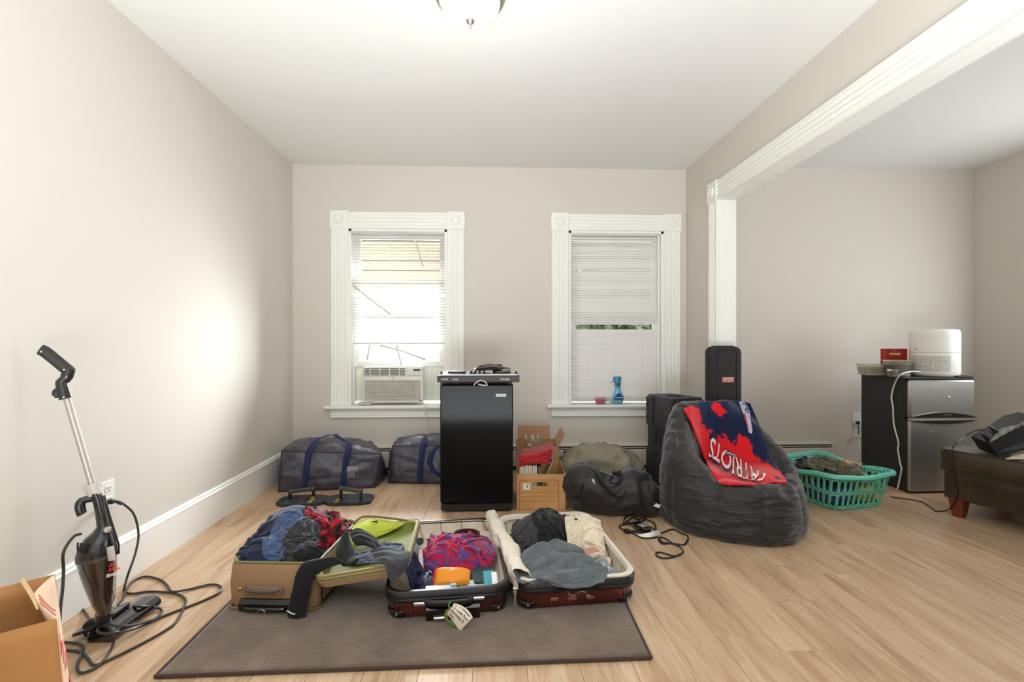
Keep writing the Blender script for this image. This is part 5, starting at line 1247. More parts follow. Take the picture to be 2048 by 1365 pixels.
obj('zip', MB().tube(spline([PY(1197,942,3.16), PY(1215,948,3.12), PY(1232,955,3.09)], 5), .003, 6), steel, t, world=True)
obj('side_tag', MB().add([PY(1307,1006,3.03), PY(1322,1010,3.0), PY(1318,1017,2.99), PY(1304,1012,3.02)], [(0,1,2,3)]), paper, t, world=True)
q = [(1183,960), (1187,958), (1192,971), (1187,967)]
lg = MB().add([PY(x, y, 2.99) for x, y in q], [(0,1,2,3)]); o = obj('printed_mark', lg, mat('silver_print2', (196,196,200), .5), t, world=True); o.modifiers.new('t','SOLIDIFY').thickness = .004
obj('side_flap', MB().tube(spline([PY(1162,996,3.1), PY(1150,1002,3.05), PY(1146,1010,3.0), PY(1160,1012,2.97)], 5), .03, 8, flat=(.2,1)), bnyl, t, world=True)
# ------------------------------------------------------------------ adaptor cables on the floor
cabm = mat('cable_dark', (24,22,22), .4)
def fpts(L, z=.006): return [PZ(p[0], p[1], p[2] if len(p) > 2 else z) for p in L]
t = thing('power_adaptor', 'black power adaptor in a tangle of cables beside the beanbag', 'adaptor', PZ(1285,1058,0))
p = PZ(1284,1056,.02); obj('brick', MB().box(p+Vector((0,0,.0)), (.052,.115,.032), .35, .006), blkg, t, world=True)
obj('label', MB().box(p+Vector((-.002,-.01,.0165)), (.036,.05,.0012), .35), mat('adaptor_label', (150,150,152), .4), t, world=True, smooth=False)
cbl = [[(1282,1046,.03),(1268,1036),(1252,1044),(1248,1040),(1258,1030),(1275,1028,.02),(1290,1030,.02),(1287,1042),(1260,1046),(1244,1047)],
       [(1278,1049,.03),(1255,1050),(1240,1052),(1241,1057),(1255,1062),(1275,1062),(1284,1057,.02),(1300,1055),(1311,1060),(1309,1048),(1298,1042),(1288,1038,.02),(1272,1040)],
       [(1288,1066),(1268,1065),(1258,1064),(1272,1070),(1283,1076),(1300,1077),(1316,1075),(1325,1085),(1345,1088),(1360,1095),(1366,1105),(1352,1113),(1330,1117),(1314,1113),(1312,1108),(1318,1105),(1335,1109),(1350,1113),(1364,1107)],
       [(1316,1065),(1325,1066),(1340,1060),(1350,1060),(1360,1066),(1374,1072),(1376,1080),(1368,1090),(1355,1089),(1340,1087),(1325,1088),(1317,1080),(1322,1075),(1335,1080),(1345,1087),(1358,1092)]]
for L in cbl: obj('cable', MB().tube(spline(fpts(L), 7), .0042, 7), cabm, t, world=True)
obj('plug', MB().box(PZ(1254,1063,.012), (.03,.035,.022), .5, .005), cabm, t, world=True)
pc = [[PZ(1276,1074,.004), PZ(1300,1078,.004), PZ(1322,1068,.004)], [PZ(1274,1070,.01), PZ(1298,1066,.03), PZ(1316,1060,.035)]]
patch('care_label', pc, paper, (12,6), (.12,.05), .001, 20, parent=t, thick=.0012)
# ------------------------------------------------------------------ loudspeaker
sb = mat('speaker_black', (44,43,46), .6, bump=.5, bscale=350); sgm = G('speaker_grille', .6)
v_ = sgm.n('TexVoronoi', {'Vector': sgm.n('TexCoord').outputs['Object'], 'Scale': 190.0}).outputs['Distance']; nz = sgm.n('TexNoise', {'Vector': sgm.n('TexCoord').outputs['Object'], 'Scale': 60.0, 'Detail': 5.0}).outputs[0]
sgm.col(sgm.n('MixRGB', {0: sgm.math('LESS_THAN', v_, .35), 1: sgm.ramp(nz, [(.45, (20,19,20)), (.75, (62,56,54))]), 2: lin((8,8,8))+(1,)}).outputs[0]); sgm.bump(v_, .6, .002); sgm = sgm.m
s0 = Vector((1.303,3.535,0)); SR = math.radians(12.8); shh = PY(1342,798,3.54).z
t = thing('loudspeaker', 'black plastic loudspeaker standing behind the beanbag chair', 'speaker', s0, SR)
sw, sd_ = .285, .34
prof = [(0,.02), (.02,.0), (sw-.02,.0), (sw,.02), (sw-.05,sd_-.02), (sw-.07,sd_), (.03,sd_), (.0,sd_-.03)]
mb = MB().loft([[(x, y, z) for x, y in prof] for z in (.006, .40)]+[[(x+(.0), y, z) for x, y in prof] for z in (.402, shh-.012)]+[[(x*(1-.03)+.004, y*.97+.005, shh) for x, y in prof]])
obj('cabinet', mb, sb, t, angle=30)
obj('grille', MB().box((sw/2,-.006,shh/2), (sw-.012,.014,shh-.03), bev=.006), sgm, t)
obj('handle_recess', MB().box((-.000,sd_*.52,shh*.56), (.012,.050,.12), bev=.005), mat('recess_black', (8,8,8), .8), t)
obj('handle_frame', MB().box((-.003,sd_*.42,shh*.56), (.010,.03,.16), bev=.004), sb, t)
obj('side_rib', MB().box((-.004,sd_*.80,shh*.82), (.012,.10,.22), bev=.004), sb, t); obj('side_rib', MB().box((-.004,sd_*.80,shh*.20), (.012,.10,.26), bev=.004), sb, t)
obj('side_knob', MB().lathe([(0,-.016), (.008,-.016), (.009,0), (0,0)], (0,sd_*.9,shh*.89), 12, Matrix.Rotation(PI/2,3,'Y')), blk, t)
obj('top_grip', MB().lathe([(.0,0), (.05,0), (.06,.006), (.05,.008), (0,.006)], (sw*.5,sd_*.5,shh-.001), 24), sb, t)
obj('badge', MB().box((sw*.52,-.0135,shh-.045), (.055,.002,.009)), mat('badge_grey', (150,150,152), .4), t, smooth=False)
obj('lettering', text_mb('BEHRINGER', .008, basis((sw*.52,-.0150,shh-.045), (1,0,0), (0,0,1))), mat('badge_dark', (30,30,30), .5), t, smooth=False)
obj('corner_pad', MB().box((.012,.01,.012), (.04,.04,.022), bev=.004), blk, t)
# ------------------------------------------------------------------ instrument case
gy = 3.42; gx0, gx1 = PY(1424,720,gy).x, PY(1484,720,gy).x; gz = PY(1450,694,gy).z; gw = gx1-gx0
t = thing('guitar_case', 'tall narrow black padded instrument case standing behind the beanbag', 'case', ((gx0+gx1)/2, gy+.06, 0))
def gprof(x0, x1, z, r=.045, n=8):
    out = [(x0, .0), (x1, .0)]
    for k in range(n+1): a = PI/2*k/n; out.append((x1-r+r*math.cos(a), z-r+r*math.sin(a)))
    for k in range(n+1): a = PI/2+PI/2*k/n; out.append((x0+r+r*math.cos(a), z-r+r*math.sin(a)))
    return out
gcm = mat('case_fabric', (36,34,34), .8, bump=.35, bscale=500)
L_ = []
for ins, y in ((.010,gy), (0,gy+.010), (0,gy+.115), (.01,gy+.125)): L_.append([(x, y, z) for x, z in gprof(gx0+ins, gx1-ins, gz-ins)])
obj('body', MB().loft(L_), gcm, t, world=True, angle=50)
for ins in (.036,): 
    pp = [(x, gy-.001, z) for x, z in gprof(gx0+ins, gx1-ins, gz-.022, .03)]; obj('front_seam', MB().tube(pp[1:]+pp[:1], .0022, 6), blk, t, world=True)
pp = [(x, gy+.06, z) for x, z in gprof(gx0-.002, gx1+.002, gz+.002)]; obj('zip_track', MB().tube(pp[1:]+pp[:1], .005, 6), blk, t, world=True)
obj('zip_pull', MB().box(PY(1424,708,gy+.02), (.022,.006,.008), bev=.002), steel, t, world=True)
q = PY(1456,760,gy); bd = obj('badge', MB().box((q.x, gy-.001, q.z), (.085,.006,.036), bev=.003), mat('badge_rose', (196,120,112), .5), t, world=True)
obj('badge_core', MB().box((q.x, gy-.0044, q.z+.006), (.078,.001,.018)), mat('badge_red', (150,52,50), .5), bd, world=True, smooth=False)
obj('lettering', text_mb('GATOR', .022, basis((q.x, gy-.0056, q.z+.006), (1,0,0), (0,0,1)), bold=.0006), mat('badge_text', (232,214,206), .5), bd, world=True, smooth=False)
obj('lettering', text_mb('CASES', .009, basis((q.x+.006, gy-.0048, q.z-.010), (1,0,0), (0,0,1))), mat('badge_text', (232,214,206), .5), bd, world=True, smooth=False)
# ------------------------------------------------------------------ beanbag chair
BC = Vector((1.475, 2.985, 0)); RB = .405; fd = math.radians(-74)   # facing direction
def bb(th_, s):
    """th_ angle around, s in 0..1: floor edge -> outer wall -> rim -> inner wall -> seat centre"""
    d = th_-fd; f = (1+math.cos(d))/2      # 1 at the front, 0 at the back
    fr = f**1.25
    top = .70*(1-fr)+.315*fr; top = .305+(.690-.305)*(1-min(1,max(0,(f-.10)/.70))**.9)
    k = [(.90,.0), (.985,.05), (1.0,.14), (1.0,.30*1.0)]
    pts = [(.93*RB, 0.0), (RB*1.0, top*.10), (RB*1.02, top*.30), (RB*(1.0+.01*f), top*.55), (RB*(.985-.05*(1-f)), top*.80), (RB*(.93-.09*(1-f)), top*.96), (RB*(.84-.12*(1-f)), top), (RB*(.74-.14*(1-f)), top*.955), (RB*(.62-.08*(1-f)), .31+(top-.31)*.55), (RB*(.50-.02*(1-f)), .315+.02*(1-f)), (RB*.28, .300), (0, .295)]
    p = cr([Vector((a, b, 0)) for a, b in pts], s); return p.x, p.y
def bbp(th_, s):
    r, z = bb(th_, s); e = 8; d = th_
    sq = 1+.035*math.cos(4*(th_-fd))*min(1, r/RB)
    x, y = r*sq*math.cos(th_), r*sq*math.sin(th_)
    return Vector((BC.x+x, BC.y+y*1.0, z))
def bbn(th_, s):
    e = .004; a = bbp(th_+e, s)-bbp(th_-e, s); b = bbp(th_, min(1,s+e))-bbp(th_, max(0,s-e)); n = a.cross(b)
    return n.normalized() if n.length > 1e-9 else Vector((0,0,1))
NS, NT = 90, 240; SEAM = 10; rows = []
for j in range(NS+1):
    s = j/NS; r = []
    for i in range(NT):
        th_ = 2*PI*i/NT; p = bbp(th_, min(s,.999)); n = bbn(th_, min(s,.99)) if 0 < s < 1 else Vector((0,0,-1 if s == 0 else 1))
        ph = ((th_-fd)/(2*PI)*SEAM+.5) % 1; dist = abs(ph-.5)*2   # 1 at seam
        puff = .011*(1-dist**6)
        q = Vector((math.cos(th_)*2.2, math.sin(th_)*2.2, p.z*17)); wr = (1-abs(noise.noise(q))*3.0)
        q2 = Vector((math.cos(th_)*5, math.sin(th_)*5, p.z*34+4)); wr2 = (1-abs(noise.noise(q2))*3.0)
        am = 1 if s < .6 else .45
        d = puff+am*(.0075*wr*(1-dist**3*.6)+.0040*wr2)
        pt = p+n*d if 0 < s < 1 else p
        pt.z = max(.002, pt.z); r.append(pt)
    rows.append(r)
t = thing('beanbag_chair', 'charcoal quilted beanbag armchair with a team blanket over its back', 'chair', BC)
def bbmat():
    g = G('charcoal_satin', .5, spec=.45, sheen=.3); tc = g.n('TexCoord').outputs['Object']
    g.col(g.ramp(g.n('TexNoise', {'Vector': tc, 'Scale': 5.0, 'Detail': 4.0}).outputs[0], [(.3, (30,29,30)), (.7, (42,40,41))]))
    n = g.n('TexNoise', {'Vector': g.n('Mapping', {'Vector': tc, 'Scale': (3,3,26)}).outputs[0], 'Scale': 2.2, 'Detail': 5.0, 'Distortion': .6}).outputs[0]; g.bump(n, .8, .016); return g.m
obj('cover', MB().loft(rows, True, False), bbmat(), t, world=True, angle=80)
for k in range(SEAM):
    th_ = fd+2*PI*(k)/SEAM; obj('seam', MB().tube([bbp(th_, s/40)+bbn(th_, min(.98,max(.02,s/40)))*.001 for s in range(1, 37)], .0022, 5), mat('seam_thread', (24,24,25), .7), t, world=True)
q = PY(1352,880,2.86); obj('side_label', MB().box(PY(1354,884,2.84), (.004,.03,.05), bev=.001), mat('grey_label', (92,90,90), .6), t, world=True)
# blanket
BLC = [[(1366,818,3.12),(1400,806,3.20),(1440,803,3.25),(1478,802,3.27),(1499,806,3.24)],
       [(1380,842,3.03),(1415,838,3.14),(1455,836,3.20),(1490,836,3.22),(1516,846,3.18)],
       [(1396,885,2.93),(1430,880,3.03),(1466,878,3.08),(1500,880,3.10),(1530,890,3.08)],
       [(1412,925,2.82),(1446,922,2.90),(1482,922,2.94),(1516,920,2.98),(1548,928,2.98)],
       [(1434,962,2.74),(1466,962,2.78),(1500,960,2.80),(1534,956,2.84),(1573,962,2.84)],
       [(1446,969,2.72),(1474,971,2.73),(1506,970,2.74),(1540,967,2.77),(1571,966,2.79)]]
BS0 = surf(pctrl(BLC))
from mathutils.bvhtree import BVHTree
bmb = MB().loft(rows, True, False); bvh = BVHTree.FromPolygons(bmb.v, bmb.f)
GN, GM = 45, 57; eye = Vector((0,0,EYE)); D0 = np.zeros((GN,GM)); DH = np.full((GN,GM), 1e3); DIR = {}
for i in range(GN):
    for j in range(GM):
        p = BS0(i/(GN-1), j/(GM-1)); d = p-eye; D0[i,j] = d.length; DIR[i,j] = d.normalized(); h = bvh.ray_cast(eye, d.normalized())
        if h[0] is not None: DH[i,j] = h[3]-.022
DD = np.where(DH < 1e2, DH, D0)
vmin = DD.copy()
for _ in range(10):
    DD = hblur(DD, 1); DD = np.minimum(DD, DH)
def BS(u, v):
    fu = min(max(u,0),.99999)*(GN-1); fv = min(max(v,0),.99999)*(GM-1); i, j = int(fu), int(fv); a, b = fu-i, fv-j
    d = DD[i,j]*(1-a)*(1-b)+DD[i+1,j]*a*(1-b)+DD[i,j+1]*(1-a)*b+DD[i+1,j+1]*a*b
    dr = (DIR[i,j]*(1-a)*(1-b)+DIR[i+1,j]*a*(1-b)+DIR[i,j+1]*(1-a)*b+DIR[i+1,j+1]*a*b).normalized(); return eye+dr*float(d)
def blanketm():
    g = G('blanket_fleece', .9, sheen=.4, spec=.15); uv = g.n('TexCoord').outputs['UV']; sx = g.n('SeparateXYZ', {0: uv})
    # u across 0..1 (x), v down 0..1 (y) stored in uv
    u, v = sx.outputs[0], sx.outputs[1]
    n = g.n('TexNoise', {'Vector': uv, 'Scale': 9.0, 'Detail': 9.0, 'Roughness': .75}).outputs[0]
    f = g.math('SUBTRACT', g.math('ADD', v, g.math('MULTIPLY', u, -.50)), .20)      # red below the diagonal
    c = g.math('ADD', f, g.math('MULTIPLY', g.math('SUBTRACT', n, .5), .55))
    red = g.math('GREATER_THAN', c, .0)
    # red splash spots in navy, top centre and left edge; navy spots in red
    def spot(cx, cy, r):
        d = g.n('VectorMath', {0: uv, 1: (cx, cy, 0)}, operation='DISTANCE').outputs['Value']
        return g.math('LESS_THAN', g.math('ADD', d, g.math('MULTIPLY', g.math('SUBTRACT', n, .5), .30)), r)
    r1 = g.math('MAXIMUM', red, spot(.42,.10,.075)); r1 = g.math('MAXIMUM', r1, spot(.02,.12,.16)); r1 = g.math('MAXIMUM', r1, spot(.64,.47,.10))
    nv = g.math('MAXIMUM', spot(.20,.36,.035), spot(.86,.80,.03)); r1 = g.math('MULTIPLY', r1, g.math('SUBTRACT', 1.0, nv))
    g.col(g.mix(r1, (26,36,66), (214,34,42))); g.bump(g.n('TexNoise', {'Vector': uv, 'Scale': 300.0}).outputs[0], .25, .003); return g.m
nu, nv = 44, 56; V_ = []; UV = []
for i in range(nu):
    for j in range(nv):
        u, v = i/(nu-1), j/(nv-1); p = BS(u, v); V_.append(tuple(p+Vector((0,-.012*noise.noise(Vector((u*4, v*2.0, 1)))-.006*(1-2*abs(noise.noise(Vector((u*7+v*3, v*2, 5))))), .006*noise.noise(Vector((u*5, v*5, 9))))))); UV.append((u, v))
ids = np.arange(nu*nv).reshape(nu,nv); f_ = np.stack([ids[:-1,:-1], ids[1:,:-1], ids[1:,1:], ids[:-1,1:]], -1).reshape(-1,4)
bl_t = thing('blanket', 'red and navy team fleece blanket draped over the beanbag\'s back and seat', 'blanket', BC+Vector((0,0,.3)))
bo = cloth_obj('fleece', (np.array(V_), f_, np.array(UV)), blanketm(), thick=.012, parent=bl_t)
BS2 = BS
def bsurf(u, v, lift=.016):
    u = min(.995, max(.005, u)); v = min(.995, max(.005, v)); e = .01
    p = BS(u, v)+Vector((0,-.012*noise.noise(Vector((u*4, v*2.0, 1)))-.006*(1-2*abs(noise.noise(Vector((u*7+v*3, v*2, 5))))), .006*noise.noise(Vector((u*5, v*5, 9)))))
    n = (BS(u+.004, v)-BS(u-.004, v)).cross(BS(u, v+.004)-BS(u, v-.004)).normalized()
    if n.dot(Vector((0,0,EYE))-p) < 0: n = -n
    return p+n*lift
# image-space placing of print on the blanket: invert (px,py) -> (u,v)
def inv(px, py, u=.5, v=.5):
    def pr(u, v):
        p = BS(u, v)-Vector((0,0,EYE)); d = sps*p.x+cps*p.y; r = cps*p.x-sps*p.y; return Vector((CX+F_PX*r/d, CY-F_PX*p.z/d))
    for _ in range(25):
        a = pr(u, v); e = .005; du = (pr(u+e, v)-a)/e; dv = (pr(u, v+e)-a)/e; det = du.x*dv.y-du.y*dv.x
        if abs(det) < 1e-6: break
        b = Vector((px, py))-a; u = min(.99, max(.01, u+(b.x*dv.y-b.y*dv.x)/det*.8)); v = min(.99, max(.01, v+(du.x*b.y-du.y*b.x)/det*.8))
    return u, v
A_ = Vector(inv(1523,966,.7,.95)); B_ = Vector(inv(1407,884,.05,.5)); A2 = Vector(inv(1497,968,.6,.95))
# text runs from P (lower right) to S (upper left), letters upside down: baseline is on the upper side
T0 = Vector(inv(1528,955,.75,.9)); T1 = Vector(inv(1418,872,.1,.45)); Tm = Vector(inv(1500,944,.6,.85))
H0 = Vector(inv(1516,973,.6,.98)); up = (H0-T0)
wht = mat('print_white', (236,216,214), .85); nvy = mat('print_navy', (24,32,62), .85)
def lettering(txt, p0, p1, upv, m, name, lift=.018, bold=.0):
    raw = text_mb(txt, 1.0, Matrix.Identity(4), align='LEFT', depth=0, bold=bold)
    xs = [v.x for v in raw.v]; ys = [v.y for v in raw.v]; x0, x1, y0, y1 = min(xs), max(xs), min(ys), max(ys)
    def fn(co):
        a = (co.x-x0)/(x1-x0); b = (co.y-y0)/(y1-y0); q = p0.lerp(p1, a)+upv*b; return bsurf(q.x, q.y, lift)
    mb = text_mb(txt, 1.0, None, fn=fn, align='LEFT', bold=bold); return obj(name, mb, m, bl_t, world=True, smooth=False)
lettering('PATRIOTS', T0+up*-.06, T1+up*-.06, up*1.16, nvy, 'lettering_shadow', .021, .02)
lettering('PATRIOTS', T0, T1, up*1.0, wht, 'lettering', .0235, .012)
def decal(name, poly, m, lift=.0155):
    lift += .006
    mb = MB(); P = [inv(x, y) for x, y in poly]; c = (sum(p[0] for p in P)/len(P), sum(p[1] for p in P)/len(P)); vs = [bsurf(c[0], c[1], lift)]; n = len(P); fs = []
    K = 3
    for k in range(1, K+1): vs += [bsurf(c[0]+(p[0]-c[0])*k/K, c[1]+(p[1]-c[1])*k/K, lift) for p in P]
    for i in range(n): fs.append((0, 1+i, 1+(i+1) % n))
    for k in range(1, K):
        for i in range(n): a = 1+(k-1)*n; b = 1+k*n; fs.append((a+i, b+i, b+(i+1) % n, a+(i+1) % n))
    mb.add(vs, fs); return obj(name, mb, m, bl_t, world=True, smooth=False)
gryp = mat('print_silver', (176,182,196), .8)
decal('emblem_outline', [(1474,806),(1486,804),(1494,812),(1498,826),(1497,842),(1502,862),(1502,870),(1496,866),(1490,848),(1482,832),(1476,818)], gryp)
decal('emblem_face', [(1478,809),(1486,807),(1492,815),(1495,827),(1492,834),(1484,826),(1479,816)], nvy, .0165)
decal('emblem_star', [(1484,811),(1486,814),(1490,814),(1487,817),(1489,821),(1485,819),(1482,821),(1483,817),(1480,814),(1483,814)], wht, .0175)
decal('emblem_stripe', [(1482,830),(1488,836),(1496,860),(1499,866),(1494,858),(1486,842)], mat('print_red', (200,34,44), .85), .0175)
decal('small_emblem', [(1447,905),(1454,900),(1466,908),(1476,914),(1468,916),(1456,911)], nvy, .0185)
decal('small_emblem_line', [(1449,905),(1456,903),(1470,911),(1476,914),(1466,912),(1455,906)], gryp, .0195)
# ------------------------------------------------------------------ laundry basket
tealp = mat('teal_plastic', (108,198,174), .38, spec=.5)
bA = PZ(1668,1023,0); bB = PZ(1782,1012,0); bC = PZ(1612,993,0)
ang = math.atan2((bB-bA).y, (bB-bA).x)
t = thing('laundry_basket', 'teal plastic laundry basket full of clothes between beanbag and steel fridge', 'basket', bA, ang)
BWb, BDb = .40, .52; Hb = .235
def bw_(s, z):  # s in [0,4): wall index + fraction, outline grows with height; local: x along front, y back
    g_ = .055*(z/Hb); hw, hd = BWb/2+g_, BDb/2+g_; r = .07
    P4 = rr_cache(hw*2, hd*2, r)
    return P4(s)
def rr_cache(w, d, r):
    pts = rrect(w, d, r, 8, (BWb/2, BDb/2)); pts = pts[-9:][::-1][::-1]+[] if False else pts
    L = [0]
    n = len(pts)
    for i in range(n): a, b = pts[i], pts[(i+1) % n]; L.append(L[-1]+math.hypot(b[0]-a[0], b[1]-a[1]))
    def f(s):
        q = (s % 1)*L[-1]
        lo = 0
        for i in range(n):
            if q <= L[i+1]: 
                k = (q-L[i])/(L[i+1]-L[i]+1e-9); a, b = pts[i], pts[(i+1) % n]; return (a[0]+(b[0]-a[0])*k, a[1]+(b[1]-a[1])*k)
        return pts[0]
    return f
def rimdip(s):  # rim waves lower at the middle of each long side
    f = rr_cache(BWb, BDb, .07)(s); x = (f[0]-BWb/2)/(BWb/2); y = (f[1]-BDb/2)/(BDb/2)
    return -.030*math.exp(-(y/.45)**2)*(abs(x) > .8)*1.0-.018*math.exp(-(x/.5)**2)*(abs(y) > .85)+.012*(abs(x*y))
_c = {}
def wallp(s, z):
    k = round(z, 4)
    if k not in _c: g_ = .05*(z/Hb)**.8; _c[k] = rr_cache(BWb+2*g_, BDb+2*g_, .065)
    x, y = _c[k](s); return Vector((x, y, z))
NC = 44; mb = MB(); zr = [(.022,.112), (.118,.208)]
for c in range(NC):
    s0_, s1_ = c/NC, (c+1)/NC
    for (z0, z1) in zr:
        cs, cz = (s0_+s1_)/2, (z0+z1)/2; hs_, hz = (s1_-s0_)/2, (z1-z0)/2; K = 16
        per = 1.84; rx = hs_*.60; rz_ = hz*.84; capz = rx*per
        hole = []; rec = []
        for k in range(K):
            a = 2*PI*(k+.5)/K; ca_, sa_ = math.cos(a), math.sin(a)
            hole.append((cs+rx*ca_, cz+(rz_-capz)*(1 if sa_ > 0 else -1)+capz*sa_))
            m_ = max(abs(ca_), abs(sa_)); rec.append((cs+hs_*ca_/m_, cz+hz*sa_/m_))
        base = len(mb.v); mb.v += [wallp(*p) for p in rec]+[wallp(*p) for p in hole]
        for k in range(K): k2 = (k+1) % K; mb.f.append((base+k, base+k2, base+K+k2, base+K+k))
        cn = [wallp(s0_,z0), wallp(s1_,z0), wallp(s1_,z1), wallp(s0_,z1)]; b2_ = len(mb.v); mb.v += cn
        q = K//4
        for ci, ks in ((2, q//2-1), (3, q+q//2-1), (0, 2*q+q//2-1), (1, 3*q+q//2-1)): mb.f.append((b2_+ci, base+ks % K, base+(ks+1) % K))
for (z0, z1) in ((.0,.022), (.112,.118), (.208,Hb)):
    for c in range(NC*2):
        s0_, s1_ = c/NC/2, (c+1)/NC/2; b_ = len(mb.v); mb.v += [wallp(s0_,z0), wallp(s1_,z0), wallp(s1_,z1), wallp(s0_,z1)]; mb.f.append((b_, b_+1, b_+2, b_+3))
def warp(p):
    k = max(0, min(1, (p.z-.13)/.105)); x = (p.x-BWb/2)/(BWb/2+.05); y = (p.y-BDb/2)/(BDb/2+.05)
    return p+Vector((0,0,k*(-.026*math.exp(-(y/.42)**2)*(abs(x) > .75)-.010*math.exp(-(x/.5)**2)*(abs(y) > .75)+.008*abs(x*y))))
mb.v = [warp(p) for p in mb.v]
o = obj('side_wall', mb, tealp, t, angle=50); sd = o.modifiers.new('t','SOLIDIFY'); sd.thickness = .003
base = MB().loft([[wallp(k/60, .002) for k in range(60)], [wallp(k/60, .006) for k in range(60)]]); obj('bottom', base, tealp, t)
rp = [warp(wallp(k/96, Hb)) for k in range(97)]; cenb = Vector((BWb/2, BDb/2, Hb)); mb = MB(); rings = []
for i, p in enumerate(rp[:-1]):
    o_ = (p-cenb); o_.z = 0; o_.normalize(); rings.append([p+o_*a+Vector((0,0,b)) for a, b in ((-.002,-.012), (-.003,.004), (.006,.009), (.020,.007), (.027,-.004), (.026,-.016), (.022,-.016), (.021,-.004), (.008,-.002), (.002,-.012))])
mb.loft(rings+[rings[0]], False, False); obj('rim', mb, tealp, t)
# clothes in the basket
olv = fabric('olive_shirt', (84,78,56), .9, .15); nvt = fabric('dark_navy_tee', (32,32,42), .9, .15); pale = fabric('pale_blue_print', (128,138,164), .9, .35); yel = fabric('ochre_towel', (168,150,104), .95, .25); bluf = fabric('blue_pattern', (64,78,130), .9, .5); yelp = fabric('yellow_plush', (200,176,84), .95, .2)
hpX, hpY = HX0, HY0
heap_s = heap.copy(); HX0, HY0 = 1.9, 2.9
heap[:] = 0; Mbk = wm(t); cw3 = Mbk@Vector((BWb/2, BDb/2, 0))
hquad(Mbk, -.06, BWb+.06, -.06, BDb+.06, .235, 'max'); hquad(Mbk, .0, BWb, .0, BDb, .15, 'set'); hmound(cw3.x, cw3.y, .24, .24, .26, .15); heap = hblur(heap, 2)
obj_fill = []
def bc(fx, fy): p = Mbk@Vector((BWb*fx, BDb*fy, 0)); return (p.x, p.y)
c_ = bc(.22,.55); d_ = cloth((40,40), (.5,.4), c_, .5, (.55,.5), region=(c_[0],c_[1],.14,.12), seed=51, amp=.03, foldf=2.2, steps=60, bend=.5); cloth_obj('dark_tee', d_, nvt, 'dark navy tee at the laundry basket\'s left, behind the olive shirt', ca)
c_ = bc(.62,.72); d_ = cloth((36,36), (.4,.3), c_, .2, (.5,.5), region=(c_[0],c_[1],.13,.10), seed=52, amp=.03, foldf=2.4, steps=60, bend=.4); cloth_obj('print_shirt', d_, pale, 'pale blue patterned shirt crumpled at the laundry basket\'s rear', ca)
c_ = bc(.93,.45); d_ = cloth((34,34), (.3,.3), c_, .9, (.5,.5), region=(c_[0],c_[1],.07,.11), seed=53, amp=.03, foldf=2.4, steps=60, bend=.4); cloth_obj('towel', d_, yel, 'ochre towel heaped at the laundry basket\'s right end', 'towel')
c_ = bc(.48,.36); d_ = cloth((46,46), (.62,.42), c_, -.3, (.60,.50), region=(c_[0],c_[1],.20,.13), seed=54, amp=.03, foldf=1.8, steps=70, bend=.7); cloth_obj('olive_shirt', d_, olv, 'olive green shirt spread across the laundry basket\'s top', ca)
HX0, HY0 = hpX, hpY; heap = heap_s
def fillblob(c, r, m, name, label, seed):
    c = Mbk@Vector(c); mb = blobbag((c.x, c.y), r[0], r[1], r[2], ang, seed, .010, None, (28,14), 2.6, 12)
    for v in mb.v: v.z += c.z
    o = obj(name, mb, m, None, angle=80); tag(o, label, ca); return o
fillblob((.13,.14,.012), (.13,.11,.12), bluf, 'blue_garment', 'blue patterned garment showing through the laundry basket\'s lower front slots', 61)
fillblob((.32,.14,.012), (.08,.11,.12), yelp, 'yellow_garment', 'yellow garment showing through the laundry basket\'s lower right slots', 62)
fillblob((.20,.36,.012), (.17,.14,.16), olv, 'green_garment', 'dark green garment deep inside the laundry basket', 63)
fillblob((.14,.12,.135), (.13,.09,.07), nvt, 'black_garment', 'black garment behind the laundry basket\'s upper front slots', 64)
fillblob((.31,.12,.135), (.08,.09,.06), pale, 'grey_garment', 'grey-blue garment behind the basket\'s upper right slots', 65)
# ------------------------------------------------------------------ steel two-door fridge
q0 = PZ(1822,990,0); q1 = PZ(1953,986,0); fyr = 3.43; x0 = PY(1819,985,fyr).x; x1 = PY(1952,985,fyr).x; zt_ = PY(1885,757,fyr).z; bk_ = 3.90
stl = G('stainless_door', .34, spec=.6); stl.b.inputs['Metallic'].default_value = .85; tcs = stl.n('TexCoord').outputs['Object']
stl.col(stl.ramp(stl.n('TexNoise', {'Vector': tcs, 'Scale': 2.5, 'Detail': 3.0}).outputs[0], [(.3, (150,148,143)), (.7, (172,170,165))]))
stl.bump(stl.n('TexNoise', {'Vector': stl.n('Mapping', {'Vector': tcs, 'Scale': (1,1,60)}).outputs[0], 'Scale': 3.0, 'Detail': 3.0}).outputs[0], .06, .001); stl = stl.m
t = thing('steel_fridge', 'two-door fridge with dented steel doors and black sides', 'fridge', ((x0+x1)/2, (fyr+bk_)/2, 0))
wf = x1-x0; cxf = (x0+x1)/2
obj('cabinet', MB().box((cxf, (fyr+.05+bk_)/2, zt_/2+.005), (wf-.006, bk_-fyr-.05, zt_-.025), bev=.004), mat('fridge_black_side', (34,33,33), .55, bump=.3, bscale=500), t, world=True)
obj('top_panel', MB().box((cxf, (fyr+.01+bk_)/2, zt_-.004), (wf, bk_-fyr-.01, .016), bev=.005), mat('top_black', (24,24,24), .3), t, world=True)
zs = PY(1885,838,fyr).z
def door(nm, z0, z1):
    o = obj(nm, MB().box((cxf, fyr+.024, (z0+z1)/2), (wf, .048, z1-z0), bev=.012), stl, t, world=True)
    obj('door_edge', MB().box((x0+.001, fyr+.034, (z0+z1)/2), (.004, .030, z1-z0-.01)), mat('edge_black', (26,26,26), .4), o, world=True, smooth=False); return o
zu = PY(1885,757,fyr).z-.014; zl0 = PY(1885,984,fyr).z
ud = door('freezer_door', zs+.006, zu); ld_ = door('lower_door', zl0, zs-.006)
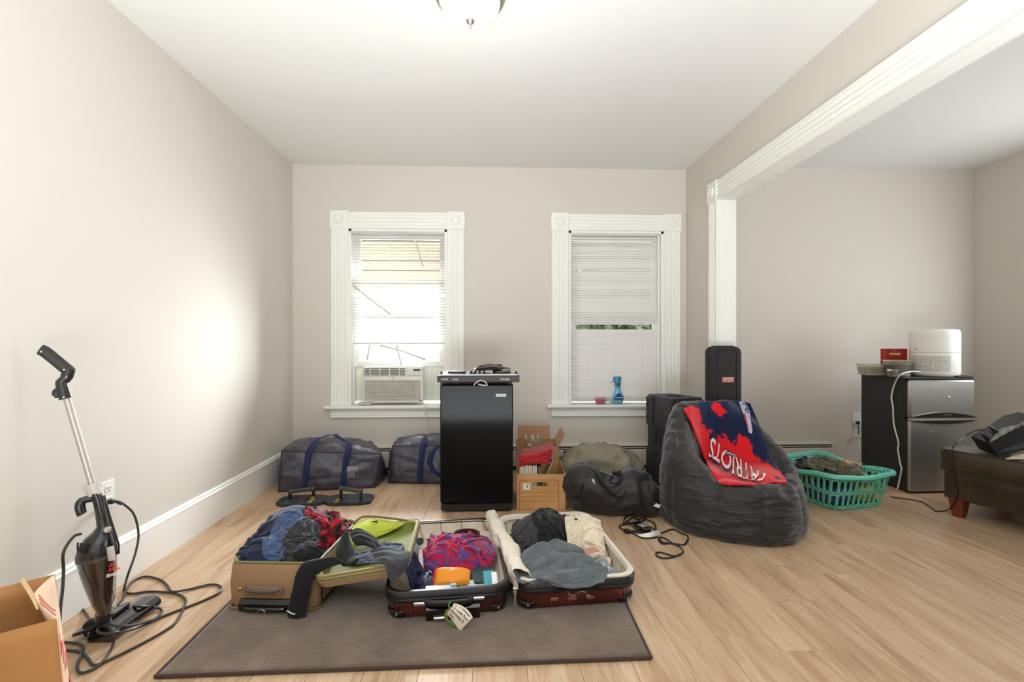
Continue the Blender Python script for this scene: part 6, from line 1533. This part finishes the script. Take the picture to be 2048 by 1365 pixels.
def lens(z, h, up_):
    pts = []; n = 20
    for k in range(n+1): u = k/n; pts.append((x0+.004+(wf-.008)*u, z+(h*math.sin(PI*u)**.8 if up_ else 0)))
    for k in range(n, -1, -1): u = k/n; pts.append((x0+.004+(wf-.008)*u, z-(0 if up_ else h*math.sin(PI*u)**.8)-.001))
    return MB().loft([[(x, y, z_) for x, z_ in pts] for y in (fyr-.012, fyr+.02)])
obj('handle', lens(zs+.010, .036, True), blkg, ud, world=True); obj('handle', lens(zs-.010, .026, False), blkg, ld_, world=True)
obj('badge', MB().box((cxf+.02, fyr-.014, zs+.030), (.06,.003,.010), bev=.001), mat('badge_dim', (90,86,84), .3, .6), ud, world=True)
obj('gap_strip', MB().box((cxf, fyr+.012, zs), (wf-.004, .012, .02)), steel, t, world=True, smooth=False)
obj('kick_plate', MB().box((cxf, fyr+.03, .014), (wf-.01, .03, .020), bev=.003), blk, t, world=True)
for x in (x0+.04, x1-.04):
    for y in (fyr+.07, bk_-.04): obj('foot', MB().lathe([(0,0), (.015,0), (.015,.02), (0,.02)], (x, y, 0), 12), blk, t, world=True)
obj('hinge_cover', MB().box((x1-.07, fyr+.035, zt_+.010), (.13,.05,.014), bev=.003), blk, t, world=True)
dn = PY(1898,797,fyr); obj('dent', MB().lathe([(0,.0), (.006,.0006), (.012,.0015), (.015,0), (0,0)], (dn.x, fyr, dn.z), 16, Matrix.Rotation(PI/2,3,'X')), stl, ud, world=True)
dn = PY(1862,866,fyr); obj('dent', MB().lathe([(0,.0), (.006,.0004), (.012,.001), (.015,0), (0,0)], (dn.x, fyr, dn.z), 16, Matrix.Rotation(PI/2,3,'X')), stl, ld_, world=True)
zt2 = zt_+.004
# air purifier
pw = PY(1830,700,3.60).x, PY(1907,700,3.60).x; ph_ = PY(1868,659,3.60).z-zt2; rp_ = (pw[1]-pw[0])/2; pcx = (pw[0]+pw[1])/2
t = thing('air_purifier', 'white cylindrical air purifier standing on the steel fridge', 'air purifier', (pcx, 3.60, zt2))
pwm = mat('purifier_white', (236,233,226), .4)
obj('upper_shell', MB().lathe([(0,ph_), (rp_*.80,ph_), (rp_*.93,ph_-.006), (rp_*.99,ph_-.02), (rp_,ph_-.04), (rp_,ph_*.515), (0,ph_*.515)], seg=48), pwm, t)
obj('joint_ring', MB().lathe([(0,ph_*.505), (rp_*.985,ph_*.505), (rp_*.985,ph_*.517), (0,ph_*.517)], seg=48), mat('joint_grey', (128,124,118), .5), t)
obj('lower_shell', MB().lathe([(0,ph_*.507), (rp_,ph_*.507), (rp_,.03), (rp_*.97,.012), (rp_*.90,.003), (0,.003)], seg=48), pwm, t)
gm = G('purifier_grille', .5); vv = gm.n('TexVoronoi', {'Vector': gm.n('TexCoord').outputs['Object'], 'Scale': 150.0}, feature='F1').outputs['Distance']; gm.col(gm.mix(gm.math('LESS_THAN', vv, .36), (214,210,202), (120,116,110))); gm.bump(vv, .5, .002)
arc = [math.radians(-192+95*k/24) for k in range(25)]
obj('grille', MB().loft([[(a*math.cos(b), a*math.sin(b), z) for z in (ph_*.115, ph_*.115+.001, ph_*.44, ph_*.44)] for a, b in [(rp_+.0012, b) for b in arc]], closed=False, cap0=False, cap1=False), gm.m, t)
for k, s_ in enumerate(('PM', '2.5')): pass
a = math.radians(-176); obj('lettering', text_mb('0.0', .022, basis((math.cos(a)*(rp_+.0008), math.sin(a)*(rp_+.0008), ph_*.575), (-math.sin(a),math.cos(a),0), (0,0,1))), mat('grey_print', (130,128,124), .6), t, smooth=False)
obj('foot_ring', MB().lathe([(0,0), (rp_*.8,0), (rp_*.8,.004), (0,.004)], seg=32), blk, t)
# food on the fridge
fb = PY(1792,752,3.72); t = thing('food_carton', 'red box of ready meal standing upright on the steel fridge', 'box', (fb.x, 3.72, zt2), .02)
wb = PY(1815,720,3.72).x-PY(1768,720,3.72).x; hb2 = PY(1790,698,3.72).z-zt2
obj('box', MB().box((0,.02,hb2/2), (wb,.038,hb2), bev=.001), mat('meal_red', (170,32,26), .45), t, smooth=False)
obj('printed_band', MB().box((0,-.0002,hb2-.012), (wb*.98,.001,.008)), mat('meal_dark', (110,20,18), .5), t, smooth=False)
obj('lettering', text_mb('STOUFFERS', .020, basis((-.01,-.0012,hb2-.042), (1,0,0), (0,0,1)), bold=.001, sx=.9), mat('meal_cream', (240,214,170), .5), t, smooth=False)
obj('lettering', text_mb('FROZEN MEAL', .008, basis((-.02,-.0012,hb2-.012), (1,0,0), (0,0,1))), mat('meal_cream', (240,214,170), .5), t, smooth=False)
for (x, z, w__, h__, c__, an) in ((.03,hb2*.48,.09,.030,(226,206,190),-.35), (-.035,hb2*.30,.07,.022,(206,214,120),.05), (-.03,hb2*.27,.03,.022,(50,130,60),0), (.02,hb2*.20,.09,.02,(232,220,190),0), (-.045,hb2*.16,.04,.03,(216,190,60),0)):
    obj('printed_shape', MB().lathe([(0,0), (.5,0), (.5,.001), (0,.001)], seg=18), mat('meal_%d_%d' % (c__[0], c__[1]), c__, .5), t); q = C.objects[-1]; q.scale = (w__, h__, 1); q.rotation_euler = (PI/2, an, 0); q.location = (x, 0, z)
def tub(px0, px1, pyt, Y, nm, label, m, lidm=None, d=.11, content=None):
    a, b = PY(px0,pyt,Y), PY(px1,pyt,Y); w_ = b.x-a.x; h_ = a.z-zt2
    t = thing(nm, label, 'container', ((a.x+b.x)/2, Y+d/2, zt2))
    R = lambda s, z: [(x, y, z) for x, y in rrect(w_*s, d*s, .018, 5)]
    obj('tub', MB().loft([R(.84,.001), R(.90,.004), R(.97,h_*.84), R(1.0,h_*.86), R(1.0,h_*.92), R(.97,h_*.92), R(.95,h_*.86), R(.88,.006)], True, True), m, t)
    if lidm: obj('lid', MB().loft([R(.98,h_*.90), R(1.01,h_*.92), R(1.01,h_*.98), R(.97,h_), R(.90,h_*.985)]), lidm, t)
    if content: obj('contents', MB().loft([R(.82,.008), R(.91,h_*.5), R(.90,h_*.72)]), content, t)
    return t
clr = mat('clear_plastic', (244,246,224), .1, trans=.92, alpha=.45); 
tub(1733,1782,729,3.66, 'food_container', 'low pale yellow-green lidded container at the fridge top\'s left', clr, mat('clear_lid', (226,230,184), .2, trans=.6, alpha=.6), .12, mat('rice_pale', (222,222,190), .7, bump=.8, bscale=80))
tub(1786,1828,721,3.56, 'food_container', 'clear tub of dark food in front of the red meal box', clr, mat('clear_lid', (226,230,184), .2, trans=.6, alpha=.6), .11, mat('dark_food', (62,40,36), .7, bump=.9, bscale=90, vary=.4, vscale=60))
tub(1782,1800,738,3.50, 'food_container', 'small squat tub of brown sauce at the fridge top\'s front', clr, None, .05, mat('sauce_brown', (84,44,34), .4))
# fridge cords
whc = mat('white_cable', (222,218,210), .45)
pts = [PY(1838,746,3.52), PY(1824,744,3.47), PY(1812,748,3.46), PY(1795,752,3.50), Vector((x0-.012, PY(1789,757,3.6).y, zt2+.004))]
zc_list = [(1789,770,3.62), (1783,795,3.66), (1786,815,3.66), (1788,850,3.66), (1797,885,3.60), (1796,900,3.60), (1801,930,3.56), (1803,940,3.55), (1796,975,3.56), (1794,988,3.55)]
c2 = [PY(1840,744,3.50), PY(1820,744,3.46), PY(1800,751,3.44)]+[PX_(px, py, x0-.008) for px, py, _ in zc_list]
for p in c2: p.z = max(p.z, .006)
o = obj('power_cable', MB().tube(spline(c2, 7), .0055, 8), whc); tag(o, 'white cable running down the steel fridge\'s black side', 'cable')
c2 = [PY(1716,846,YB-.02), PY(1717,865,YB-.03), PY(1716,877,YB-.04)]
t = thing('plug', 'black plug and short lead in the outlet beside the steel fridge', 'plug', PY(1716,848,YB-.02))
obj('plug_body', MB().box(PY(1716,846,YB-.022), (.020,.03,.030), bev=.005), blk, t, world=True); obj('lead', MB().tube(spline(c2, 5), .004, 6), blk, t, world=True)
c2 = [PY(1716,877,YB-.05), PY(1720,895,YB-.09), PY(1719,918,YB-.1), PY(1717,930,YB-.1)]
t = thing('cable_adaptor', 'cream inline adaptor with pale lead hanging under the rear outlet', 'adaptor', PY(1715,875,YB-.05))
obj('adaptor_body', MB().box(PY(1715,874,YB-.042), (.056,.03,.030), bev=.006), whc, t, world=True); obj('lead', MB().tube(spline(c2, 5), .0045, 6), whc, t, world=True)
# ------------------------------------------------------------------ ottoman
leath = mat('dark_leather', (56,44,33), .42, bump=.5, bscale=26, vary=.55, vscale=7)
oA = PZ(1905,1026,0); zto = PY(1890,897,oA.y-.03).z
# front edge direction from the top seam
e0 = PZ(1889,900,zto-.01); e1 = PZ(2048,928,zto-.01); od = (e1-e0); oa = math.atan2(od.y, od.x)
t = thing('ottoman', 'dark brown leather ottoman on tapered wooden feet at the right edge', 'ottoman', (e0.x, e0.y, 0), oa)
OW, OD = 1.05, .62
Mo = wm(t); ztop = zto
zb0 = .115; zm = ztop-.135
def sb2(z0, z1, ins, bl_, seed):
    c8 = [Mo@Vector((x, y, z)) for z in (z0, z1) for y in (ins, OD-ins) for x in (ins, OW-ins)]
    return softbox(c8, 20, (bl_, bl_, bl_*.8), .0035, 9, seed)
mb, Pb = sb2(zb0, zm, .0, .004, 3); obj('base', mb, leath, t, world=True, angle=60)
mb, Pc = sb2(zm+.004, ztop-.006, -.012, .016, 5); obj('seat_cushion', mb, leath, t, world=True, angle=60)
R = [i/30 for i in range(31)]
pipeL = mat('leather_piping', (58,50,40), .45)
for w__ in (0, 1):
    obj('piping', MB().tube([Pc(u, 0, w__) for u in R]+[Pc(1, v, w__) for v in R]+[Pc(u, 1, w__) for u in R[::-1]]+[Pc(0, v, w__) for v in R[::-1]], .005, 6), pipeL, t, world=True)
ps = Mo@Vector((.10, -.004, (zb0+zm)/2)); obj('panel_seam', MB().tube([Mo@Vector((.135, -.0045, z)) for z in (zb0+.01, (zb0+zm)/2, zm-.004)], .0035, 6), mat('seam_tan', (84,62,46), .6), t, world=True)
wood = mat('cherry_wood', (120,52,24), .35, bump=.1, vary=.2, vscale=20)
for (x, y) in ((.055,.045), (OW-.05,.05), (.05,OD-.05), (OW-.05,OD-.05)):
    obj('leg', MB().loft([[(x+a*s_, y+b*s_, z) for a, b in ((-1,-1),(1,-1),(1,1),(-1,1))] for s_, z in ((.024,0), (.026,.004), (.040,zb0+.004))]), wood, t, smooth=False)
# router standing on the ottoman
rb = mat('router_black', (26,27,30), .4); rg = G('router_mesh', .5); vv = rg.n('TexVoronoi', {'Vector': rg.n('TexCoord').outputs['Object'], 'Scale': 70.0}).outputs['Distance']; rg.col(rg.mix(rg.math('LESS_THAN', vv, .4), (150,150,142), (40,40,40))); rg.bump(vv, 1.0, .004); rg = rg.m
r0 = PZ(1996,915,ztop); t = thing('router', 'angular black wireless router with antennas lying on the ottoman', 'router', (r0.x, r0.y, ztop))
YR0, YR1 = r0.y, r0.y+.24
def rq(px, py, Y): return PY(px, py, Y)
fr_ = [rq(1979,887,YR0+.02), rq(1997,914,YR0), rq(2062,897,YR0), rq(2080,836,YR0), rq(2048,844,YR0+.01), rq(2012,868,YR0+.02)]
bk2 = [p+Vector((.035,.15,.012)) for p in fr_]
bk2 = [Vector((p.x, p.y, max(p.z, ztop+.002))) for p in bk2]
for p in fr_: p.z = max(p.z, ztop+.002)
obj('body', MB().loft([fr_, bk2]), rb, t, world=True, angle=30)
def off(p, d=-.006): return p+Vector((-.003, d, 0))
fp = [fr_[0].lerp(fr_[5],.0), fr_[5], fr_[4], fr_[3]]
topq = [rq(1980,884,YR0-.004), rq(2012,866,YR0-.004), rq(2048,842,YR0-.012), rq(2080,833,YR0-.010), rq(2080,824,YR0+.12), rq(2046,829,YR0+.12), rq(2012,846,YR0+.12), rq(1993,866,YR0+.06)]
obj('mesh_top', MB().loft([topq, [p-Vector((0,0,.006)) for p in topq]]), rg, t, world=True, smooth=False)
gq = [rq(1999,905,YR0-.008), rq(2010,899,YR0-.009), rq(2050,884,YR0-.010), rq(2062,880,YR0-.01), rq(2062,892,YR0-.01), rq(2030,902,YR0-.009)]
obj('glossy_panel', MB().loft([gq, [p+Vector((0,.008,0)) for p in gq]]), mat('router_blue_gloss', (64,70,82), .12, coat=.6), t, world=True, smooth=False)
for a_, b_ in (((1983,887),(1961,866)), ((2001,871),(1978,853))):
    p, q = rq(*a_, YR0+.06), rq(*b_, YR0+.06); m_ = p.lerp(q,.5)
    obj('antenna', MB().tube([p, p.lerp(q,.25), p.lerp(q,.6), p.lerp(q,.92), q], [.010,.012,.0105,.006,.002], 8, flat=(.5,1.25)), rb, t, world=True)
nt = [PZ(2011,920,ztop+.004), PZ(2030,911,ztop+.004), PZ(2062,908,ztop+.004), PZ(2060,920,ztop+.004)]
o = obj('note', MB().loft([nt, [p+Vector((0,0,.004)) for p in nt]]), mat('tan_note', (186,164,132), .8), None, smooth=False); tag(o, 'tan paper slip lying under the black router on the ottoman', 'paper')
yb = oA.y-.03
cl = [rq(1990,872,YR0+.10), rq(1978,862,YR0+.02), rq(1960,860,YR0-.0), rq(1938,868,3.02), rq(1915,885,2.98), rq(1905,897,2.965), rq(1903,915,2.955), rq(1906,940,2.95), rq(1913,970,2.95), rq(1916,990,2.95), rq(1910,1005,2.97), rq(1900,1018,3.0)]
c3 = cl+[PZ(1890,1022,.005), PZ(1872,1023,.005), PZ(1862,1016,.005), PZ(1845,1005,.005), PZ(1825,1000,.005), PZ(1800,997,.005), PZ(1780,994,.005)]
for p in c3: p.z = max(.005, p.z)
o = obj('router_cable', MB().tube(spline(c3, 7), .0035, 6), cabm); tag(o, 'thin black cable looping from the router over the ottoman to the floor', 'cable')
# ------------------------------------------------------------------ stick vacuum leaning by the left wall
VT = PX_(80,702,XL+.13); V0 = Vector((-1.42, 0, .06)); kx = (VT.x-V0.x)/(VT.z-V0.z)
def V_(px, py): return PPL(px, py, (V0.x, 0, V0.z), (1, 0, -kx))
VC = V_(192,1110); vdv = (V_(134,798)-V_(205,1236)).normalized(); vw = Vector((VC.x, VC.y, 0)).normalized(); vtn = Vector((vw.y, -vw.x, 0))
VN = vdv.cross(vtn).normalized(); VN = VN if VN.dot(Vector((0,0,EYE))-VC) > 0 else -VN      # turned towards the room
def V(px, py, dx=0.0):
    p = PPL(px, py, VC+VN*dx, VN); p.x = max(p.x, XL+.018); return p
foot0 = PZ(235,1255,0)
t = thing('stick_vacuum', 'black corded stick vacuum leaning by the left wall', 'vacuum cleaner', (foot0.x, foot0.y, 0))
vb = mat('vacuum_black', (28,28,29), .3, coat=.3); vt = mat('vacuum_smoked', (34,26,22), .1, coat=.8, spec=.6); vg = mat('vacuum_grey', (196,192,184), .4); rub = mat('grip_rubber', (42,40,38), .6, bump=.2, bscale=200)
hp = [V(79,699), V(90,704), V(108,718), V(126,733), V(136,741), V(139,745)]
obj('grip', MB().tube(spline(hp, 5), [.012]+[.017]*24+[.018], 12, flat=(1.0,1.15)), rub, t, world=True)
obj('handle_neck', MB().tube(spline([V(138,740), V(132,757), V(124,765), V(126,780), V(132,798)], 5), [.019]*5+[.017]*5+[.019]*5+[.020]*6, 12), vb, t, world=True)
for px, py in ((82,704), (128,740), (127,795)): obj('screw', MB().lathe([(0,0), (.003,0), (.003,.002), (0,.002)], V(px,py,.018), 8, VN.to_track_quat('Z','Y').to_matrix()), steel, t, world=True)
obj('cord_hook', MB().tube([V(124,791), V(112,793), V(109,788)], [.007,.008,.007], 8).tube([V(109,792), V(110,784), V(112,778)], [.010,.011,.006], 8, flat=(.5,1)), vb, t, world=True)
obj('pole', MB().tube([V(134,798), V(185,972)], .0115, 14), mat('pole_champagne', (186,178,164), .35, .5), t, world=True)
obj('clamp', MB().tube([V(181,968), V(190,990)], .024, 12, flat=(.8,1.1)), vg, t, world=True); obj('clamp_button', MB().tube([V(192,966,.01), V(198,986,.012)], .009, 10), vg, t, world=True)
dv = (V(185,972)-V(215,1230)).normalized()
def body_ring(c, rx, ry, n=28, shift=0):
    ax = VN; ay = dv.cross(ax).normalized(); ax = ay.cross(dv).normalized()
    return [c+ax*rx*math.cos(2*PI*k/n)+ay*ry*math.sin(2*PI*k/n) for k in range(n)]
def bodyloft(L):
    return MB().loft([body_ring(V((a+b)/2, (ya+yb)/2), rx*1.15, max(.004, (V(b,yb)-V(a,ya)).length/2)) for (a, ya, b, yb, rx) in L])
obj('upper_body', bodyloft([(179,989,203,984,.020), (184,1000,208,996,.021), (190,1030,216,1024,.022), (193,1055,222,1048,.026), (184,1064,226,1058,.034), (168,1076,229,1068,.046), (156,1092,232,1082,.055), (150,1110,234,1100,.058), (151,1120,234,1108,.058)]), vb, t, world=True)
obj('dust_cup', bodyloft([(151,1118,234,1106,.0585), (153,1128,235,1116,.0585), (160,1150,235,1140,.056), (170,1180,233,1168,.050), (181,1205,231,1196,.044), (190,1222,228,1214,.038), (193,1228,226,1222,.036)]), vt, t, world=True)
obj('cup_band', bodyloft([(150,1116,235,1104,.060), (151,1122,235,1110,.060)]), mat('band_grey', (70,66,64), .4), t, world=True)
for k in range(5):
    x = 156+k*5.5; obj('vent', MB().tube([V(x,1086+k*.6,.052), V(x-1,1096+k,.056), V(x+1,1106+k,.0575)], .0030, 6), mat('vent_black', (8,8,8), .7), t, world=True)
obj('carry_handle', MB().tube(spline([V(194,998), V(180,998), V(165,1003), V(160,1012), V(162,1024), V(165,1029)], 5), [.012]*10+[.014]*16, 10, flat=(.8,1.1)), vb, t, world=True)
obj('release_spine', MB().tube([V(205,992,.012), V(214,1030,.018), V(222,1062,.03), V(230,1092,.046), V(233,1110,.052)], [.008,.010,.013,.014,.010], 10), mat('spine_black', (16,16,22), .12, coat=.8), t, world=True)
obj('power_button', MB().lathe([(0,0), (.010,0), (.012,.003), (.010,.006), (0,.007)], V(215,1060,.050), 18, VN.to_track_quat('Z','Y').to_matrix()), steel, t, world=True)
obj('latch', MB().tube([V(220,1094,.062), V(222,1108,.066), V(224,1121,.064)], .0125, 10, flat=(.55,1.1)), vg, t, world=True)
def vfront(px, py, d): return V(px, py, d)
def vtext(s_, px, py, h, m, dx, sx=1.0, bold=.0005):
    p = V(px, py, dx); ax = V(px+10, py-2.4)-V(px, py); ax = ax.normalized(); ay = V(px, py-10)-V(px, py); ay = (ay-ax*ay.dot(ax)).normalized()
    obj('lettering', text_mb(s_, h, basis(p, ax, ay), sx=sx, bold=bold), m, t, world=True, smooth=False)
vred = mat('print_bright_red', (196,40,36), .5); vwh = mat('print_bright_white', (232,230,226), .5)
vtext('BISSELL', 223, 1140, .0150, vred, .055, 1.0); vtext('FEATHERWEIGHT', 219, 1152, .0150, vwh, .058, .62, .0005)
p = V(224,1131,.062); obj('printed_mark', MB().add([p-vtn*.010+Vector((0,0,-.006)), p+vtn*.010+Vector((0,0,-.004)), p+Vector((0,0,.012))], [(0,1,2)]), vred, t, world=True, smooth=False)
obj('cup_neck', MB().tube([V(212,1222), V(205,1236), Vector((PZ(210,1248,.045)))], [.034,.024,.022], 14), vb, t, world=True)
# floor head, long axis from (205,1285) to (300,1215)
h0 = PZ(206,1282,.0); h1 = PZ(296,1214,.0); ax = (h1-h0).normalized(); sd_ = Vector((ax.y,-ax.x,0)); ctr = (h0+h1)/2; Ln = (h1-h0).length+.03
mb = MB(); rings = []
for u, s_ in ((-.5,.80), (-.47,.97), (-.40,1), (.40,1), (.47,.97), (.5,.80)):
    c = ctr+ax*u*Ln; rings.append([c+sd_*a*s_+Vector((0,0,b*(.85+.15*s_))) for a, b in ((-.048,.004), (.046,.004), (.052,.014), (.048,.030), (.030,.040), (-.010,.046), (-.044,.042), (-.052,.030), (-.052,.012))])
mb.loft(rings); obj('floor_head', mb, mat('head_gloss', (20,20,23), .10, coat=1.0), t, world=True, angle=35)
mb = MB(); c = PZ(214,1248,.03); c.z = 0
pl_ = [c+ax*a-sd_*b+Vector((0,0,z)) for a, b, z in ((-.07,.07,.02), (.06,.075,.02), (.10,.0,.047), (.085,-.02,.050), (-.05,-.02,.050), (-.075,.0,.045))]
mb.loft([pl_, [p+Vector((0,0,.012)) for p in pl_]]); obj('head_cover', mb, vb, t, world=True, angle=30)
obj('wheel', MB().lathe([(0,-.016), (.028,-.016), (.033,-.010), (.033,.010), (.028,.016), (0,.016)], (PZ(186,1256,.033)), 20, Vector(ax).to_track_quat('Z','Y').to_matrix()), mat('wheel_rubber', (24,23,23), .7), t, world=True)
# vacuum cord
pw_ = PX_(214,1004,XL)
obj('plug', MB().box((XL+.018, pw_.y, pw_.z), (.026,.022,.020), bev=.004), blk, t, world=True); 
o = obj('plug_tail', MB().tube([(XL+.028, pw_.y, pw_.z), PX_(233,1004,XL+.055), PX_(243,1010,XL+.07)], [.008,.0065,.0045], 8), blk, t, world=True)
cordm = mat('vacuum_cord', (48,46,45), .45)
c1 = [PX_(233,1003,XL+.05), PX_(247,1009,XL+.08), PX_(268,1030,XL+.11), PX_(277,1070,XL+.13), PX_(270,1110,XL+.14), PX_(256,1150,XL+.15)]
def fl_(L): return [PZ(x, y, z) for x, y, z in L]
c1 += fl_([(248,1180,.006), (252,1186,.006), (268,1188,.006), (300,1184,.006), (345,1187,.006), (368,1196,.006), (370,1210,.006), (352,1245,.006), (330,1262,.006), (280,1290,.006), (215,1322,.006), (188,1331,.006), (176,1318,.006), (158,1304,.006), (108,1300,.006)])
obj('power_cord', MB().tube(spline(c1, 8), .0048, 8), cordm, t, world=True)
c1 = fl_([(108,1285,.006), (150,1287,.006), (165,1295,.006), (163,1310,.006), (155,1330,.006), (158,1345,.006), (172,1345,.006), (200,1330,.006), (222,1300,.006), (229,1270,.05), (220,1256,.07), (203,1253,.06), (195,1262,.055), (205,1268,.055), (230,1266,.055), (270,1258,.015), (330,1232,.006), (400,1205,.006), (440,1185,.006), (440,1173,.006), (420,1170,.006), (380,1179,.006), (345,1184,.014), (335,1172,.006), (320,1160,.006), (290,1154,.006), (265,1164,.006), (252,1182,.014), (245,1200,.006), (236,1210,.006), (245,1214,.006), (275,1214,.05), (305,1214,.02), (322,1220,.006), (322,1228,.006), (305,1240,.010), (260,1252,.05), (215,1251,.07), (185,1246,.03), (172,1228,.006), (155,1206,.006), (140,1200,.006), (104,1201,.006)])
obj('power_cord', MB().tube(spline(c1, 8), .0048, 8), cordm, t, world=True)
c1 = [V(162,1069), PX_(150,1072,-1.50), PX_(136,1088,-1.50), PX_(126,1110,-1.50), PX_(127,1140,-1.50), PX_(125,1180,-1.49), PX_(121,1215,-1.48), PX_(119,1250,-1.47), PZ(114,1300,.006), PZ(104,1310,.006)]
obj('power_cord', MB().tube(spline(c1, 7), .0048, 8), cordm, t, world=True)
# ------------------------------------------------------------------ paper bag
kraft = G('kraft_paper', .85, spec=.15); tk = kraft.n('TexCoord').outputs['Object']; kraft.col(kraft.ramp(kraft.n('TexNoise', {'Vector': tk, 'Scale': 4.0, 'Detail': 6.0}).outputs[0], [(.3, (160,114,70)), (.7, (176,130,84))])); kraft.bump(kraft.n('TexNoise', {'Vector': tk, 'Scale': 9.0, 'Detail': 5.0}).outputs[0], .3, .006); kraft = kraft.m
kp_ = mat('kraft_print_side', (226,196,168), .8)
zb = .40
fA = PZ(115,1238,zb); fB = PZ(0,1268,zb-.015); bA_ = PZ(110,1149,zb+.035); bB_ = PZ(0,1176,zb+.03)
def down(p, dx=0, dy=0): return Vector((p.x+dx, p.y+dy, .0))
ext = lambda a, b, k: b+(b-a)*k
fL = ext(fA, fB, 1.1); bL = ext(bA_, bB_, 1.1)
c0, c1_ = down(fA,.035,.0), down(bA_,.055,.0); 
t = thing('paper_bag', 'open brown paper grocery bag with red printing at the left edge', 'bag', (fA.x-.15, fA.y+.1, 0))
def wall(nm, a, b, a0, b0, m, nz=10, nx=10, amp=.004, sd=0, mid=None):
    rows = []
    for i in range(nx+1):
        u = i/nx; T_ = a.lerp(b, u); B0 = a0.lerp(b0, u); r = []
        if mid: T_ = T_+mid*math.sin(PI*u)
        for j in range(nz+1):
            v = j/nz; p = B0.lerp(T_, v); r.append(p+Vector((1,1,0))*amp*noise.noise(Vector((u*3, v*3, sd)))*(4*u*(1-u)))
        rows.append(r)
    o = obj(nm, MB().grid(rows), m, t, world=True, angle=50); o.modifiers.new('t','SOLIDIFY').thickness = .0014; return o
mid_ = PZ(48,1262,zb-.004)-fA.lerp(fB, .6)
wall('front_panel', fA, fL, c0, down(fL), kraft, sd=1)
wall('back_panel', bA_, bL, c1_, down(bL), kraft, sd=2)
wall('side_panel', fL, bL, down(fL), down(bL), kraft, sd=3)
gus = (fA+bA_)/2+Vector((-.050,0,-.012)); gb = (c0+c1_)/2
gm_ = fA.lerp(bA_, .5)+Vector((.006,0,-.13))
# right gusset: folds inward at the top, flat below
rows = []
for i in range(13):
    u = i/12; r = []
    for j in range(15):
        v = j/14; p = c0.lerp(c1_, u).lerp(fA.lerp(bA_, u), v); k = max(0, (v-.62)/.38)**1.2; p = p+Vector((-.060*k*(1-abs(2*u-1)**1.3)+.012*(1-abs(2*u-1))*math.sin(PI*min(1, v/.7)), 0, 0)); r.append(p)
    rows.append(r)
gs = obj('gusset', MB().grid(rows), kp_, t, world=True, angle=50); gs.modifiers.new('t','SOLIDIFY').thickness = .0014
obj('bottom', MB().add([c0, c1_, down(bL), down(fL)], [(0,1,2,3)]), kraft, t, world=True)
redp_ = mat('bag_red_print', (214,84,84), .8)
def gp(u, v, lift=.004):
    p = c0.lerp(c1_, u).lerp(fA.lerp(bA_, u), v); k = max(0, (v-.62)/.38)**1.2; n = (c1_-c0).cross(Vector((0,0,1))).normalized()
    if n.x < 0: n = -n
    return p+Vector((-.060*k*(1-abs(2*u-1)**1.3)+.012*(1-abs(2*u-1))*math.sin(PI*min(1, v/.7)), 0, 0))+n*lift
for k in range(4):
    obj('printed_arc', MB().tube([gp(.60-.035*k+.05*a/8+.16*(a/8)**2, .975-.17*a/8-.016*k, .002) for a in range(9)], .0010, 4), redp_, t, world=True)
for k in range(4): mb = MB().add([gp(.30, .70-.045*k), gp(.62, .70-.045*k), gp(.62, .725-.045*k), gp(.30, .725-.045*k)], [(0,1,2,3)]); obj('printed_block', mb, redp_, t, world=True, smooth=False)
mb = MB().add([gp(.15,.36), gp(.75,.36), gp(.55,.50), gp(.45,.14)], [(0,1,2),(0,1,3)]); obj('printed_mark', mb, redp_, t, world=True, smooth=False)
hd0 = [PZ(78,1215,zb-.0), PZ(62,1185,zb+.03), PZ(44,1158,zb+.045)]
obj('handle', MB().tube(spline(hd0, 6), .0034, 6), mat('kraft_handle', (206,172,128), .8), t, world=True); obj('handle', MB().tube(spline([p+Vector((.008,-.012,0)) for p in hd0], 6), .0028, 6), mat('kraft_handle', (206,172,128), .8), t, world=True)
